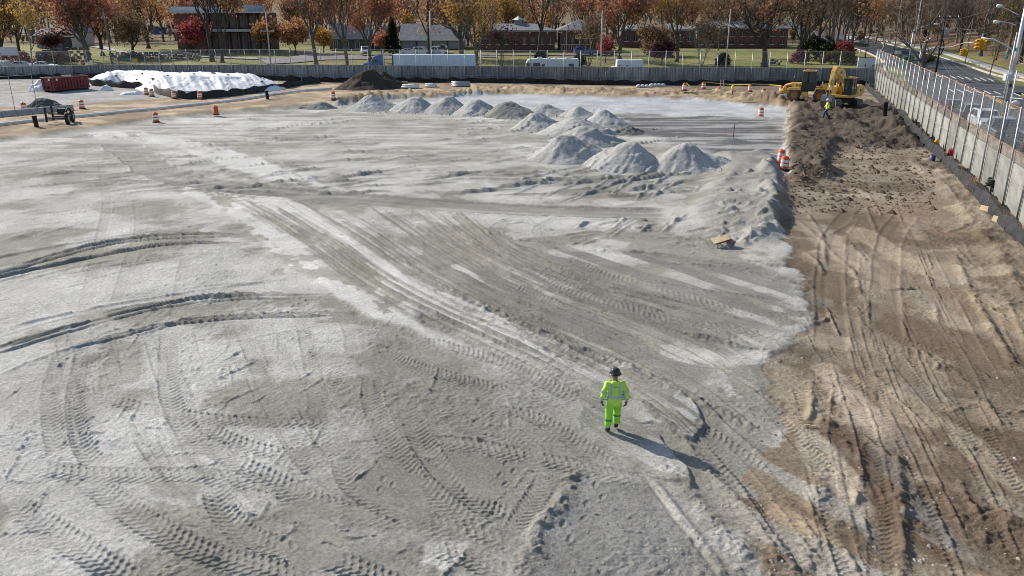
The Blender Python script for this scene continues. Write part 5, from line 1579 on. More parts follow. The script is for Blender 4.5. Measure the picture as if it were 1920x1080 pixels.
# ------------------------------------------------------------------ machines
M_YEL = mat("machine_yellow", (.68, .42, .10), .5, noise=.22, nscale=1.6, coat=.15)
M_DARK = mat("machine_dark", (.03, .03, .032), .55, noise=.3)
M_GLASS = mat("dark_glass", (.035, .05, .055), .12, spec=.6)
M_STEEL = mat("worn_steel", (.34, .33, .31), .4, .6, noise=.25)
M_MUD = mat("muddy_track", (.10, .085, .068), .9, noise=.45, nscale=3)
M_TYRE = mat("dusty_tyre", (.095, .085, .072), .9, noise=.3, nscale=3)
M_CHROME = mat("rod_chrome", (.7, .7, .7), .2, .9)

def cab(root, loc, s, rz, name="cab", front_slope=.12):
    """open-framed cab: pillars, panes, roof"""
    w, d, h = s
    o = empty_part(name, root, loc, rz)
    return o
def empty_part(name, root, loc, rz):
    o = bpy.data.objects.new(name, None); COL.objects.link(o); o.parent = root; o.location = loc; o.rotation_euler = (0, 0, rz); return o

def build_cab(root, loc, w, d, h, body_m, roof_m, sill=.75, slope=.1, rz=0.0):
    """cab front looks along +X; a mesh with panes as sub-parts"""
    b = MB(); t = .07
    b.box((0, 0, sill / 2), (d, w, sill))
    for sx in (-1, 1):
        for sy in (-1, 1):
            b.bar((sx * (d / 2 - t), sy * (w / 2 - t), sill), (sx * (d / 2 - t) - (slope if sx > 0 else -slope * .3), sy * (w / 2 - t * 1.2), h), t * 1.3)
    for sy in (-1, 1): b.bar((-d * .08, sy * (w / 2 - t), sill), (-d * .08, sy * (w / 2 - t * 1.2), h), t)
    c = b.build("cab", body_m, root, bevel=.012, loc=loc, rot=(0, 0, rz))
    MB().box((-slope * .4, 0, h + .06), (d * .98, w * 1.02, .13)).box((-slope * .4, 0, h + .15), (d * .6, w * .6, .06)).build("roof", roof_m, c, bevel=.03)
    gp_ = MB(); xF, xB = d / 2 - t, -d / 2 + t
    def pane(pts):
        n = (Vector(pts[1]) - Vector(pts[0])).cross(Vector(pts[2]) - Vector(pts[0])).normalized() * .012
        MB().add([Vector(q) - n for q in pts] + [Vector(q) + n for q in pts], [(3, 2, 1, 0), (4, 5, 6, 7), (0, 1, 5, 4), (1, 2, 6, 5), (2, 3, 7, 6), (3, 0, 4, 7)]).build("window", M_GLASS, c)
    y = w / 2 - t; z0, z1 = sill + .02, h - .02
    pane([(xF, -y + .06, z0), (xF, y - .06, z0), (xF - slope, y - .06, z1), (xF - slope, -y + .06, z1)])
    pane([(xB, -y + .06, z0), (xB, y - .06, z0), (xB + slope * .3, y - .06, z1), (xB + slope * .3, -y + .06, z1)])
    for sy in (-1, 1):
        pane([(-d * .03, sy * y, z0), (xF - .06, sy * y, z0), (xF - slope - .04, sy * y, z1), (-d * .03, sy * y, z1)])
        pane([(xB + .06, sy * y, z0), (-d * .13, sy * y, z0), (-d * .13, sy * y, z1), (xB + .06, sy * y, z1)])
    MB().box((-.1, 0, sill + .25), (.16, .45, .7)).box((.05, 0, sill + .02), (.45, .45, .12)).build("operator_seat", M_DARK, c, bevel=.03)
    for sy in (-1, 1): MB().bar((xF - .02, sy * (y + .05), h - .5), (xF + .12, sy * (y + .25), h - .45), .025).box((xF + .13, sy * (y + .3), h - .55), (.04, .16, .34)).build("mirror", M_DARK, c)
    return c

def logo(root, txt, loc, rot, s):
    """black patch with white letters"""
    o = MB().add([(-1.0 * s, -.42 * s, 0), (1.15 * s, -.42 * s, 0), (.85 * s, .42 * s, 0), (-1.3 * s, .42 * s, 0), (-1.0 * s, -.42 * s, -.01), (1.15 * s, -.42 * s, -.01), (.85 * s, .42 * s, -.01), (-1.3 * s, .42 * s, -.01)], [(0, 1, 2, 3), (7, 6, 5, 4), (0, 4, 5, 1), (1, 5, 6, 2), (2, 6, 7, 3), (3, 7, 4, 0)]).build("badge", M_DARK, root, loc=loc, rot=rot)
    lettering(txt, .72 * s, M_WH, "lettering", o, (-.05 * s, 0, .006))
    return o

def beam(b, pts, widths, w, mi=0):
    """flat-sided box beam following a side profile in XZ: pts with half depth"""
    top = []; bot = []
    for i, (x, z) in enumerate(pts):
        a = pts[max(0, i - 1)]; c = pts[min(len(pts) - 1, i + 1)]
        d = Vector((c[0] - a[0], c[1] - a[1])).normalized(); n = Vector((-d.y, d.x))
        top.append((x + n.x * widths[i], z + n.y * widths[i])); bot.append((x - n.x * widths[i], z - n.y * widths[i]))
    for i in range(len(pts) - 1):
        b.prism([top[i], top[i + 1], bot[i + 1], bot[i]], -w / 2, w / 2, mi)
    return b

def excavator():
    p = on_ground(1584, 199)
    head = R(-130)          # towards the camera and to its left
    root = empty("excavator", (p.x, p.y + .6, p.z - .05), 0, "yellow tracked excavator standing on the churned soil with its bucket on the ground", "excavator")
    # undercarriage points at the camera
    for sx in (-1.12, 1.12):
        b = MB(); L = 3.4; r = .38
        prof = [(-L / 2 + r + r * cos(a), r + r * sin(a)) for a in np.linspace(pi / 2, 3 * pi / 2, 9)] + [(L / 2 - r + r * cos(a), r + r * sin(a)) for a in np.linspace(-pi / 2, pi / 2, 9)]
        b.prism(prof, sx - .26, sx + .26, axis='X')
        tr = b.build("track", M_MUD, root, bevel=.02)
        sh = MB().box((0, 0, 0), (.6, .17, .05)).box((0, .05, .035), (.6, .03, .05)).mesh("shoe", M_STEEL if False else mat("track_shoe", (.2, .19, .175), .6, .3, noise=.4, nscale=4))
        per = 2 * (L - 2 * r) + 2 * pi * r; n = 44
        for i in range(n):
            s = per * i / n; f = L - 2 * r
            if s < f: y, z, a = -f / 2 + s, 2 * r, 0
            elif s < f + pi * r:
                t = (s - f) / r; y, z, a = f / 2 + r * sin(t), r + r * cos(t), -t
            elif s < 2 * f + pi * r: y, z, a = f / 2 - (s - f - pi * r), 0, pi
            else:
                t = (s - 2 * f - pi * r) / r; y, z, a = -f / 2 - r * sin(t), r - r * cos(t), pi - t
            link("shoe", sh, tr, (sx, y, z), (a, 0, 0))
    MB().box((0, 0, .62), (1.9, 1.5, .42)).lathe([(.62, .8), (.62, 1.0)], 20).build("car_body", M_DARK, root, bevel=.03)
    # upper structure: +X forwards
    up = Matrix.Rotation(head, 4, 'Z')
    z0 = 1.0
    def part(mb, name, m, bev=.03, smooth=False):
        return mb.build(name, m, root, smooth, bev, rot=(0, 0, head))
    part(MB().box((-.35, 0, z0 + .14), (3.9, 2.44, .26)), "deck", M_YEL)
    eng = MB().prism([(-2.3, z0 + .28), (-.55, z0 + .28), (-.55, z0 + 1.08), (-.8, z0 + 1.16), (-1.9, z0 + 1.16), (-2.3, z0 + 1.0)], -1.2, 1.2)
    part(eng, "engine_hood", M_YEL, .05)
    part(MB().prism([(-2.85, z0 + .2), (-2.31, z0 + .12), (-2.31, z0 + 1.06), (-2.6, z0 + 1.02), (-2.85, z0 + .8)], -1.22, 1.22), "counterweight", M_YEL, .08)
    part(MB().box((.55, -.82, z0 + .68), (1.5, .75, .8)).box((-.1, -.82, z0 + .55), (.5, .78, .5)), "tool_box", M_YEL, .05)
    part(MB().box((-1.3, -.5, z0 + 1.32), (.22, .22, .3)).lathe([(.06, z0 + 1.2), (.06, z0 + 1.6)], 10, c=(-1.5, .3, 0)), "exhaust", M_DARK, .01)
    part(MB().bar((.1, -1.18, z0 + .9), (.1, -1.18, z0 + 1.5), .03).bar((1.25, -1.18, z0 + .9), (1.25, -1.18, z0 + 1.5), .03).bar((.1, -1.18, z0 + 1.5), (1.25, -1.18, z0 + 1.5), .03), "handrail", M_WH, 0)
    c = build_cab(root, (0, 0, 0), 1.0, 1.65, 1.62, M_DARK, mat("cab_roof", (.42, .26, .08), .6), .55, .12)
    c.rotation_euler = (0, 0, head); c.location = (up @ Vector((.62, .68, z0 + .28)))
    # side panel with the badge
    lo = logo(root, "CAT", up @ Vector((-1.62, 1.225, z0 + .62)), (pi / 2, 0, head + pi), .34)
    part(MB().prism([(-2.2, z0 + .32), (-.6, z0 + .32), (-.6, z0 + .96), (-1.7, z0 + .96)], 1.2, 1.215), "side_panel", M_YEL, 0)
    # boom, stick, bucket in the machine's fore-aft plane (x forwards, z up)
    bx = [(.75, z0 + .7), (1.1, z0 + 1.7), (1.7, z0 + 2.4), (2.6, z0 + 2.7), (3.9, z0 + 2.72)]
    b = MB(); beam(b, bx, [.22, .38, .46, .4, .22], .52); bo = part(b, "boom", M_YEL, .02)
    lo2 = logo(bo, "CAT", (2.45, .272, z0 + 2.62), (pi / 2, R(-14), pi), .32); lo3 = logo(bo, "CAT", (2.45, -.272, z0 + 2.62), (pi / 2, R(14), 0), .32)
    st = [(3.6, z0 + 3.2), (3.95, z0 + 2.72), (4.35, z0 + 1.6), (4.75, z0 + .45)]
    b = MB(); beam(b, st, [.18, .32, .25, .16], .42); part(b, "stick", M_YEL, .02)
    cyl = MB(); rod = MB()
    def piston(a, c_, y, r=.085, f=.55):
        a = Vector((a[0], y, a[1])); c_ = Vector((c_[0], y, c_[1])); m_ = a.lerp(c_, f)
        cyl.tube([a, m_], r, 10); rod.tube([m_, c_], r * .5, 8)
    piston((1.35, z0 + .55), (2.0, z0 + 2.3), .33); piston((1.35, z0 + .55), (2.0, z0 + 2.3), -.33)
    piston((2.1, z0 + 3.05), (3.55, z0 + 3.18), 0, .09); piston((4.1, z0 + 2.7), (4.95, z0 + 1.0), 0, .08, .6)
    cy_ = part(cyl, "hydraulic_cylinder", M_YEL, 0, True); cy_["kind"] = "stuff"; rd = part(rod, "hydraulic_rod", M_CHROME, 0, True); rd["kind"] = "stuff"
    part(MB().bar((4.95, .17, z0 + 1.0), (4.72, .17, z0 + .65), .09).bar((4.95, -.17, z0 + 1.0), (4.72, -.17, z0 + .65), .09).bar((4.95, 0, z0 + 1.0), (5.15, 0, z0 + .35), .12), "linkage", M_RUBBER, 0)
    bp = [(4.78, z0 + .5), (5.2, z0 + .42), (5.3, z0 - .1), (5.05, z0 - .62), (4.55, z0 - .8), (4.1, z0 - .72)]
    b = MB()
    for (a, c_) in zip(bp[:-1], bp[1:]): b.box(((a[0] + c_[0]) / 2, 0, (a[1] + c_[1]) / 2), (.06, 1.15, math.hypot(c_[0] - a[0], c_[1] - a[1]) + .04), M=Vector((c_[0] - a[0], 0, c_[1] - a[1])).to_track_quat('Z', 'Y').to_matrix() @ Matrix.Rotation(pi / 2, 3, 'Z') if False else Matrix.Rotation(math.atan2(c_[0] - a[0], c_[1] - a[1]), 3, 'Y'))
    for y in (-.575, .575): b.prism(bp + [(4.3, z0 - .2)], y - .02, y + .02)
    for k in range(5): b.box((4.0, -.46 + k * .23, z0 - .72), (.26, .1, .06))
    bk = part(b, "bucket", mat("bucket_steel", (.17, .165, .165), .45, .4, noise=.3), .0)
    part(MB().box((1.35, -.75, z0 + 1.0), (.1, .2, .14)).box((1.5, .25, z0 + 2.2), (.1, .1, .12)), "work_light", M_WH, .01)
excavator()

def loader():
    p = on_ground(1508, 190)
    head = R(-22)
    root = empty("wheel_loader", (p.x + .5, p.y + .9, p.z - .02), head, "yellow wheel loader parked behind the excavator facing the right wall", "wheel loader")
    r = .69
    for x in (-1.35, 1.45):
        for y in (-.92, .92):
            wheel(root, "wheel", r, .5, (x, y, r), pi / 2, mat("rim_yellow", (.42, .22, .06), .6, noise=.3), M_TYRE, 18, lug=.035)
    MB().prism([(-2.55, .95), (-2.3, .7), (-.3, .7), (-.3, 1.05), (-2.6, 1.1)], -.6, .6).build("rear_frame", M_YEL, root, bevel=.03)
    hood = MB().prism([(-2.55, 1.1), (-.45, 1.1), (-.45, 2.0), (-1.6, 1.98), (-2.45, 1.72), (-2.62, 1.4)], -.66, .66)
    h = hood.build("engine_hood", M_YEL, root, bevel=.06)
    for s in (-1, 1):
        MB().box((-1.95, s * .665, 1.48), (.55, .02, .42)).build("grille", mat("grille_brown", (.10, .055, .02), .7), h, bevel=.02)
    logo(h, "CAT", (-.95, -.672, 1.72), (pi / 2, 0, 0), .22); logo(h, "CAT", (-.95, .672, 1.72), (pi / 2, 0, pi), .22)
    MB().box((-2.78, 0, .98), (.35, 1.9, .34)).box((-2.6, -.8, 1.15), (.15, .2, .5)).box((-2.6, .8, 1.15), (.15, .2, .5)).build("counterweight", M_YEL, root, bevel=.05)
    for s in (-1, 1):
        MB().prism([(-2.1, 1.32), (-1.95, 1.5), (-.8, 1.5), (-.62, 1.32), (-.62, 1.24), (-2.1, 1.24)], s * .98 - .27, s * .98 + .27).build("fender", M_YEL, root, bevel=.02)
        MB().box((-.2, s * .85, .78), (.6, .35, .55)).build("side_steps", M_YEL, root, bevel=.02)
    MB().lathe([(.07, 2.0), (.07, 2.7), (.05, 2.7)], 10, c=(-1.5, .25, 0)).build("exhaust", M_DARK, root, True)
    c = build_cab(root, (.12, 0, 1.1), 1.35, 1.55, 2.12, M_DARK, mat("cab_roof", (.42, .26, .08)), .95, .1)
    MB().box((.1, 0, 3.42), (.18, .18, .12)).build("beacon", mat("beacon_red", (.6, .08, .04), .4), root, bevel=.03)
    MB().prism([(.85, .6), (2.0, .6), (2.15, 1.1), (1.9, 1.75), (1.4, 1.85), (.95, 1.2)], -.42, .42).build("front_frame", M_YEL, root, bevel=.04)
    for s in (-1, 1):
        MB().prism([(.75, 1.02), (.9, 1.5), (2.0, 1.5), (2.15, 1.02), (2.05, 1.02), (1.9, 1.4), (1.0, 1.4), (.85, 1.02)], s * .98 - .25, s * .98 + .25).build("fender", M_YEL, root, bevel=.01)
        b = MB(); beam(b, [(1.55, 1.75), (2.3, 1.5), (3.0, .62)], [.14, .2, .13], .14)
        o = b.build("lift_arm", M_YEL, root, bevel=.01, loc=(0, s * .5, 0))
        MB().tube([(1.3, s * .42, .9), (1.9, s * .42, 1.1)], .085, 10).build("hydraulic_cylinder", M_YEL, root, True)
        MB().tube([(1.9, s * .42, 1.1), (2.4, s * .42, 1.25)], .045, 8).build("hydraulic_rod", M_CHROME, root, True)
        MB().box((1.55, s * .62, 2.0), (.12, .2, .16)).build("headlight", M_WH, root, bevel=.02)
    MB().tube([(1.4, 0, 1.8), (2.2, 0, 1.95)], .09, 10).build("hydraulic_cylinder", M_YEL, root, True)
    b = MB(); bp = [(3.0, 1.0), (3.05, .45), (3.3, .2), (4.15, .12)]
    for a, c_ in zip(bp[:-1], bp[1:]): b.box(((a[0] + c_[0]) / 2, 0, (a[1] + c_[1]) / 2), (.05, 2.5, math.hypot(c_[0] - a[0], c_[1] - a[1]) + .03), M=Matrix.Rotation(math.atan2(c_[0] - a[0], c_[1] - a[1]), 3, 'Y'))
    for y in (-1.25, 1.25): b.prism([(3.0, 1.0), (3.05, .4), (3.3, .17), (4.15, .1), (3.6, .75)], y - .02, y + .02)
    b.build("bucket", M_YEL, root)
loader()

# ------------------------------------------------------------------ road vehicles
def paint(name, col): return mat("paint_" + name, col, .3, .1, coat=.6)
M_PLASTIC = mat("car_plastic", (.02, .02, .021), .6)
M_TAIL = mat("tail_red", (.35, .015, .012), .3)
M_LENS = mat("head_lens", (.7, .72, .74), .15)
M_HUB = mat("car_hub", (.42, .42, .43), .35, .6)
CARTYRE = MB().lathe([(.2, -.1), (.3, -.105), (.325, -.07), (.325, .07), (.3, .105), (.2, .1)], 18, M=Matrix.Rotation(pi / 2, 3, 'X'), cap=False).mesh("tyre", M_RUBBER, True)
CARRIM = MB().lathe([(.205, -.09), (.19, -.06), (.06, -.04), (0, -.06)], 14, M=Matrix.Rotation(pi / 2, 3, 'X'), cap=False).lathe([(0, .06), (.06, .04), (.19, .06), (.205, .09)], 14, M=Matrix.Rotation(pi / 2, 3, 'X'), cap=False).mesh("rim", M_HUB, True)
def car(loc, rz, label, col, kind="sedan", cat=None, group=None, name=None):
    """+X is the nose"""
    root = empty(name or "parked_car", loc, rz, label, cat or ("pickup" if kind == "pickup" else "car"), group)
    pm = paint(*col)
    if kind == "sedan":
        L, W, hb, ht = 4.7, 1.82, .95, 1.45; low = [(-2.32, .35), (-2.34, .75), (-2.2, .98), (-1.55, 1.0), (.95, .98), (2.05, .82), (2.33, .6), (2.34, .32), (1.9, .2), (-1.9, .2)]; roof = [(-1.75, .98), (-1.05, 1.42), (.05, 1.45), (1.0, .96)]
    elif kind == "hatch":
        L, W, hb, ht = 4.3, 1.8, .98, 1.55; low = [(-2.1, .35), (-2.14, .75), (-2.1, 1.0), (.9, 1.0), (1.9, .84), (2.13, .6), (2.14, .32), (1.75, .2), (-1.75, .2)]; roof = [(-2.08, .98), (-1.65, 1.52), (.0, 1.56), (.95, .98)]
    elif kind == "suv":
        L, W, hb, ht = 4.75, 1.9, 1.1, 1.75; low = [(-2.3, .4), (-2.35, .85), (-2.3, 1.12), (1.0, 1.12), (2.1, 1.02), (2.34, .75), (2.36, .4), (1.95, .26), (-1.95, .26)]; roof = [(-2.26, 1.1), (-1.95, 1.7), (.15, 1.75), (1.05, 1.1)]
    elif kind == "pickup":
        L, W, hb, ht = 5.6, 1.95, 1.1, 1.85; low = [(-2.75, .45), (-2.78, 1.08), (-.75, 1.1), (1.3, 1.12), (2.5, 1.05), (2.76, .8), (2.78, .42), (2.3, .28), (-2.3, .28)]; roof = [(-.75, 1.08), (-.6, 1.78), (.6, 1.84), (1.35, 1.1)]
    b = MB().prism(low, -W / 2, W / 2)
    b.build("body", pm, root, bevel=.06)
    wt = W / 2 - .06; wr = W / 2 - .22
    def rp(x, z):
        t = (z - roof[0][1]) / (roof[1][1] - roof[0][1] + 1e-6); t = min(max(t, 0), 1); return wt * (1 - t) + wr * t
    vs = [(x, s * (wt if i in (0, 3) else wr), z) for s in (-1, 1) for i, (x, z) in enumerate(roof)]
    MB().add(vs, [(0, 1, 2, 3), (7, 6, 5, 4), (0, 4, 5, 1), (1, 5, 6, 2), (2, 6, 7, 3), (3, 7, 4, 0)]).build("cabin", pm, root, bevel=.05)
    def pane(name, pts, off):
        n = Vector(off); MB().add([Vector(q) + n for q in pts] + [Vector(q) + n * .2 for q in pts], [(0, 1, 2, 3), (7, 6, 5, 4), (0, 4, 5, 1), (1, 5, 6, 2), (2, 6, 7, 3), (3, 7, 4, 0)]).build(name, M_GLASS, root)
    def lerp(a, c, t): return a + (c - a) * t
    (x0, z0), (x1, z1), (x2, z2), (x3, z3) = roof
    for s in (-1, 1):
        def sp(t, u):   # t along, u up
            xa, xb = lerp(x0, x1, u), lerp(x3, x2, u); y = s * lerp(wt, wr, u); return (lerp(xa, xb, t), y, lerp(lerp(z0, z3, t), lerp(z1, z2, t), u))
        for t0, t1 in ((.1, .48), (.53, .88)):
            pane("side_window", [sp(t0, .16), sp(t1, .16), sp(t1 - (.0 if t1 < .6 else .05), .86), sp(t0 + (.05 if t0 < .2 else 0), .86)], (0, s * .012, .003))
    def fr(x_lo, z_lo, x_hi, z_hi, name, off):
        pts = []
        for u, s in ((.12, -1), (.12, 1), (.88, 1), (.88, -1)):
            pts.append((lerp(x_lo, x_hi, u), s * (lerp(wt, wr, u) - .1), lerp(z_lo, z_hi, u)))
        pane(name, pts, off)
    fr(x3, z3, x2, z2, "windscreen", (.012, 0, .012)); fr(x0, z0, x1, z1, "rear_window", (-.014, 0, .01))
    xn, xt = max(q[0] for q in low), min(q[0] for q in low)
    k = 1.12 if kind in ("suv", "pickup") else 1.0
    for x in (-L * .3, L * .3):
        for s in (-1, 1):
            w = link("wheel", CARTYRE, root, (x, s * (W / 2 - .09), .325 * k), None, (k, 1, k)); link("rim", CARRIM, w)
    hz = hb * .72
    for s in (-1, 1):
        MB().box((xn - .06, s * (W / 2 - .25), hz), (.16, .36, .14)).build("headlight", M_LENS, root, bevel=.02)
        MB().box((xt + .04, s * (W / 2 - .2), hb * .86), (.12, .26, .18)).build("tail_light", M_TAIL, root, bevel=.02)
        MB().box((x3 - .25, s * (W / 2 + .08), z3 + .1), (.14, .2, .13)).build("mirror", pm, root, bevel=.03)
    MB().box((xn - .02, 0, hz - .18), (.06, W * .6, .16)).build("grille", M_PLASTIC, root, bevel=.01)
    MB().box((xt - .01, 0, .42), (.08, W * .9, .18)).build("bumper", M_PLASTIC, root, bevel=.02); MB().box((xn + .0, 0, .36), (.06, W * .9, .16)).build("bumper", M_PLASTIC, root, bevel=.02)
    MB().box((xt - .02, 0, .78), (.03, .5, .14)).build("number_plate", M_WH, root)
    if kind == "pickup": MB().box((-1.75, 0, 1.103), (1.85, W - .3, .02)).build("bed", M_PLASTIC, root)
    if kind == "suv": MB().bar((-1.7, .6, 1.78), (.1, .6, 1.79), .04).bar((-1.7, -.6, 1.78), (.1, -.6, 1.79), .04).build("roof_rail", M_PLASTIC, root)
    return root
WHITE, SILVER, DGREY, BLACK, DRED, BLUE, GREY = ("white", (.72, .72, .71)), ("silver", (.4, .41, .42)), ("dark_grey", (.06, .062, .066)), ("black", (.012, .012, .014)), ("dark_red", (.12, .014, .016)), ("blue", (.02, .09, .36)), ("grey", (.17, .175, .18))
fd = Vector((25.7, 76.7, 0)).normalized(); fn = Vector((fd.y, -fd.x, 0))
def by_wall(D, off):
    t = (D - 39) / 76.7; x = 26 + 25.7 * t
    q = Vector((x, D, 0)) + fn * off; q.z = T(q.x, q.y) + .03; return q
ha = math.atan2(fd.y, fd.x)
PK = "cars parked along the kerb behind the right wall"
for D, off, lb, col, kd, flip in ((50.5, 4.3, "white car nearest in the kerb row behind the right wall", WHITE, "hatch", 0), (57.0, 4.5, "black hatchback with pale rear corner behind the second silver pole", BLACK, "hatch", 0), (63.2, 4.3, "grey pickup between the white estate and the black car in the kerb row", GREY, "pickup", 0),
                              (69.6, 4.6, "white estate car in the middle of the kerb row behind the right wall", WHITE, "suv", 1), (76.0, 4.5, "dark grey car behind the white estate in the kerb row", DGREY, "suv", 0), (83.0, 4.4, "dark red car at the far end of the kerb row", DRED, "sedan", 0)):
    q = by_wall(D, off); car(tuple(q), ha + (pi if flip else 0) + random.uniform(-.03, .03), lb, col, kd, group=PK)
def far_car(u, v, hdg, lb, col, kind="sedan", moving=False):
    q = GT(u, v); return car((q.x, q.y, q.z + .03), R(hdg), lb, col, kind, name="car")
far_car(685, 103, -75, "white car with dark windscreen in the driveway behind the blue truck cab", WHITE, "suv")
far_car(768, 103.5, 10, "low white sedan on the grass edge above the long trailer", WHITE, "sedan")
far_car(794, 103.5, -20, "white off-roader left of the pole above the long trailer", WHITE, "suv")
far_car(818, 103.5, -30, "white pickup just right of the pole above the long trailer", WHITE, "pickup")
far_car(831, 99, 85, "dark car at the right end of the row above the long trailer", DGREY, "suv")
far_car(1096, 103, 5, "bright blue car in front of the hip-roofed brick house", BLUE, "suv")
far_car(1135, 103, 4, "dark sedan right of the white pole by the brick house", DGREY, "sedan")
far_car(313, 64, 15, "left one of two pale cars beyond the lawn beside the blue container", WHITE, "sedan")
far_car(327, 64.5, 15, "right one of two pale cars beyond the lawn beside the brick block", WHITE, "suv")
far_car(1612, 87, -70, "dark car coming down the distant street behind the dead trunk", BLACK, "sedan")
far_car(1599, 75, -65, "white van-like car farthest away on the distant street", WHITE, "suv")
far_car(1692, 112, -80, "dark grey car waiting by the green cabinet on the street", DGREY, "suv")
far_car(45, 130, 5, "pale car roof at the far left above the back wall", SILVER, "sedan")
far_car(85, 131, 5, "white car roof right of the pale van at far left", WHITE, "sedan")

STZ = -.05
def lorry():
    D = 131.5; a, b = at(738, 120, D), at(891, 120, D)
    root = empty("lorry", (a.x, D, STZ), 0, "blue tractor unit with long pale blue box trailer parked behind the back wall", "lorry")
    L = b.x - a.x; W = 2.55
    tb = mat("trailer_side", (.56, .68, .80), .5, noise=.06)
    t = MB().box((L / 2, 0, 2.55), (L, W, 2.75)).build("trailer_box", tb, root, bevel=.03)
    for i in range(1, 12): MB().box((i * L / 12, -W / 2 - .005, 2.55), (.03, .03, 2.6)).build("panel_seam", mat("seam", (.3, .4, .52), .5), t)
    MB().lathe([(0, -.02), (.62, -.02), (.62, 0)], 26, c=(1.15, -W / 2 - .012, 2.75), M=Matrix.Rotation(pi / 2, 3, 'X')).build("round_emblem", mat("emblem_pale", (.62, .74, .84), .5), t)
    MB().box((.06, -W / 2 + .4, 2.7), (.2, .85, 2.3)).build("front_fairing", M_PLASTIC, t)
    MB().box((L / 2, 0, 1.0), (L - 1, 1.0, .3)).bar((2.2, -.9, .3), (2.2, -.9, 1.1), .12).bar((2.2, .9, .3), (2.2, .9, 1.1), .12).build("chassis", M_DARK, root)
    for x in (L - 1.3, L - 2.6, -1.0, -4.4):
        for s in (-1, 1): wheel(root, "wheel", .5, .35, (x, s * 1.0, .5), pi / 2, M_HUB)
    cb = mat("cab_blue", (.02, .11, .33), .35, coat=.5)
    c = MB().prism([(-1.6, .7), (-1.6, 3.9), (-2.3, 3.95), (-3.1, 3.55), (-3.5, 2.9), (-4.9, 2.5), (-5.3, 1.9), (-5.3, .7)], -1.15, 1.15).build("cab", cb, root, bevel=.09)
    MB().add([(-3.14, -.95, 3.5), (-3.14, .95, 3.5), (-3.52, .95, 2.95), (-3.52, -.95, 2.95)], [(0, 1, 2, 3)]).build("windscreen", M_GLASS, c)
    for s in (-1, 1): MB().box((-2.75, s * 1.155, 2.95), (.75, .02, .55)).build("side_window", M_GLASS, c)
    MB().box((-5.32, 0, 1.2), (.06, 1.4, .7)).build("grille", M_CHROME, c)
lorry()
def camper():
    D = 130.5; a, b = at(986, 120, D), at(1084, 120, D); L = b.x - a.x; h = 3.35
    root = empty("camper", (a.x, D, STZ - .02), 0, "off-white motorhome with dark windows parked behind the back wall", "motorhome")
    W = 2.4; pm = mat("camper_white", (.62, .64, .62), .5, noise=.05)
    b_ = MB().prism([(0, .5), (L, .5), (L, h), (.7, h), (.25, h - .2), (0, h - .7)], -W / 2, W / 2).build("body", pm, root, bevel=.08)
    for x, w, hh in ((.35, .75, .8), (1.6, 1.1, .8), (2.65, .45, .45), (L - 1.3, .8, .6)): MB().box((x + .1, -W / 2 - .01, h - 1.0), (w, .03, hh)).build("window", M_GLASS, b_)
    MB().box((L / 2, -W / 2 - .008, h - 1.75), (L - .4, .02, .12)).build("trim_stripe", mat("stripe_blue", (.1, .16, .28), .5), b_)
    for x, w in ((2.2, .8), (3.7, .3), (4.7, .3), (L - 1.6, .8)): MB().box((x, 0, h + .12), (w, .7, .24)).build("roof_vent", pm, b_, bevel=.04)
    for x in (1.5, L - 1.8):
        for s in (-1, 1): wheel(root, "wheel", .4, .25, (x, s * 1.0, .4), pi / 2, M_HUB)
    MB().box((-.1, 0, .6), (.25, W, .25)).build("bumper", M_PLASTIC, root, bevel=.03)
camper()
def box_truck():
    D = 130.8; a, b = at(1151, 120, D), at(1204, 120, D); L = b.x - a.x
    root = empty("box_truck", (a.x, D, STZ - .05), 0, "white box van with faded red lettering smudge behind the back wall", "van")
    W = 2.2; h = 3.12; pm = mat("van_white", (.72, .73, .73), .45)
    c = MB().box((L / 2 + .2, 0, h / 2 + .35), (L - .4, W, h - .7)).build("cargo_box", pm, root, bevel=.05)
    MB().box((L / 2 + .2, 0, h + .03), (L - .5, W - .2, .1)).build("roof_rib", pm, c, bevel=.03)
    MB().box((.75, -W / 2 - .01, h - .78), (.55, .02, .2)).box((2.0, -W / 2 - .01, h - .8), (.4, .02, .18)).build("side_mark", mat("faded_red", (.45, .2, .2), .6), c)
    MB().prism([(.38, .4), (.38, 2.2), (-.3, 2.1), (-.85, 1.35), (-1.4, 1.1), (-1.45, .4)], -1.0, 1.0).build("cab", pm, root, bevel=.06)
    for x in (-.7, L - 1.2):
        for s in (-1, 1): wheel(root, "wheel", .38, .24, (x, s * .95, .38), pi / 2, M_HUB)
box_truck()
def left_van():
    D = 134.0; a = at(-14, 124, D); root = empty("van", (a.x, D, STZ - .1), 0, "pale green-white van at the left edge behind the back wall", "van")
    pm = mat("van_pale", (.52, .58, .50), .5); b_ = MB().box((0, 0, 1.65), (5.2, 2.0, 2.3)).build("body", pm, root, bevel=.12)
    MB().box((0, 0, 2.83), (5.0, 1.9, .08)).build("roof", M_WH, b_, bevel=.03)
    for x in (-.9, .3, 1.5): MB().box((x, -1.01, 2.1), (.9, .03, .6)).build("window", M_GLASS, b_)
    for x in (-1.6, 1.6):
        for s in (-1, 1): wheel(root, "wheel", .36, .24, (x, s * .85, .36), pi / 2, M_HUB)
left_van()
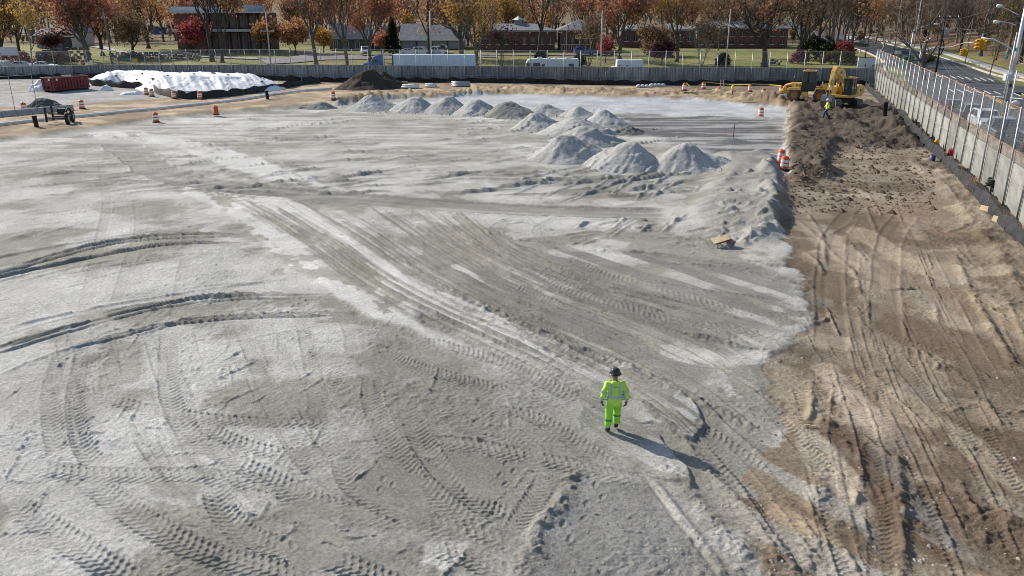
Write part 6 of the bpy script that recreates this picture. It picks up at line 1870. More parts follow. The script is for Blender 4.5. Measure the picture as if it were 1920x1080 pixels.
# ------------------------------------------------------------------ the town outside: terrain, streets, pavements
def axis_pts(lo, hi, step, far_lo, far_hi, nfar):
    a = np.arange(lo, hi + .1, step)
    l = lo - np.geomspace(4, lo - far_lo, nfar)[::-1]; h = hi + np.geomspace(4, far_hi - hi, nfar)
    return np.concatenate([l, a, h])
TX = axis_pts(-230, 230, 2.5, -1600, 1600, 14); TY = axis_pts(6, 420, 2.5, -300, 2600, 14)
TGX, TGY = np.meshgrid(TX, TY)
TZ = np.array([[T(x, min(y, 700)) for x in TX] for y in TY])
TZ = TZ - .13 + (fbm(TGX, TGY, .05, 3, 2) - .5) * .12
TZ = np.where((TGX < 26 + .335 * (TGY - 39) + 1.2) & (TGY < 124), np.where(TGY > 108, TZ - 1.0, -.48), TZ)
n1 = fbm(TGX, TGY, .12, 4, 1); n2 = fbm(TGX, TGY, .4, 3, 2)
tc_ = np.zeros(TGX.shape + (3,)) + np.array([.18, .205, .05])
tc_ = mixc(tc_, (.27, .26, .085), sstep(.42, .6, n1)); tc_ = mixc(tc_, (.19, .105, .05), sstep(.5, .66, n2) * .6)
farm = sstep(205, 235, TGY); tc_ = mixc(tc_, (.15, .10, .06), farm * .8)
hillm = sstep(-2, 6, TGX - (92 + .17 * (TGY - 140)))
tc_ = mixc(tc_, (.16, .11, .07), hillm); tc_ = mixc(tc_, (.22, .125, .065), hillm * sstep(.5, .62, n2)); tc_ = mixc(tc_, (.09, .085, .03), hillm * sstep(.54, .66, n1) * .7)
ins_ = ((TGX < 26 + .335 * (TGY - 39) + 1.2) & (TGY < 124)).astype(float)
tc_ = mixc(tc_, (.36, .35, .32), ins_); tc_ = mixc(tc_, (.26, .21, .15), ins_ * sstep(.45, .6, n1) * .4); tc_ = mixc(tc_, (.24, .19, .135), ins_ * sstep(4, 8, TGX) * sstep(40, 10, TGY))
ny, nx = TGX.shape; idx = np.arange(ny * nx).reshape(ny, nx)
q = np.stack([idx[:-1, :-1], idx[:-1, 1:], idx[1:, 1:], idx[1:, :-1]], -1).reshape(-1, 4)
M_TURF = vcol_mat("turf_and_litter", namp=.4, bump=.08, bscale=5, nscale=2.2)
tag(link("ground", grid_mesh("ground", np.stack([TGX, TGY, TZ], -1).reshape(-1, 3).astype(np.float32), q, {"soil": ('c', tc_.reshape(-1, 3)), "coarse": ('f', np.full(ny * nx, .8))}, M_TURF)), kind="structure")

M_ASPH = mat("asphalt", (.062, .063, .066), .85, noise=.25, nscale=.35, bump=.01, bscale=20)
M_ASPH2 = mat("old_asphalt", (.21, .205, .2), .9, noise=.18, nscale=.4)
M_WALK = mat("pavement_concrete", (.36, .345, .32), .9, noise=.15, nscale=.8)
M_MARK = mat("road_paint", (.62, .62, .60), .7, noise=.15, nscale=2)
M_YMARK = mat("road_paint_yellow", (.50, .35, .10), .7, noise=.15, nscale=2)
def ribbon(name, pts, w, m, dz, lift_edge=0.0, nx=7, step=2.0, kind="structure"):
    P = catmull(np.array([[p[0], p[1]] for p in pts], float), step)
    ws = np.interp(np.linspace(0, 1, len(P)), np.linspace(0, 1, len(w)), w) if isinstance(w, (list, tuple)) else np.full(len(P), w)
    vs = []; fs = []
    for i, p in enumerate(P):
        d = P[min(i + 1, len(P) - 1)] - P[max(i - 1, 0)]; d = d / np.hypot(*d); n = np.array([d[1], -d[0]])
        row = [(-.5, -.35)] if lift_edge else []
        row += [(t, 0) for t in np.linspace(-.5, .5, nx)]
        if lift_edge: row += [(.5, -.35)]
        for t, e in row:
            c = p + n * ws[i] * t; vs.append((c[0], c[1], T(c[0], c[1]) + dz + lift_edge + e))
    k = nx + (2 if lift_edge else 0)
    for i in range(len(P) - 1):
        for j in range(k - 1): fs.append((i * k + j, i * k + j + 1, (i + 1) * k + j + 1, (i + 1) * k + j))
    o = MB().add(vs, fs).build(name, m, None, True, fix=True)
    o["kind"] = kind
    return o
def off_pt(D, off):
    t = (D - 39) / 76.7; q = Vector((26 + 25.7 * t, D, 0)) + fn * off; return (q.x, q.y)
ribbon("road", [off_pt(D, 9.6) for D in (8, 30, 60, 90, 117)], 13.6, M_ASPH, .02)
ribbon("road", [(64, 114), (70, 128), (75, 140), (81, 160), (86.5, 180), (91, 201), (98.5, 233), (107, 280), (118, 340), (126, 395)], [14, 13, 12, 10.5, 10, 10, 10, 10, 10], M_ASPH, .026)
ribbon("road", [(58, 116), (75, 112), (110, 104), (170, 92)], [15, 15, 13, 13], M_ASPH, .032)
ribbon("road", [(-200, 112), (-120, 133), (-66, 139), (-30, 134), (13, 129), (40, 124), (62, 119)], [10, 10, 10, 10, 10, 11, 13], M_ASPH, .038)
ribbon("pavement", [off_pt(D, 1.45) for D in (8, 30, 60, 90, 108)], 2.1, M_WALK, .02, .14, 4)
ribbon("pavement", [(175, 104), (120, 114), (96, 120), (88, 126), (87, 140), (92, 160), (96.5, 178), (101, 200), (108, 232), (117, 280)], [3, 3, 3.6, 4.2, 3.2, 1.9, 1.8, 1.8, 1.8, 1.8], M_WALK, .03, .1, 4)
ribbon("kerb", [(83.5, 122), (82.2, 130), (83, 140), (88, 159), (92.5, 179), (97, 200), (104.5, 232)], .35, mat("kerb_stone", (.42, .40, .37), .9, noise=.12), .03, .13, 3)
ribbon("kerb", [(-200, 118), (-120, 139), (-66, 145), (-30, 140), (13, 135), (40, 130), (57, 127), (62, 132), (68, 148), (74.5, 163), (80, 182), (85, 203)], .35, MATS["kerb_stone"], .03, .13, 3)
ribbon("pavement", [(-150, 140), (-66, 147.5), (-30, 142.5), (13, 137.5), (40, 132.5), (54, 131)], 1.8, M_WALK, .03, .1, 4)
# lots and drives
def lot_px(name, px, m, dz):
    P = [GT(u, v) for u, v in px]
    return _lot(name, [(p.x, p.y) for p in P], m, dz)
def _lot(name, P, m, dz):
    bm = bmesh.new(); vs = [bm.verts.new((x, y, 0)) for x, y in P]; bm.faces.new(vs)
    bmesh.ops.triangulate(bm, faces=bm.faces)
    for _ in range(4): bmesh.ops.subdivide_edges(bm, edges=[e for e in bm.edges if e.calc_length() > 4], cuts=1, use_grid_fill=False); bmesh.ops.triangulate(bm, faces=bm.faces)
    for v in bm.verts: v.co.z = T(v.co.x, v.co.y) + dz
    bmesh.ops.recalc_face_normals(bm, faces=bm.faces)
    me = bpy.data.meshes.new(name); bm.to_mesh(me); bm.free(); me.materials.append(m)
    o = link(name, me); o["kind"] = "structure"; return o
lot_px("driveway", [(500, 120), (560, 117), (610, 112), (700, 111), (780, 109), (860, 108), (930, 107.5), (930, 104.5), (780, 104.5), (640, 103.5), (600, 98), (540, 107), (480, 108)], M_ASPH2, .03)
lot_px("driveway", [(900, 103), (1160, 104.5), (1240, 104.5), (1240, 102.5), (1160, 102.5), (900, 101)], M_ASPH2, .034)
lot_px("path", [(240, 101), (335, 105), (500, 112), (500, 109), (335, 102.5), (240, 98)], M_WALK, .03)
lot_px("path", [(165, 87), (195, 92), (225, 99), (255, 99.5), (225, 95), (190, 85)], M_WALK, .036)
# road markings
def mark_px(quads, m, dz=.06):
    for qd in quads:
        P = [GT(u, v) for u, v in qd]
        o = MB().add([(p.x, p.y, T(p.x, p.y) + dz) for p in P], [(0, 1, 2, 3)]).build("road_marking", m); o["kind"] = "structure"
mark_px([[(u - 7, v - 3.4), (u - 4.5, v - 3.8), (u + 7, v + 1.6), (u + 4.5, v + 2.2)] for u, v in ((1759, 143), (1772, 145), (1787, 146), (1801, 147), (1815, 148.5), (1832, 150), (1843, 150), (1858, 151.5))], M_MARK)
mark_px([[(u - 8, v - 3.4), (u - 5, v - 3.8), (u + 8, v + 2.0), (u + 5, v + 2.6)] for u, v in ((1783.5, 171), (1800, 172), (1816, 172.4), (1833, 173.2), (1851, 174.3), (1870, 175.6), (1887, 176.5), (1907, 179), (1922, 180))], M_MARK)
mark_px([[(1851, 180), (1917, 185.2), (1917, 187), (1851, 181.6)]], M_MARK)
mark_px([[(1839, 175.5), (1841.5, 175.2), (1900, 205), (1897, 206)], [(1843, 175.2), (1845, 175), (1905, 205), (1902, 206)]], M_YMARK)
mark_px([[(1781 + k * 6.5, 149 + k * 3.1), (1783.5 + k * 6.5, 149 + k * 3.1), (1786 + k * 6.5, 151.2 + k * 3.1), (1783.5 + k * 6.5, 151.2 + k * 3.1)] for k in range(7)], M_MARK)
mark_px([[(1905, 118.0), (1907, 117.9), (1930, 122), (1930, 122.6)]], M_MARK)

# ------------------------------------------------------------------ buildings
def brick_mat(name, col, mortar=(.30, .26, .24)):
    m = mat(name, col, .85)
    nt = m.node_tree; b = nt.nodes["Principled BSDF"]; tc = nt.nodes.new("ShaderNodeTexCoord")
    mp = nt.nodes.new("ShaderNodeMapping"); mp.inputs["Rotation"].default_value = (pi / 2, 0, 0)
    nt.links.new(tc.outputs["Object"], mp.inputs[0])
    br_ = nt.nodes.new("ShaderNodeTexBrick"); br_.inputs["Scale"].default_value = 3.2
    br_.inputs["Color1"].default_value = (*col, 1); br_.inputs["Color2"].default_value = (*[c * .7 for c in col], 1); br_.inputs["Mortar"].default_value = (*mortar, 1); br_.inputs["Mortar Size"].default_value = .012
    nt.links.new(mp.outputs[0], br_.inputs["Vector"])
    n = nt.nodes.new("ShaderNodeTexNoise"); n.inputs["Scale"].default_value = .5; n.inputs["Detail"].default_value = 4
    nt.links.new(tc.outputs["Object"], n.inputs["Vector"])
    mr = nt.nodes.new("ShaderNodeMapRange"); mr.inputs["To Min"].default_value = .65; mr.inputs["To Max"].default_value = 1.35
    nt.links.new(n.outputs["Fac"], mr.inputs["Value"])
    mx = nt.nodes.new("ShaderNodeMix"); mx.data_type = 'RGBA'; mx.blend_type = 'MULTIPLY'; mx.inputs[0].default_value = 1
    nt.links.new(br_.outputs["Color"], mx.inputs[6]); nt.links.new(mr.outputs[0], mx.inputs[7]); nt.links.new(mx.outputs[2], b.inputs["Base Color"])
    return m
M_BRICK = brick_mat("red_brick", (.17, .062, .05)); M_BRICK2 = brick_mat("dark_brick", (.12, .045, .042))
M_TRIM = mat("white_trim", (.55, .55, .53), .6, noise=.1); M_SLATE = mat("slate_roof", (.085, .095, .12), .8, noise=.25, nscale=1.5)
M_ROOF = mat("grey_shingle", (.20, .205, .215), .85, noise=.22, nscale=1.2); M_SIDING = mat("grey_siding", (.25, .28, .33), .7, noise=.12); M_PANEL = mat("pale_panel", (.30, .32, .35), .7, noise=.12)
M_WIN = mat("window_glass", (.03, .037, .045), .1, spec=.6)
def window(root, x, z, w, h, y=0.0, sill=True, trim=True):
    f = MB()
    if trim:
        f.box((x, y - .03, z + h / 2 + .05), (w + .2, .1, .1)).box((x - w / 2 - .05, y - .03, z), (.09, .1, h)).box((x + w / 2 + .05, y - .03, z), (.09, .1, h))
    f.box((x, y - .03, z - h / 2 - .06), (w + .3, .16, .12)).box((x, y - .015, z), (.05, .06, h))
    o = f.build("window", M_TRIM, root)
    MB().box((x, y - .005, z), (w, .03, h)).build("pane", M_WIN, o)
def gable(root, L, d, z0, rise, m, over=.4, x0=0, y0=0, axis='X', name="roof", th=.16):
    b = MB()
    if axis == 'X': prof = [(y0 - over, z0 - .05), (y0 + d / 2, z0 + rise), (y0 + d + over, z0 - .05), (y0 + d + over, z0 - .05 - th), (y0 + d / 2, z0 + rise - th), (y0 - over, z0 - .05 - th)]; b.prism(prof, x0 - over, x0 + L + over, axis='X')
    else: prof = [(x0 - over, z0 - .05), (x0 + L / 2, z0 + rise), (x0 + L + over, z0 - .05), (x0 + L + over, z0 - .05 - th), (x0 + L / 2, z0 + rise - th), (x0 - over, z0 - .05 - th)]; b.prism(prof, y0 - over, y0 + d + over, axis='Y')
    return b.build(name, m, root)
def hip(root, L, d, z0, rise, m, x0=0, y0=0, over=.5, name="roof"):
    r = d / 2 * .95; a = [(x0 - over, y0 - over, z0), (x0 + L + over, y0 - over, z0), (x0 + L + over, y0 + d + over, z0), (x0 - over, y0 + d + over, z0), (x0 + r, y0 + d / 2, z0 + rise), (x0 + L - r, y0 + d / 2, z0 + rise)]
    a2 = [(x, y, z - .2) for x, y, z in a[:4]]
    return MB().add(a + a2, [(0, 1, 5, 4), (1, 2, 5), (2, 3, 4, 5), (3, 0, 4), (0, 6, 7, 1), (1, 7, 8, 2), (2, 8, 9, 3), (3, 9, 6, 0), (9, 8, 7, 6)]).build(name, m, root)
def site_px(ul, ur, D):
    a, b = at(ul, 90, D), at(ur, 90, D); return a.x, b.x - a.x, T((a.x + b.x) / 2, D)
def zpx(v, D): return at(960, v, D).z

# brick block with the long balcony band
def block():
    D = 190; x, L, z = site_px(334, 500, D); root = empty("brick_block", (x, D, z), 0, "two-storey brick block with white balcony band and pale panels between brick piers", "building")
    hb = zpx(57, D) - z; ht = zpx(24, D) - z
    xb = at(388, 90, D).x - x
    MB().box((xb / 2, 5, (ht - .3) / 2), (xb, 10, ht - .3)).build("wall", M_BRICK, root)
    MB().box((xb + (L - xb) / 2, 7, ht / 2), (L - xb - .01, 7, ht)).build("wall", M_BRICK2, root)
    MB().box((L / 2, 1.0, hb), (L + 1.2, 3.4, .55)).build("balcony_band", M_TRIM, root, bevel=.03)
    MB().box((L / 2, 3.5, ht + .1), (L + .8, 8.6, .35)).build("roof", M_TRIM, root, bevel=.03)
    MB().box((xb * .5, 5, ht + .8), (xb + 4, 5, 1.1), taper=.92).build("roof_lantern", mat("roof_pale", (.5, .55, .54), .6), root)
    MB().box((L - 3.2, 4, ht + 1.0), (3.6, 4, 1.6)).build("roof_plant_room", M_PANEL, root)
    MB().lathe([(0, -.03), (.42, -.03), (.42, 0)], 20, c=(xb * .98, -.02, ht - .8), M=Matrix.Rotation(pi / 2, 3, 'X')).build("round_sign", M_TRIM, root)
    MB().box((xb * .48, -.03, hb * .45), (2.1, .2, hb * .74)).build("doorway", M_DARK, root)
    n = 6; w = (L - xb) / n
    for i in range(n + 1): MB().box((xb + i * w, .6, ht / 2), (.55, .5, ht - .02)).build("pier", M_BRICK, root)
    for i in range(n):
        for zc, hh in ((hb * .46, hb * .8), (hb + (ht - hb) * .5, (ht - hb) * .7)):
            o = MB().box((xb + (i + .5) * w, 3.42, zc), (w * .78, .1, hh)).build("panel", M_PANEL, root)
            MB().box((xb + (i + .5) * w + w * .12, 3.35, zc - hh * .1), (w * .28, .06, hh * .7)).build("window", M_WIN, o)
        rl = MB()
        for zz in (hb + .95, hb + .5): rl.bar((xb + i * w + .3, -.5, zz), (xb + (i + 1) * w - .3, -.5, zz), .05)
        rl.build("balcony_rail", M_DARK, root)
block()
def chapel():
    D = 196; x, L, z = site_px(618, 690, D); root = empty("gabled_house", (x, D, z), 0, "dark slate-roofed house with a bright white gable behind the bare trunks", "house")
    h = zpx(73, D) - z; rise = zpx(46, D) - z - h
    MB().box((L / 2, 4, h / 2), (L, 8, h)).build("wall", mat("grey_render", (.10, .105, .12), .85), root)
    gable(root, L - .6, 8, h, rise, M_SLATE, .4)
    w = MB().prism([(-.2, h), (8.2, h), (4, h + rise - .1)], L - .1, L + .05, axis='X').build("gable_end", M_TRIM, root)
    MB().prism([(L + .2, h - .3), (L + 1.6, h + rise - .6), (L + 3.4, h - .3)], -.4, -.2).build("gable_face", mat("bright_white", (.75, .75, .73), .6), root)
    MB().box((L + 1.8, 4, h / 2 - .2), (3.4, 7, h - .4)).build("wall", M_DARK, root)
    gable(root, 5.5, 8, h - .2, rise * .9, M_SLATE, .3, L + .4, 0, 'Y')
    for i in range(3): window(root, 1.5 + i * 2.6, h * .5, .9, 1.6)
    for i in (0, 1, 2): MB().box((L + .3 + i * 1.5, -1.2, h * .42), (.16, .16, h * .84)).build("porch_post", M_TRIM, root)
    MB().box((L + 1.8, -1.0, h * .85), (4.0, 1.2, .18)).build("porch_roof", M_TRIM, root)
chapel()
def hall():
    D = 200; x, L, z = site_px(752, 868, D); root = empty("long_hall", (x, D, z), 0, "long low grey hall with wide shutter doors under a pale shingle roof", "building")
    h = zpx(75, D) - z; rise = zpx(45, D) - z - h
    MB().box((L / 2, 6, h / 2), (L, 12, h)).build("wall", M_SIDING, root); gable(root, L, 12, h, rise, M_ROOF, .5)
    MB().box((L / 2, -.55, h - .05), (L + 1, .12, .25)).build("fascia", M_TRIM, root)
    n = 4
    for i in range(n):
        cx = (i + .5) * L / n
        d = MB().box((cx, -.04, h * .44), (L / n * .8, .1, h * .84)).build("shutter_door", mat("door_grey", (.27, .30, .34), .6), root)
        for k in range(5): MB().box((cx, -.1, h * (.1 + .16 * k)), (L / n * .78, .03, .06)).build("door_rib", M_SIDING, d)
        MB().box((i * L / n, -.1, h / 2), (.25, .14, h - .02)).build("pilaster", M_DARK, root)
hall()
def terrace(ul, ur, D, v_roof, v_eave, label, nwin, cup=None, brick=None, v_top=None):
    x, L, z = site_px(ul, ur, D); root = empty("brick_house", (x, D, z), 0, label, "building")
    h = zpx(v_eave, D) - z; rise = zpx(v_roof, D) - z - h
    MB().box((L / 2, 5, h / 2), (L, 10, h)).build("wall", brick or M_BRICK2, root)
    hip(root, L, 10, h + .15, rise, M_ROOF)
    MB().box((L / 2, -.3, h), (L + .8, .3, .28)).build("eave_board", M_TRIM, root)
    w = L / nwin; fl = 2 if h > 4.6 else 1
    for i in range(nwin):
        for f in range(fl): window(root, (i + .5) * w, h * ((.27, .7)[f] if fl == 2 else .5), min(1.0, w * .4), h * (.2 if fl == 2 else .34), trim=False)
        if i % 2 == 0: MB().prism([(-.25, 0), (.25, 0), (0, -.55)], -.1, -.02, M=Matrix.Translation((i * w + .3, 0, h - .25))).build("bracket", M_TRIM, root)
    if cup:
        cx = at(cup, 90, D).x - x; c = MB().box((cx, 5, h + rise + .3), (1.8, 1.8, 1.4)).build("cupola", M_SIDING, root)
        MB().lathe([(1.5, 0), (.1, .8), (0, .9)], 4, c=(cx, 5, h + rise + 1.0), cap=False).build("cupola_roof", M_TRIM, c)
    return root, L, h, z, x, D
terrace(893, 1040, 193, 46, 58, "long dark brick terrace with small cupola and white window sills", 9, 972)
r, L, h, z, x, D = terrace(1050, 1128, 192, 38, 57, "brick house with steep grey hip roof and white porch behind the blue car", 5, None, M_BRICK)
for i in range(7): MB().box((.4 + i * .55, -1.0, .9), (.14, .14, 1.1)).build("porch_baluster", M_TRIM, r)
MB().box((2.1, -1.0, 1.5), (4.0, .2, .12)).build("porch_beam", M_TRIM, r)
for xx in (L * .45, L * .72): MB().box((xx, -1.2, h * .3), (.2, .2, h * .6)).build("porch_post", M_TRIM, r)
MB().box((L * .6, -.8, h * .62), (L * .5, 1.5, .22)).build("porch_roof", M_TRIM, r)
terrace(1165, 1300, 210, 46, 56, "low dark brick range behind the red bush and purple shrub", 8)
terrace(1305, 1475, 207, 42, 53, "low red brick range with white eaves behind the big forked tree", 9, None, M_BRICK)
def small_house(ul, ur, D, ve, vr, label, wall, roof, axis='X'):
    x, L, z = site_px(ul, ur, D); root = empty("small_house", (x, D, z), 0, label, "house"); h = zpx(ve, D) - z; rise = zpx(vr, D) - z - h
    MB().box((L / 2, 4, h / 2), (L, 8, h)).build("wall", wall, root); gable(root, L, 8, h, rise, roof, .4, axis=axis)
    if axis == 'Y': MB().prism([(0, h), (L, h), (L / 2, h + rise - .15)], .01, .2).build("gable_end", wall, root)
    for i in range(3): window(root, (i + .5) * L / 3, h * .5, .8, 1.2)
small_house(70, 105, 205, 66, 54, "pale grey house with light roof behind the left-hand red oak", M_SIDING, M_ROOF)
small_house(125, 150, 215, 60, 48, "small whitish house half hidden by red leaves at left", M_TRIM, M_ROOF, 'Y')
small_house(1013, 1034, 240, 38, 28, "small cream house between the terrace roof and the trees", mat("cream_wall", (.5, .42, .3), .8), M_ROOF, 'Y')
small_house(1535, 1580, 230, 74, 58, "pale house low behind the clustered trunks near the street", mat("pale_wall", (.42, .40, .38), .8), M_ROOF)
def shed(u, v, w, d, h, label, m, name, cat):
    q = GT(u, v); root = empty(name, (q.x, q.y, q.z), 0, label, cat)
    MB().box((0, 0, h / 2), (w, d, h)).build("body", m, root, bevel=.03); MB().box((0, 0, h + .06), (w + .2, d + .2, .12)).build("lid", m, root, bevel=.02)
    return root
shed(131, 91, 2.4, 1.6, 2.7, "black boxy cabinet beside the red oak trunk at left", M_DARK, "dark_cabinet", "cabinet")
shed(146, 91, 2.0, 1.6, 2.4, "pale grey box right of the black cabinet at left", mat("pale_box", (.42, .4, .38), .7), "pale_cabinet", "cabinet")
r = shed(300, 64, 5.5, 2.4, 2.4, "blue container beyond the lawn left of the pale cars", mat("container_blue", (.06, .13, .3), .6), "container", "container")
r = shed(1697, 128, 1.3, 1.0, 1.9, "green street cabinet behind the right wall by the dark car", mat("cabinet_green", (.02, .14, .07), .5), "green_cabinet", "cabinet")

# stone retaining walls with loose coursed stones
def stone_wall(px, h, label, n_rows=4):
    P = [GT(u, v) for u, v in px]; P = catmull(np.array([[p.x, p.y] for p in P]), 1.0)
    root = empty("stone_wall", (P[0][0], P[0][1], T(*P[0])), 0, label, "wall")
    o0 = Vector(root.location); st = MB().box((0, 0, 0), (.95, .5, .48), taper=.85).mesh("stone", mat("field_stone", (.17, .15, .14), .9, noise=.5, nscale=1.3), bevel=.09)
    ms = [st] + [MB().box((0, 0, 0), (.75 + .2 * k, .5, .42), taper=.9).mesh("stone", mat("field_stone_%s" % "ab"[k], ((.27, .23, .2), (.09, .085, .085))[k], .9, noise=.4, nscale=1.3), bevel=.08) for k in (0, 1)]
    cnt = 0
    for i in range(len(P) - 1):
        a, b = P[i], P[i + 1]; an = math.atan2(b[1] - a[1], b[0] - a[0])
        for r_ in range(n_rows):
            if cnt > 280: break
            c = (a + b) / 2 + (b - a) * (.5 * (r_ % 2)); z = T(c[0], c[1]) + (r_ + .5) * h / n_rows + random.uniform(-.05, .05)
            link("stone", random.choice(ms), root, (c[0] - o0.x, c[1] - o0.y + random.uniform(-.1, .1), z - o0.z), (random.uniform(-.1, .1), random.uniform(-.12, .12), an + random.uniform(-.1, .1)), (1, 1, h / n_rows / .46)); cnt += 1
stone_wall([(70, 122), (95, 116), (130, 112), (168, 110)], 2.4, "dark stone retaining wall below the red oak at left")
stone_wall([(205, 113), (250, 112), (300, 111), (345, 112), (375, 115)], 1.5, "low stone wall on the slope in front of the brick block", 3)
stone_wall([(1425, 122), (1447, 120), (1462, 122)], .9, "short low stone edging on the lawn beside the big forked tree", 2)

# ------------------------------------------------------------------ signs, poles, wires
def sign(u, v, D, w, h, label, m, name="road_sign", octa=False, txt=None, tm=None, post=True, size=.2, z_off=0, base=None):
    c = at(u, v, D); zb = base if base is not None else T(c.x, D); root = empty(name, (c.x, D, zb), 0, label, "sign")
    zc = c.z - zb
    if octa: b = MB().lathe([(w / 2, -.02), (w / 2, .02)], 8, c=(0, 0, zc), M=Matrix.Rotation(pi / 2, 3, 'X') @ Matrix.Rotation(pi / 8, 3, 'Z'))
    else: b = MB().box((0, 0, zc), (w, .04, h))
    p_ = b.build("plate", m, root)
    if txt: lettering(txt, size, tm or M_WH, "lettering", p_, (0, -.035, zc), (pi / 2, 0, 0))
    if post: MB().tube([(0, .06, 0), (0, .06, zc + h / 2)], .04, 6).build("post", M_GALV, root)
    return root
sign(155.5, 118, 137, .85, .85, "red octagonal stop sign behind the back wall at left", mat("sign_red", (.35, .03, .035), .5), octa=True, txt="STOP", size=.24)
sign(171.5, 118, 137, .5, .9, "white upright notice plate right of the stop sign", M_WH)
sign(241.5, 110.5, 140, 1.3, .28, "green street name plate left of the yellow sign", mat("sign_green", (.03, .28, .17), .5))
sign(252.5, 113, 138, .95, .55, "yellow two-part warning plate behind the back wall", mat("sign_yellow", (.62, .36, .02), .5))
sign(16, 96, 150, 3.2, 1.5, "pale blue-white notice board among bushes at the far left", mat("board_pale", (.5, .53, .62), .6), "notice_board")
rb = sign(1624, 118, 122, 2.7, 1.35, "blank silver-backed board behind the corner of the two walls", mat("board_silver", (.55, .58, .60), .4, .3), "board", post=False)
MB().box((-.1, -.03, at(1624, 118, 122).z - T(51, 122) - .35), (.12, .05, .5)).build("bracket", M_DARK, rb); MB().bar((-1.1, .08, 0), (-1.1, .08, 3.6), .09).build("post", M_GALV, rb); MB().bar((1.1, .08, 0), (1.1, .08, 3.6), .09).build("post", M_GALV, rb)
sign(1635, 109.5, 123, .8, .42, "small orange-red plate above the silver board", mat("plate_orange", (.62, .1, .04), .5), "plate")
sign(1905, 118, 133, .75, .75, "red-brown stop sign at the right edge beyond the crossing", MATS["sign_red"], octa=True, txt="STOP", size=.2)
M_POLE = mat("wood_pole", (.16, .14, .12), .9, noise=.3, nscale=2); M_POLED = mat("dark_wood_pole", (.035, .03, .027), .9, noise=.3); M_POLEP = mat("pale_pole", (.42, .42, .40), .7, noise=.15)
def pole(u, v, v_top, r, label, m, name="utility_pole", D=None, cross=(), lean=0.0, u_top=None):
    q = GT(u, v) if D is None else Vector((at(u, v, D).x, D, T(at(u, v, D).x, D)))
    zt = at(u, v_top, q.y).z - q.z
    root = empty(name, (q.x, q.y, q.z), 0, label, "pole")
    dx = 0
    if u_top is not None: dx = at(u_top, v_top, q.y).x - q.x
    MB().tube([(0, 0, -.2), (dx * .5, 0, zt / 2), (dx, 0, zt)], [r, r * .85, r * .7], 9).build("shaft", m, root, True)
    for zc, w in cross:
        MB().box((dx * zc / zt, -.1, zc), (w, .12, .14)).build("crossarm", m, root)
        for s in (-.42, .0, .42): MB().lathe([(.05, 0), (.07, .08), (.03, .18)], 8, c=(dx * zc / zt + s * w, -.1, zc + .07)).build("insulator", M_WH, root)
    return root, q, zt
pole(211.5, 127, 16, .16, "leaning grey wood pole behind the back wall left of the brown-leaved tree", M_POLE, D=137, cross=((9.2, 1.0),))
pole(508, 124, 24, .13, "grey pole with crossarm in front of the orange bushes", M_POLEP, D=141, cross=((7.0, 2.4),))
pole(808.5, 104, 20, .18, "pale pole standing above the long trailer", M_POLEP, D=143)
pole(1062, 100, 31, .06, "thin flagpole in front of the hip-roofed brick house", M_POLEP, "flagpole")
pole(1126, 124, 19, .14, "white-grey pole between the motorhome and the white van", M_POLEP, D=140)
pole(1361, 123, 17, .12, "pale straight pole by the round dark bush", M_POLEP, D=139)
q = GT(1062, 100); zt = at(1062, 47, q.y).z
fl = MB(); 
for i in range(6): fl.add([(q.x + .06 + i * .06, q.y + .05 * sin(i), zt - i * .22), (q.x + .5 + i * .02, q.y + .1 * sin(i + 1), zt - .1 - i * .22), (q.x + .5 + i * .02, q.y + .1 * sin(i + 1), zt - .32 - i * .22), (q.x + .06 + i * .06, q.y + .05 * sin(i), zt - .22 - i * .22)], [(0, 1, 2, 3)], i % 2)
tag(fl.build("flag", [mat("flag_red", (.35, .06, .06), .7), M_WH], None), "limp red and white flag hanging from the thin flagpole", "flag")
bp, bq, bz = pole(1752, 150, 24, .17, "black wood utility pole with crossarm and transformer by the intersection", M_POLED, cross=())
MB().box((.5, -.15, bz - .75), (3.4, .14, .16)).build("crossarm", M_POLED, bp)
for s in (-1.1, .55, 1.9): MB().lathe([(.06, 0), (.09, .1), (.04, .26)], 8, c=(s + .1, -.15, bz - .66)).build("insulator", M_WH, bp)
MB().lathe([(.02, 0), (.33, .02), (.34, 1.15), (.3, 1.25), (.06, 1.3)], 16, c=(.62, -.1, bz - 3.6)).build("transformer", mat("transformer_grey", (.36, .37, .38), .5), bp, True)
MB().tube([(.3, -.1, bz - 4.2), (.5, -.25, bz - 5.1), (.25, -.1, bz - 6.4)], .12, 7).build("cable_bundle", M_RUBBER, bp, True)
p2, q2, z2 = pole(1708, 122, -30, .12, "tall pale pole left of the street lamp behind the right wall", M_POLEP)
pole(1673, 118, -25, .1, "thin tall greenish pole behind the corner of the walls", mat("pole_green", (.13, .15, .13), .7))
def lamp(u, v, v_top, arm_px, label, m, r=.09):
    q = GT(u, v); zt = at(u, v_top, q.y).z - q.z; root = empty("street_lamp", (q.x, q.y, q.z), 0, label, "street lamp")
    MB().tube([(0, 0, 0), (0, 0, zt)], [r, r * .75], 9).build("post", m, root, True)
    P = [at(u_, v_, q.y) - q for u_, v_ in arm_px]
    MB().tube([(0, 0, zt - .1)] + [tuple(p) for p in P], .05, 7).build("arm", m, root, True)
    e = P[-1]; MB().lathe([(0, -.5), (.12, -.4), (.16, 0), (.08, .35), (0, .4)], 10, c=tuple(e), M=Matrix.Rotation(pi / 2, 3, 'Y')).build("lamp_head", M_WH, root, True)
M_ALU = mat("aluminium", (.58, .59, .60), .4, .5)
lamp(1701, 131, 56, [(1722, 53), (1740, 47), (1756, 45)], "grey street lamp with curved arm beside the dead tree", M_ALU)
lamp(1809, 121, 33, [(1812, 60), (1818, 63)], "slim dark pole with a small lamp on the far pavement", M_POLE, .08)
mp_, mq, mz = pole(1879, 232, -40, .2, "thick silver steel pole with traffic arms behind the right wall", M_ALU, "traffic_pole")
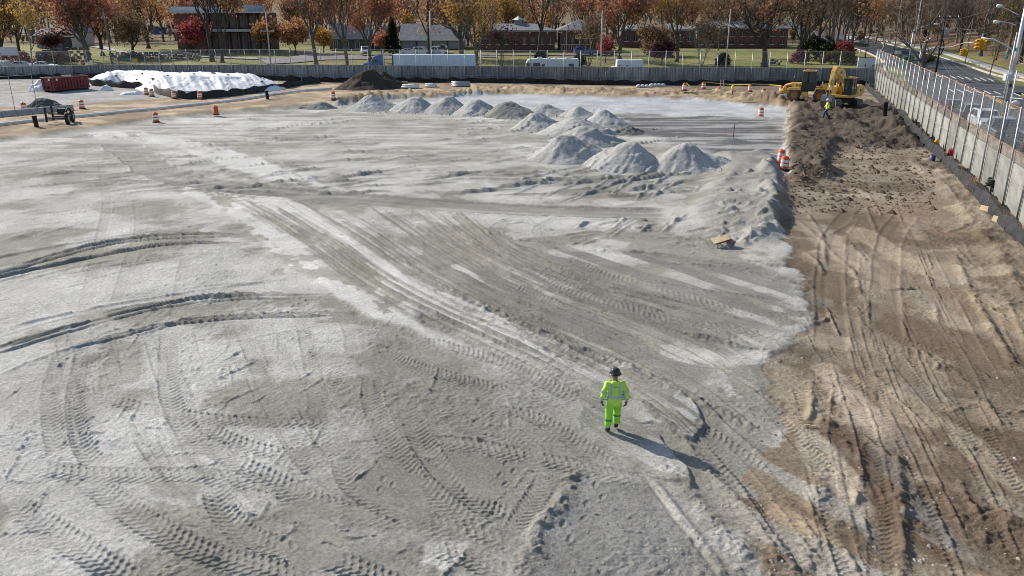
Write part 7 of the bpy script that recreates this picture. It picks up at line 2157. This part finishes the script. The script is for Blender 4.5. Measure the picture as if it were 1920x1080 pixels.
def arm(root, q, px, r, name="mast_arm", m=M_ALU):
    P = [at(u, v, y) - q for u, v, y in px]
    MB().tube([tuple(p) for p in P], [r] + [r * .8] * (len(P) - 2) + [r * .55], 8).build(name, m, root, True); return P
arm(mp_, mq, [(1897, 93, mq.y), (1880, 82, mq.y + .5), (1860, 73, mq.y + 1), (1840, 71, mq.y + 1.5)], .09)
arm(mp_, mq, [(1904, 47, mq.y), (1890, 42, mq.y), (1868, 40, mq.y)], .05, "lamp_arm")
arm(mp_, mq, [(1909, 28, mq.y), (1890, 18, mq.y), (1874, 11, mq.y)], .05, "lamp_arm")
for u, v in ((1868, 41), (1874, 11)):
    c = at(u, v, mq.y) - mq; MB().lathe([(0, -.3), (.14, -.2), (.17, .05), (.06, .3), (0, .32)], 10, c=tuple(c), M=Matrix.Rotation(pi / 2, 3, 'Y')).build("lamp_head", M_WH, mp_, True)
c = at(1886, 145, mq.y) - mq; MB().box((c.x + .1, -.2, c.z), (.7, .5, .6)).build("control_box", mat("box_white", (.62, .64, .66), .4), mp_, bevel=.04)
c = at(1893, 100, mq.y) - mq
for k, dz in enumerate((.0, .35, -.35)): MB().box((c.x - .3 + (.6 if k == 1 else 0), -.15, c.z + dz), (.2, .2, .3)).build("sensor", mat("signal_teal", (.04, .25, .24), .5), mp_, bevel=.03)
c = at(1891, 228, mq.y) - mq; MB().lathe([(.24, -.1), (.24, .9), (.21, 1.0)], 12, c=(0, 0, .0)).build("base_sleeve", mat("rust_sleeve", (.22, .10, .05), .8), mp_, True)
tp, tq, tz = pole(1872, 234, 60, .07, "thin silver pole twinned with the thick steel pole", M_ALU, "slim_pole")
cp, cq, cz = pole(1886, 236, 132, .07, "white slim post with dome camera just behind the right wall", M_WH, "camera_post", D=66)
c = at(1903, 194, 66) - cq; MB().lathe([(0, -.26), (.17, -.2), (.25, -.02), (.25, .22), (.1, .26), (0, .26)], 14, c=tuple(c), M=Matrix.Rotation(R(100), 3, 'Y')).build("dome_camera", M_WH, cp, True)
MB().lathe([(0, .265), (.08, .265), (.08, .25)], 12, c=tuple(c), M=Matrix.Rotation(R(100), 3, 'Y')).build("lens", M_DARK, cp, True)
MB().bar((0, 0, c.z), tuple(c), .06).build("bracket", M_WH, cp)
c = at(1893, 160, 66) - cq; MB().box((c.x, -.05, c.z), (.22, .2, .3)).build("clamp", M_DARK, cp, bevel=.02)
def signal(u, v, D, label):
    c = at(u, v, D); root = empty("traffic_light", (c.x, c.y, c.z), 0, label, "traffic light", "yellow traffic lights over the intersection")
    ym = mat("signal_yellow", (.62, .33, .02), .5)
    for a in range(4):
        an = a * pi / 2 + .5; dx, dy = cos(an), sin(an)
        h = MB().box((dx * .2, dy * .2, 0), (.3, .26, .95), an).build("signal_head", ym, root, bevel=.03)
        for k in (-.3, 0, .3):
            MB().tube([(dx * .33, dy * .33, k), (dx * .55, dy * .55, k - .03)], .12, 10, cap=False).build("visor", ym, h)
            MB().lathe([(0, .0), (.1, .0), (.1, .02)], 10, c=(dx * .345, dy * .345, k), M=Matrix.Rotation(pi / 2, 3, 'Y') if abs(dx) > .7 else Matrix.Rotation(pi / 2, 3, 'X')).build("lens", mat("lens_dark", (.05, .02, .01), .3), h)
    MB().tube([(0, 0, .45), (0, 0, .95)], .04, 6).build("hanger", M_ALU, root)
signal(1807.5, 98, 112, "left and lower of the two yellow traffic lights over the intersection")
signal(1839.5, 83, mq.y + 1.5, "right and higher of the two yellow traffic lights over the intersection")
ap, aq, az = pole(1723, 118, 92, .1, "short silver mast pole holding the long arm over the street", M_ALU, "traffic_pole", D=140)
arm(ap, aq, [(1724, 97, 140), (1752, 89, 132), (1784, 88, 124), (1809, 80, 114), (1828, 79, 110)], .07)
M_CABLE = mat("cable_grey", (.2, .2, .2), .5)
def wire(a, b, sag, label=None, r=.009, group="overhead wires at the intersection"):
    P = [Vector(a).lerp(Vector(b), t) - Vector((0, 0, sag * 4 * t * (1 - t))) for t in np.linspace(0, 1, 16)]
    tag(MB().tube(P, r, 4, cap=False).build("overhead_wire", M_CABLE, None), label, "wire", group)
top = bq + Vector((0, 0, bz))
wire(top + Vector((-1.0, -.15, -.4)), at(1906, 30, mq.y), 1.6, "overhead wire from the left end of the black pole's crossarm to the silver pole")
wire(top + Vector((.65, -.15, -.4)), at(1908, 22, mq.y), 2.6, "overhead wire from the middle insulator of the black pole's crossarm to the silver pole")
wire(top + Vector((2.0, -.15, -.4)), at(1911, 26, mq.y), 2.2, "overhead wire from the right end of the black pole's crossarm to the silver pole")
wire(top + Vector((0, 0, -.2)), at(1735, -12, 112), 1.0, "thick overhead wire climbing left from the black pole's top", .015)
wire(top + Vector((.4, -.1, -1.0)), at(1874, 11, mq.y), .3, "thin straight guy wire from the black pole to the lamp arm of the silver pole", .01)
for k, (zz, v2, sg) in enumerate(((-5.6, 150, 1.2), (-5.9, 158, 1.6), (-6.1, 164, 1.9), (-6.4, 172, 2.1), (-6.6, 182, 1.8))):
    wire(top + Vector((.1, -.1, zz)), at(1893 - k, v2, mq.y), sg, "%s of the five low communication cables sagging from the black pole" % ["topmost", "second from top", "middle", "second from bottom", "lowest"][k], .011)
for k in range(3):
    wire(at(1717 + k * 2, 18 + 4 * k, q2.y), at(1734 + k * 5, 78 - k * 3, 112), .9, "%s of three thin wires ending in white caps left of the black pole" % ["left", "middle", "right"][k], .008)
    c = at(1734 + k * 5, 78.5 - k * 3, 112); tag(MB().lathe([(0, -.1), (.1, -.05), (.12, .05), (0, .12)], 8, c=tuple(c), cap=False).build("wire_cap", M_WH, None, True), "white wire cap, %s of three by the black pole" % ["left", "middle", "right"][k], "wire cap")
wire(at(1680, 26, 150), at(1707, 40, 150), .6, "short slack wire left of the tall pale pole")
wire(at(1690, 66, 145), top + Vector((-.2, 0, -6.2)), 1.0, "cable running low from the left to the black pole", .02)
wire(at(1560, 70, 150), at(1700, 64, 145), .8, "dark cable in front of the distant street", .025)
for k, v in enumerate((99, 106, 112)): wire(at(1905, v, mq.y), at(1945, v + 22, mq.y - 8), .1, "%s wire leaving the silver pole at the right edge" % ["upper", "middle", "lower"][k], .014)
# ------------------------------------------------------------------ trees
M_BARK = mat("bark_grey", (.125, .108, .095), .95, noise=.35, nscale=2.5)
M_BARKD = mat("bark_dark", (.07, .06, .053), .95, noise=.3, nscale=2.5)
M_BARKP = mat("bark_pale", (.30, .28, .25), .9, noise=.35, nscale=2.0)
def leaf_mat(name, c1, c2, c3):
    m = bpy.data.materials.new(name); m.use_nodes = True; nt = m.node_tree
    b = nt.nodes["Principled BSDF"]; b.inputs["Roughness"].default_value = .7; b.inputs["Specular IOR Level"].default_value = .2
    g = nt.nodes.new("ShaderNodeNewGeometry"); r = nt.nodes.new("ShaderNodeValToRGB")
    r.color_ramp.elements[0].color = (*c1, 1); r.color_ramp.elements[1].color = (*c3, 1); e = r.color_ramp.elements.new(.5); e.color = (*c2, 1)
    tc = nt.nodes.new("ShaderNodeTexCoord"); n = nt.nodes.new("ShaderNodeTexNoise"); n.inputs["Scale"].default_value = .45; n.inputs["Detail"].default_value = 3
    nt.links.new(tc.outputs["Object"], n.inputs["Vector"])
    ad = nt.nodes.new("ShaderNodeMath"); ad.operation = 'MULTIPLY_ADD'; ad.inputs[1].default_value = .55
    mr = nt.nodes.new("ShaderNodeMapRange"); mr.inputs["From Min"].default_value = .3; mr.inputs["From Max"].default_value = .7; mr.inputs["To Max"].default_value = .45
    nt.links.new(n.outputs["Fac"], mr.inputs["Value"]); nt.links.new(g.outputs["Random Per Island"], ad.inputs[0]); nt.links.new(mr.outputs[0], ad.inputs[2])
    nt.links.new(ad.outputs[0], r.inputs["Fac"]); nt.links.new(r.outputs["Color"], b.inputs["Base Color"])
    t = nt.nodes.new("ShaderNodeBsdfTranslucent"); nt.links.new(r.outputs["Color"], t.inputs["Color"])
    mx = nt.nodes.new("ShaderNodeMixShader"); mx.inputs[0].default_value = .42
    nt.links.new(b.outputs[0], mx.inputs[1]); nt.links.new(t.outputs[0], mx.inputs[2]); nt.links.new(mx.outputs[0], nt.nodes["Material Output"].inputs[0])
    return m
LM = dict(red=leaf_mat("leaf_russet", (.23, .10, .07), (.44, .185, .115), (.57, .29, .16)), orange=leaf_mat("leaf_orange", (.27, .14, .075), (.48, .245, .115), (.6, .35, .16)), yellow=leaf_mat("leaf_gold", (.28, .17, .05), (.47, .28, .075), (.56, .38, .12)),
          brown=leaf_mat("leaf_brown", (.13, .09, .06), (.26, .165, .10), (.40, .26, .14)), crimson=leaf_mat("leaf_crimson", (.17, .04, .045), (.33, .075, .075), (.42, .13, .10)), plum=leaf_mat("leaf_plum", (.035, .018, .02), (.09, .035, .045), (.15, .06, .07)),
          green=leaf_mat("leaf_evergreen", (.012, .02, .01), (.025, .042, .018), (.05, .075, .03)), olive=leaf_mat("leaf_olive", (.05, .045, .018), (.13, .10, .03), (.24, .17, .05)), pink=leaf_mat("leaf_pink", (.12, .04, .05), (.24, .09, .11), (.3, .14, .15)))

def grow(H, seed, r0=.32, trunk=.3, spread=(22, 52), levels=5, counts=(5, 4, 4, 3, 2), up=.10, lean=(0, 0), droop=0.0, multi=1):
    rnd = random.Random(seed); br = []; tips = []
    def rec(p, d, L, r, lv):
        n = (5, 4, 4, 3, 3, 2)[min(lv, 5)]; pts = [p.copy()]; rads = [r]; q = p.copy(); dd = d.copy()
        for i in range(n):
            dd = (dd + Vector((rnd.uniform(-1, 1), rnd.uniform(-1, 1), rnd.uniform(-.6, .8))) * (.10 if lv == 0 else .2) + Vector((0, 0, up if lv < 3 else up - droop))).normalized()
            q = q + dd * (L / n); pts.append(q.copy()); rads.append(r * (1 - (.3 if lv == 0 else .55) * (i + 1) / n))
        br.append((lv, pts, rads))
        if lv >= levels - 2: tips.extend([(x, lv) for x in pts[1:]])
        if lv == levels - 1: return
        k = counts[lv] + rnd.choice((-1, 0, 0, 1)) * (lv > 0)
        a0 = rnd.uniform(0, 6.28)
        for j in range(max(1, k)):
            f = 1.0 if j == 0 else rnd.uniform(.62 if lv == 0 else .3, 1.0)
            i = min(n - 1, int(f * n)); b = pts[i].lerp(pts[min(i + 1, n)], f * n - i) if f < 1 else pts[-1]
            ang = R(rnd.uniform(*spread)) * (.35 if j == 0 else 1); az = a0 + j * 2.4 + rnd.uniform(-.4, .4)
            x = dd.orthogonal().normalized(); y = dd.cross(x)
            nd = (dd * cos(ang) + (x * cos(az) + y * sin(az)) * sin(ang)).normalized()
            rec(b, nd, L * rnd.uniform(.58, .8) * (1.25 if lv == 0 else 1), max(.012, r * (.62 if j == 0 else rnd.uniform(.4, .55))), lv + 1)
    for m_ in range(multi):
        a = 6.28 * m_ / multi + seed
        d = Vector((lean[0] + (.35 * cos(a) if multi > 1 else 0), lean[1] + (.35 * sin(a) if multi > 1 else 0), 1)).normalized()
        rec(Vector((.15 * cos(a), .15 * sin(a), -.3)) if multi > 1 else Vector((0, 0, -.3)), d, H * trunk, r0 / (multi ** .5), 0)
    return br, tips
def bark_mesh(br, m, name="trunk", flare=True):
    b = MB()
    for lv, pts, rads in br:
        rr = list(rads)
        if lv == 0 and flare: rr[0] *= 1.55
        b.tube(pts, rr, (8, 6, 5, 4, 3, 3)[min(lv, 5)], cap=False)
    return b.mesh(name, m, True, fix=False)
def leaves_mesh(tips, n, m, seed, size=(.16, .34), rad=.55, zmin=0.0, name="crown", keep=1.0):
    rg = np.random.default_rng(seed); tp = np.array([[*t[0]] for t in tips]); tp = tp[tp[:, 2] > zmin]
    # whole sprays hold or have lost their leaves: gaps show what is behind
    kp = fbm(tp[:, 0] * .5 + tp[:, 2] * .37 + seed, tp[:, 1] * .5 + tp[:, 2] * .21, 1.0, 2, seed % 8) ; tp = tp[kp >= np.quantile(kp, 1 - keep)] if keep < 1 else tp
    i = rg.integers(0, len(tp), n); c = tp[i] + rg.normal(0, rad, (n, 3)) * np.array([1, 1, .75])
    s = rg.uniform(*size, n)[:, None]; a = rg.normal(0, 1, (n, 3)); a /= np.linalg.norm(a, axis=1)[:, None]; w = rg.normal(0, 1, (n, 3)); b_ = np.cross(a, w); b_ /= np.linalg.norm(b_, axis=1)[:, None]
    P = np.stack([c - a * s - b_ * s * .2, c + b_ * s * .62, c + a * s, c - b_ * s * .62 + a * s * .1], 1).reshape(-1, 3)
    me = bpy.data.meshes.new(name); me.from_pydata([], [], [])
    me.vertices.add(len(P)); me.vertices.foreach_set("co", P.astype(np.float32).ravel())
    me.loops.add(4 * n); me.loops.foreach_set("vertex_index", np.arange(4 * n, dtype=np.int32)); me.polygons.add(n); me.polygons.foreach_set("loop_start", np.arange(0, 4 * n, 4, dtype=np.int32))
    try: me.polygons.foreach_set("loop_total", np.full(n, 4, np.int32))
    except Exception: pass
    me.update(calc_edges=True); me.materials.append(m); return me
SK = {}
SK['oak'] = grow(17, 3, .55, .3, (28, 60), 6, (6, 4, 4, 4, 3), .07); SK['oak2'] = grow(17, 8, .5, .3, (26, 56), 6, (5, 4, 4, 4, 3), .08)
SK['tall'] = grow(18, 5, .45, .36, (18, 42), 6, (5, 4, 4, 4, 3), .14); SK['tall2'] = grow(18, 12, .42, .34, (18, 40), 6, (5, 4, 4, 4, 3), .14)
SK['small'] = grow(7, 21, .16, .26, (22, 50), 5, (5, 4, 3, 3), .1); SK['multi'] = grow(8.5, 25, .16, .34, (15, 38), 5, (3, 3, 4, 4), .12, multi=5)
SK['weep'] = grow(9, 31, .22, .34, (30, 70), 5, (6, 4, 4, 3), .02, droop=.42); SK['dead'] = grow(10, 41, .3, .34, (25, 62), 4, (4, 3, 3), .05, lean=(-.35, 0)); SK['slim'] = grow(12, 51, .16, .4, (14, 34), 5, (4, 4, 3, 3), .14)
BK = {}
def bark(k, m):
    if (k, m.name) not in BK: BK[(k, m.name)] = bark_mesh(SK[k][0], m)
    return BK[(k, m.name)]
CR = {}
def crown(k, lm, n, size=(.16, .34), rad=.5, keep=.75, seed=0):
    key = (k, lm, n, seed)
    if key not in CR: CR[key] = leaves_mesh(SK[k][1], n, LM[lm], hash((k, lm)) % 7 + 11 * seed + n % 13, size, rad, 0, "crown", keep)
    return CR[key]
def tree(u, v, k, lm, n, label, s=1.0, rz=None, bm_=None, keep=.75, size=(.16, .34), rad=.5, group=None, D=None, name="tree", loc=None, cat="tree", sz=None):
    q = loc or (GT(u, v) if D is None else Vector((at(u, v, D).x, D, T(at(u, v, D).x, D))))
    root = empty(name, (q.x, q.y, q.z - .1), random.uniform(0, 6.28) if rz is None else rz, label, cat, group)
    root.scale = (s, s, sz or s)
    link("trunk", bark(k, bm_ or M_BARKD), root)
    n = int(n * .82)
    if k in ('oak', 'oak2', 'tall', 'tall2') and v > 101 and lm != 'brown': s *= 1.22; n = int(n * .8)
    if n: link("crown", crown(k, lm, n, size, rad, keep), root)
    return root
tree(62, 127, 'slim', 'yellow', 900, "slender pale-barked tree leaning left with few gold leaves", 1.0, 1.0, M_BARKP, .5, D=146)
tree(8, 118, 'oak2', 'yellow', 3200, "gold and olive tree at the far left edge", .85, 2.0, keep=.7)
tree(38, 112, 'tall', 'brown', 1800, "thin brown-leaved tree right of the gold tree at far left", .8, .5, keep=.6)
tree(167, 114, 'oak', 'red', 7000, "huge russet oak with thick trunk above the stone wall", 1.05, .7, M_BARK, .85)
tree(193, 104, 'oak2', 'red', 4500, "russet oak with dark leaning trunk right of the huge oak", .9, 2.6, keep=.7)
tree(250, 107, 'oak', 'brown', 7500, "low dense brown-leaved tree on the lawn left of the brick block", .62, 3.3, M_BARKD, .95, (.16, .34), .7)
tree(100, 104, 'small', 'plum', 1600, "small dark red ornamental tree at left before the pale house", 1.0)
tree(398, 114, 'tall', 'orange', 2200, "tall dark tree before the brick block, left of a close pair", 1.0, 1.2, M_BARKD, .5)
tree(417, 116, 'tall2', 'red', 1500, "tall dark tree before the brick block, right of a close pair", .95, 4.0, M_BARKD, .45)
tree(369, 100, 'small', 'crimson', 2600, "small crimson maple against the brick block", 1.35, .3, M_BARKD, .9)
tree(280, 103, 'oak2', 'orange', 2600, "orange tree rising behind the brown-leaved one", 1.0, 5.0, keep=.6, D=205)
tree(555, 99, 'small', 'orange', 5000, "round bright orange small tree left of the big forked trunk", 1.25, .3, M_BARKD, .98, (.14, .3), .5)
tree(500, 98, 'small', 'orange', 3800, "orange bushy tree behind the grey crossarm pole", 1.4, 1.7, M_BARKD, .95)
tree(607, 99, 'small', 'yellow', 3000, "small gold-orange tree between the two big forked trunks", 1.0, 2.7, M_BARKD, .95)
tree(594, 125, 'tall', 'orange', 3000, "big forked grey trunk with orange crown, left one behind the soil heap", .92, 2.2, M_BARK, .55)
tree(651, 125, 'tall2', 'orange', 3400, "big forked grey trunk with orange crown, right one behind the soil heap", .92, .6, M_BARK, .6)
tree(695, 114, 'oak2', 'red', 4200, "russet tree right behind the blue truck cab", .95, 1.1, M_BARK, .7)
tree(716, 101, 'small', 'red', 3200, "low round reddish tree left of the dark conifer", .95, 2.0, M_BARKD, .98)
tree(805, 105, 'tall', 'red', 3400, "straight dark trunk with russet crown beside the pale pole above the trailer", .95, 3.7, M_BARKD, .6)
tree(865, 107, 'oak', 'orange', 3600, "wide spreading tree with gold flecks above the right half of the trailer", 1.05, 2.1, M_BARK, .5)
tree(893, 126, 'oak2', 'yellow', 2600, "spreading grey tree at the right end of the long trailer", .9, 4.4, M_BARK, .45)
tree(950, 100, 'oak', 'yellow', 4200, "golden crown over the dark brick terrace", .9, 5.1, keep=.7, D=214)
tree(1010, 102, 'tall', 'red', 900, "tall dark bare tree before the brick terrace", 1.0, 5.5, M_BARKD, .3)
tree(940, 122, 'multi', 'plum', 500, "bare many-stemmed bush tree right of the trailer end", .9, .9, M_BARKD, .4)
tree(1103, 122, 'multi', 'brown', 700, "bare many-stemmed tree behind the motorhome's right end", 1.2, 2.9, M_BARK, .5)
tree(1162, 114, 'oak2', 'red', 4200, "large forked tree with russet crown above the white van", 1.0, .2, M_BARK, .6)
tree(1135, 116, 'small', 'crimson', 1300, "small crimson-leaved bush tree left of the large forked tree", .9, 2.0, M_BARKD, .7)
tree(1228, 102, 'weep', 'brown', 4200, "weeping brown-green tree before the low brick range", 1.0, .4, M_BARKD, .9)
tree(1241, 121, 'small', 'plum', 4600, "dense plum-coloured shrub tree behind the back wall", .85, .4, M_BARKD, 1.0, (.14, .3), .6)
tree(1269, 115, 'tall2', 'yellow', 3000, "grey forked tree with golden left side right of the plum shrub", .95, .4, M_BARK, .55)
tree(1315, 123, 'multi', 'brown', 900, "pale many-stemmed leafless tree left of the round dark bush", 1.05, 1.4, M_BARKP, .5)
tree(1346, 104, 'slim', 'brown', 500, "thin straight trunk behind the pale many-stemmed tree", 1.1, 2.0, M_BARKD, .4)
tree(1433, 124, 'oak', 'orange', 1400, "big dark forked tree with wide limbs on the right lawn", 1.02, 1.2, M_BARKD, .35)
tree(1500, 112, 'oak2', 'brown', 1800, "dark spreading bare tree behind the loader", 1.0, 3.0, M_BARKD, .5)
tree(1532, 106, 'tall', 'brown', 1600, "dark trunk above the evergreen shrubs", 1.0, .3, M_BARKD, .45)
for i, (u, v, k, lm, n) in enumerate(((1552, 92, 'tall2', 'brown', 1300), (1567, 91, 'tall', 'orange', 1200), (1581, 90, 'tall2', 'brown', 1300), (1596, 90, 'oak2', 'brown', 1200))):
    tree(u, v, k, lm, n, ["leftmost", "second", "third", "rightmost"][i] + " trunk in the row of four lining the distant street", .9, None, M_BARK, .45, group="trunks lining the distant street")
tree(1622, 108, 'slim', 'orange', 700, "twisted dark tree behind the silver board", 1.0, 1.0, M_BARKD, .4)
tree(1650, 102, 'dead', 'brown', 0, "dead pale snag behind the corner of the walls", .8, 2.4, M_BARKP)
tree(1733, 150, 'dead', 'brown', 0, "grey leafless leaning tree behind the right wall beside the black pole", 1.45, .2, M_BARK)
tree(1735, 128, 'small', 'olive', 1400, "small olive-gold bush tree beside the black pole", .55, .4, M_BARKD, .9)
tree(1856, 141, 'slim', 'brown', 120, "young bare tree on the verge beyond the crossing", .62, .4, M_BARKD, .4)
tree(1762, 92, 'tall2', 'brown', 260, "bare grey tree just right of the black pole's transformer", .8, 1.0, M_BARK, .3)
tree(1800, 96, 'oak2', 'brown', 300, "bare spreading tree behind the left traffic light", .8, 2.2, M_BARKD, .3)
tree(1838, 104, 'tall', 'brown', 240, "bare tree behind the right traffic light", .85, 3.1, M_BARK, .3)
tree(1868, 112, 'slim', 'olive', 500, "thin olive-leaved tree left of the thick silver pole", .9, .6, M_BARKD, .6)
tree(1912, 116, 'oak', 'brown', 300, "bare wide tree behind the thick silver pole at the right edge", .8, 4.6, M_BARKD, .3)
tree(1690, 74, 'tall', 'orange', 500, "bare tree with a few orange leaves beyond the street bend", .8, 2.0, M_BARK, .35)
def conifer(u, v, h, label, r=1.9):
    q = GT(u, v); root = empty("conifer", (q.x, q.y, q.z), 0, label, "tree"); MB().tube([(0, 0, 0), (0, 0, h)], [.2, .03], 7).build("trunk", M_BARKD, root, True)
    tips = [(Vector((cos(a) * rr, sin(a) * rr, z)), 0) for z in np.linspace(.5, h, 60) for a in np.random.default_rng(int(z * 50)).uniform(0, 6.28, 9) for rr in (r * (1 - z / h) ** .8 * random.uniform(.5, 1.05),)]
    link("crown", leaves_mesh(tips, 5200, LM['green'], 5, (.14, .3), .16), root)
conifer(737, 102, 7.6, "dark green conifer between the slate house and the grey hall")
def shrub(u, v, w, d, h, lm, label, n=2600, D=None, name="shrub"):
    q = GT(u, v) if D is None else Vector((at(u, v, D).x, D, T(at(u, v, D).x, D))); root = empty(name, (q.x, q.y, q.z), 0, label, "shrub")
    rg = np.random.default_rng(int(u)); P = rg.normal(0, 1, (500, 3)); P /= np.linalg.norm(P, axis=1)[:, None]; P *= (rg.uniform(.35, 1, (500, 1)) ** .4) * (1 + .3 * (fbm(P[:, :1] * 2 + u, P[:, 1:2] * 2, 1.0, 2, 3) - .5)); P[:, 2] = np.abs(P[:, 2])
    tips = [(Vector((p[0] * w / 2, p[1] * d / 2, p[2] * h + .15)), 0) for p in P]
    st = MB()
    for k in range(6): st.tube([(0, 0, -.1), (cos(k) * w * .15, sin(k) * d * .15, h * .4), (cos(k) * w * .3, sin(k) * d * .3, h * .75)], [.05, .035, .015], 4, cap=False)
    st.build("stems", M_BARKD, root); root.children[-1]["kind"] = "stuff"
    link("crown", leaves_mesh(tips, n, LM[lm], int(u) % 9 + 2, (.1, .22), .18), root)
shrub(1085, 123, 2.4, 2.2, 1.9, 'green', "round dark green bush at the right end of the motorhome")
shrub(1355, 123, 2.6, 2.2, 2.1, 'green', "round dark green bush at the foot of the pale straight pole")
shrub(1530, 112, 9, 3, 4.6, 'green', "wide dark evergreen clump behind the loader", 6000)
shrub(1498, 118, 4, 2.5, 2.4, 'pink', "pinkish bare shrub left of the evergreen clump", 1600)
shrub(1580, 105, 6, 3, 3.2, 'crimson', "low dark crimson hedge clump right of the evergreens", 2600)
shrub(1570, 119, 8, 3, 2.4, 'olive', "dull olive-brown hedge behind the back wall near the corner", 3000)
shrub(1015, 113, 2.6, 2, 1.6, 'green', "small green covered bush left of the lawn bench", 1500)
shrub(250, 112, 5, 2, 1.2, 'brown', "straggly low brown bush along the slope", 1500)
shrub(105, 118, 9, 2.5, 1.6, 'brown', "brown bramble on the stone wall at far left", 3000)
shrub(30, 122, 8, 2.5, 2.6, 'red', "rusty bramble thicket behind the pale van", 3000)
shrub(1640, 122, 3, 2, 2.6, 'brown', "dry brown bush at the corner of the walls", 900, D=121)

# woods that read as one mass
def merge(parts):
    vs = []; qs = []; n = 0
    for v, f in parts:
        vs.append(v); qs.append(f + n); n += len(v)
    return np.concatenate(vs), np.concatenate(qs)
def mesh_arrays(me):
    n = len(me.vertices); co = np.empty(n * 3, np.float32); me.vertices.foreach_get("co", co); k = len(me.polygons)
    ls = np.empty(len(me.loops), np.int32); me.loops.foreach_get("vertex_index", ls); return co.reshape(-1, 3), ls.reshape(-1, 4)
def wood(name, spots, skn, leafn, lm, seed, m, levels=4, hs=(.7, 1.1), leaf=(.22, .5)):
    rg = random.Random(seed); sk = grow(15, seed, .3, .33, (18, 44), levels, skn, .13); bm1 = bark_mesh(sk[0], m); lf = leaves_mesh(sk[1], leafn, LM[lm], seed, leaf, .75, 0, "x", .9) if leafn else None
    A = mesh_arrays(bm1); B = mesh_arrays(lf) if lf else None; pa = []; pb = []
    for x, y in spots:
        s = rg.uniform(*hs); a = rg.uniform(0, 6.28); Rm = np.array([[cos(a), -sin(a), 0], [sin(a), cos(a), 0], [0, 0, 1]]) * s; t = np.array([x, y, T(x, y) - .2])
        pa.append((A[0] @ Rm.T + t, A[1]))
        if B: pb.append((B[0] @ Rm.T + t, B[1]))
    v, f = merge(pa); o = link(name, grid_mesh(name, v.astype(np.float32), f, {}, m)); o["kind"] = "stuff"
    if pb:
        v, f = merge(pb); o = link(name + "_foliage", grid_mesh(name, v.astype(np.float32), f, {}, LM[lm], False)); o["kind"] = "stuff"
random.seed(99)
def row(n, x0, x1, y0, y1): return [(x0 + (x1 - x0) * (i + random.uniform(.1, .9)) / n, random.uniform(y0, y1)) for i in range(n)]
M_TWIG = mat("wood_twigs", (.21, .172, .145), .95, noise=.3)
wood("far_wood_russet", row(46, -175, 110, 218, 275), (4, 4, 3), 380, 'red', 61, M_BARK, 4, (.85, 1.35), leaf=(.22, .5))
wood("far_wood_orange", row(30, -175, 60, 220, 290), (4, 4, 3), 340, 'orange', 62, M_BARK, 4, (.85, 1.3), leaf=(.22, .5))
wood("far_wood_brown", row(90, -210, 170, 225, 345), (4, 4, 5), 180, 'brown', 63, M_TWIG, 4, (.85, 1.4), leaf=(.25, .55))
wood("far_wood_gold", row(16, -170, 60, 222, 280), (4, 4, 3), 340, 'yellow', 64, M_BARK, leaf=(.3, .62))
wood("far_undergrowth", row(120, -190, 150, 212, 300), (4, 3, 3), 300, 'brown', 68, M_TWIG, 3, (.2, .4), leaf=(.4, .9))
wood("far_undergrowth_olive", row(60, -190, 150, 214, 300), (4, 3, 3), 300, 'olive', 69, M_TWIG, 3, (.2, .36), leaf=(.4, .9))
hill = []
while len(hill) < 230:
    x = random.uniform(96, 225); y = random.uniform(118, 340)
    if x > 98 + .19 * (y - 140) and x < 60 + y * .72: hill.append((x, y))
wood("hillside_wood", hill, (4, 4, 5), 120, 'brown', 65, M_TWIG, 4, (.75, 1.2), leaf=(.25, .5))
low = []
while len(low) < 170:
    x = random.uniform(92, 200); y = random.uniform(125, 300)
    if x > 96 + .18 * (y - 140): low.append((x, y))
wood("hillside_scrub", low, (4, 3, 3), 380, 'olive', 66, M_BARK, 4, (.2, .42))
wood("street_wood", row(40, 50, 135, 215, 350), (4, 4, 5), 170, 'brown', 67, M_TWIG, leaf=(.3, .6))
# fallen leaves on the verge
def litter(n, fn_, m, name, seed):
    rg = random.Random(seed); P = []
    for i in range(n):
        x, y = fn_(rg); s = rg.uniform(.06, .16); a = rg.uniform(0, 6.28); z = T(x, y) + rg.uniform(-.02, .05)
        c, s_ = cos(a) * s, sin(a) * s; P += [(x - c, y - s_, z), (x + s_, y - c, z + .03), (x + c, y + s_, z + .01), (x - s_, y + c, z + .04)]
    me = bpy.data.meshes.new(name); me.from_pydata(P, [], [(4 * i, 4 * i + 1, 4 * i + 2, 4 * i + 3) for i in range(n)]); me.materials.append(m); link(name, me)["kind"] = "stuff"
litter(3000, lambda r: ((lambda y: (95 + .17 * (y - 140) + abs(r.gauss(0, 8)), y))(r.uniform(118, 240))), LM['orange'], "fallen_leaves", 3)
litter(4000, lambda r: (r.uniform(-95, 62), r.uniform(142, 186)), LM['brown'], "lawn_leaves", 4)
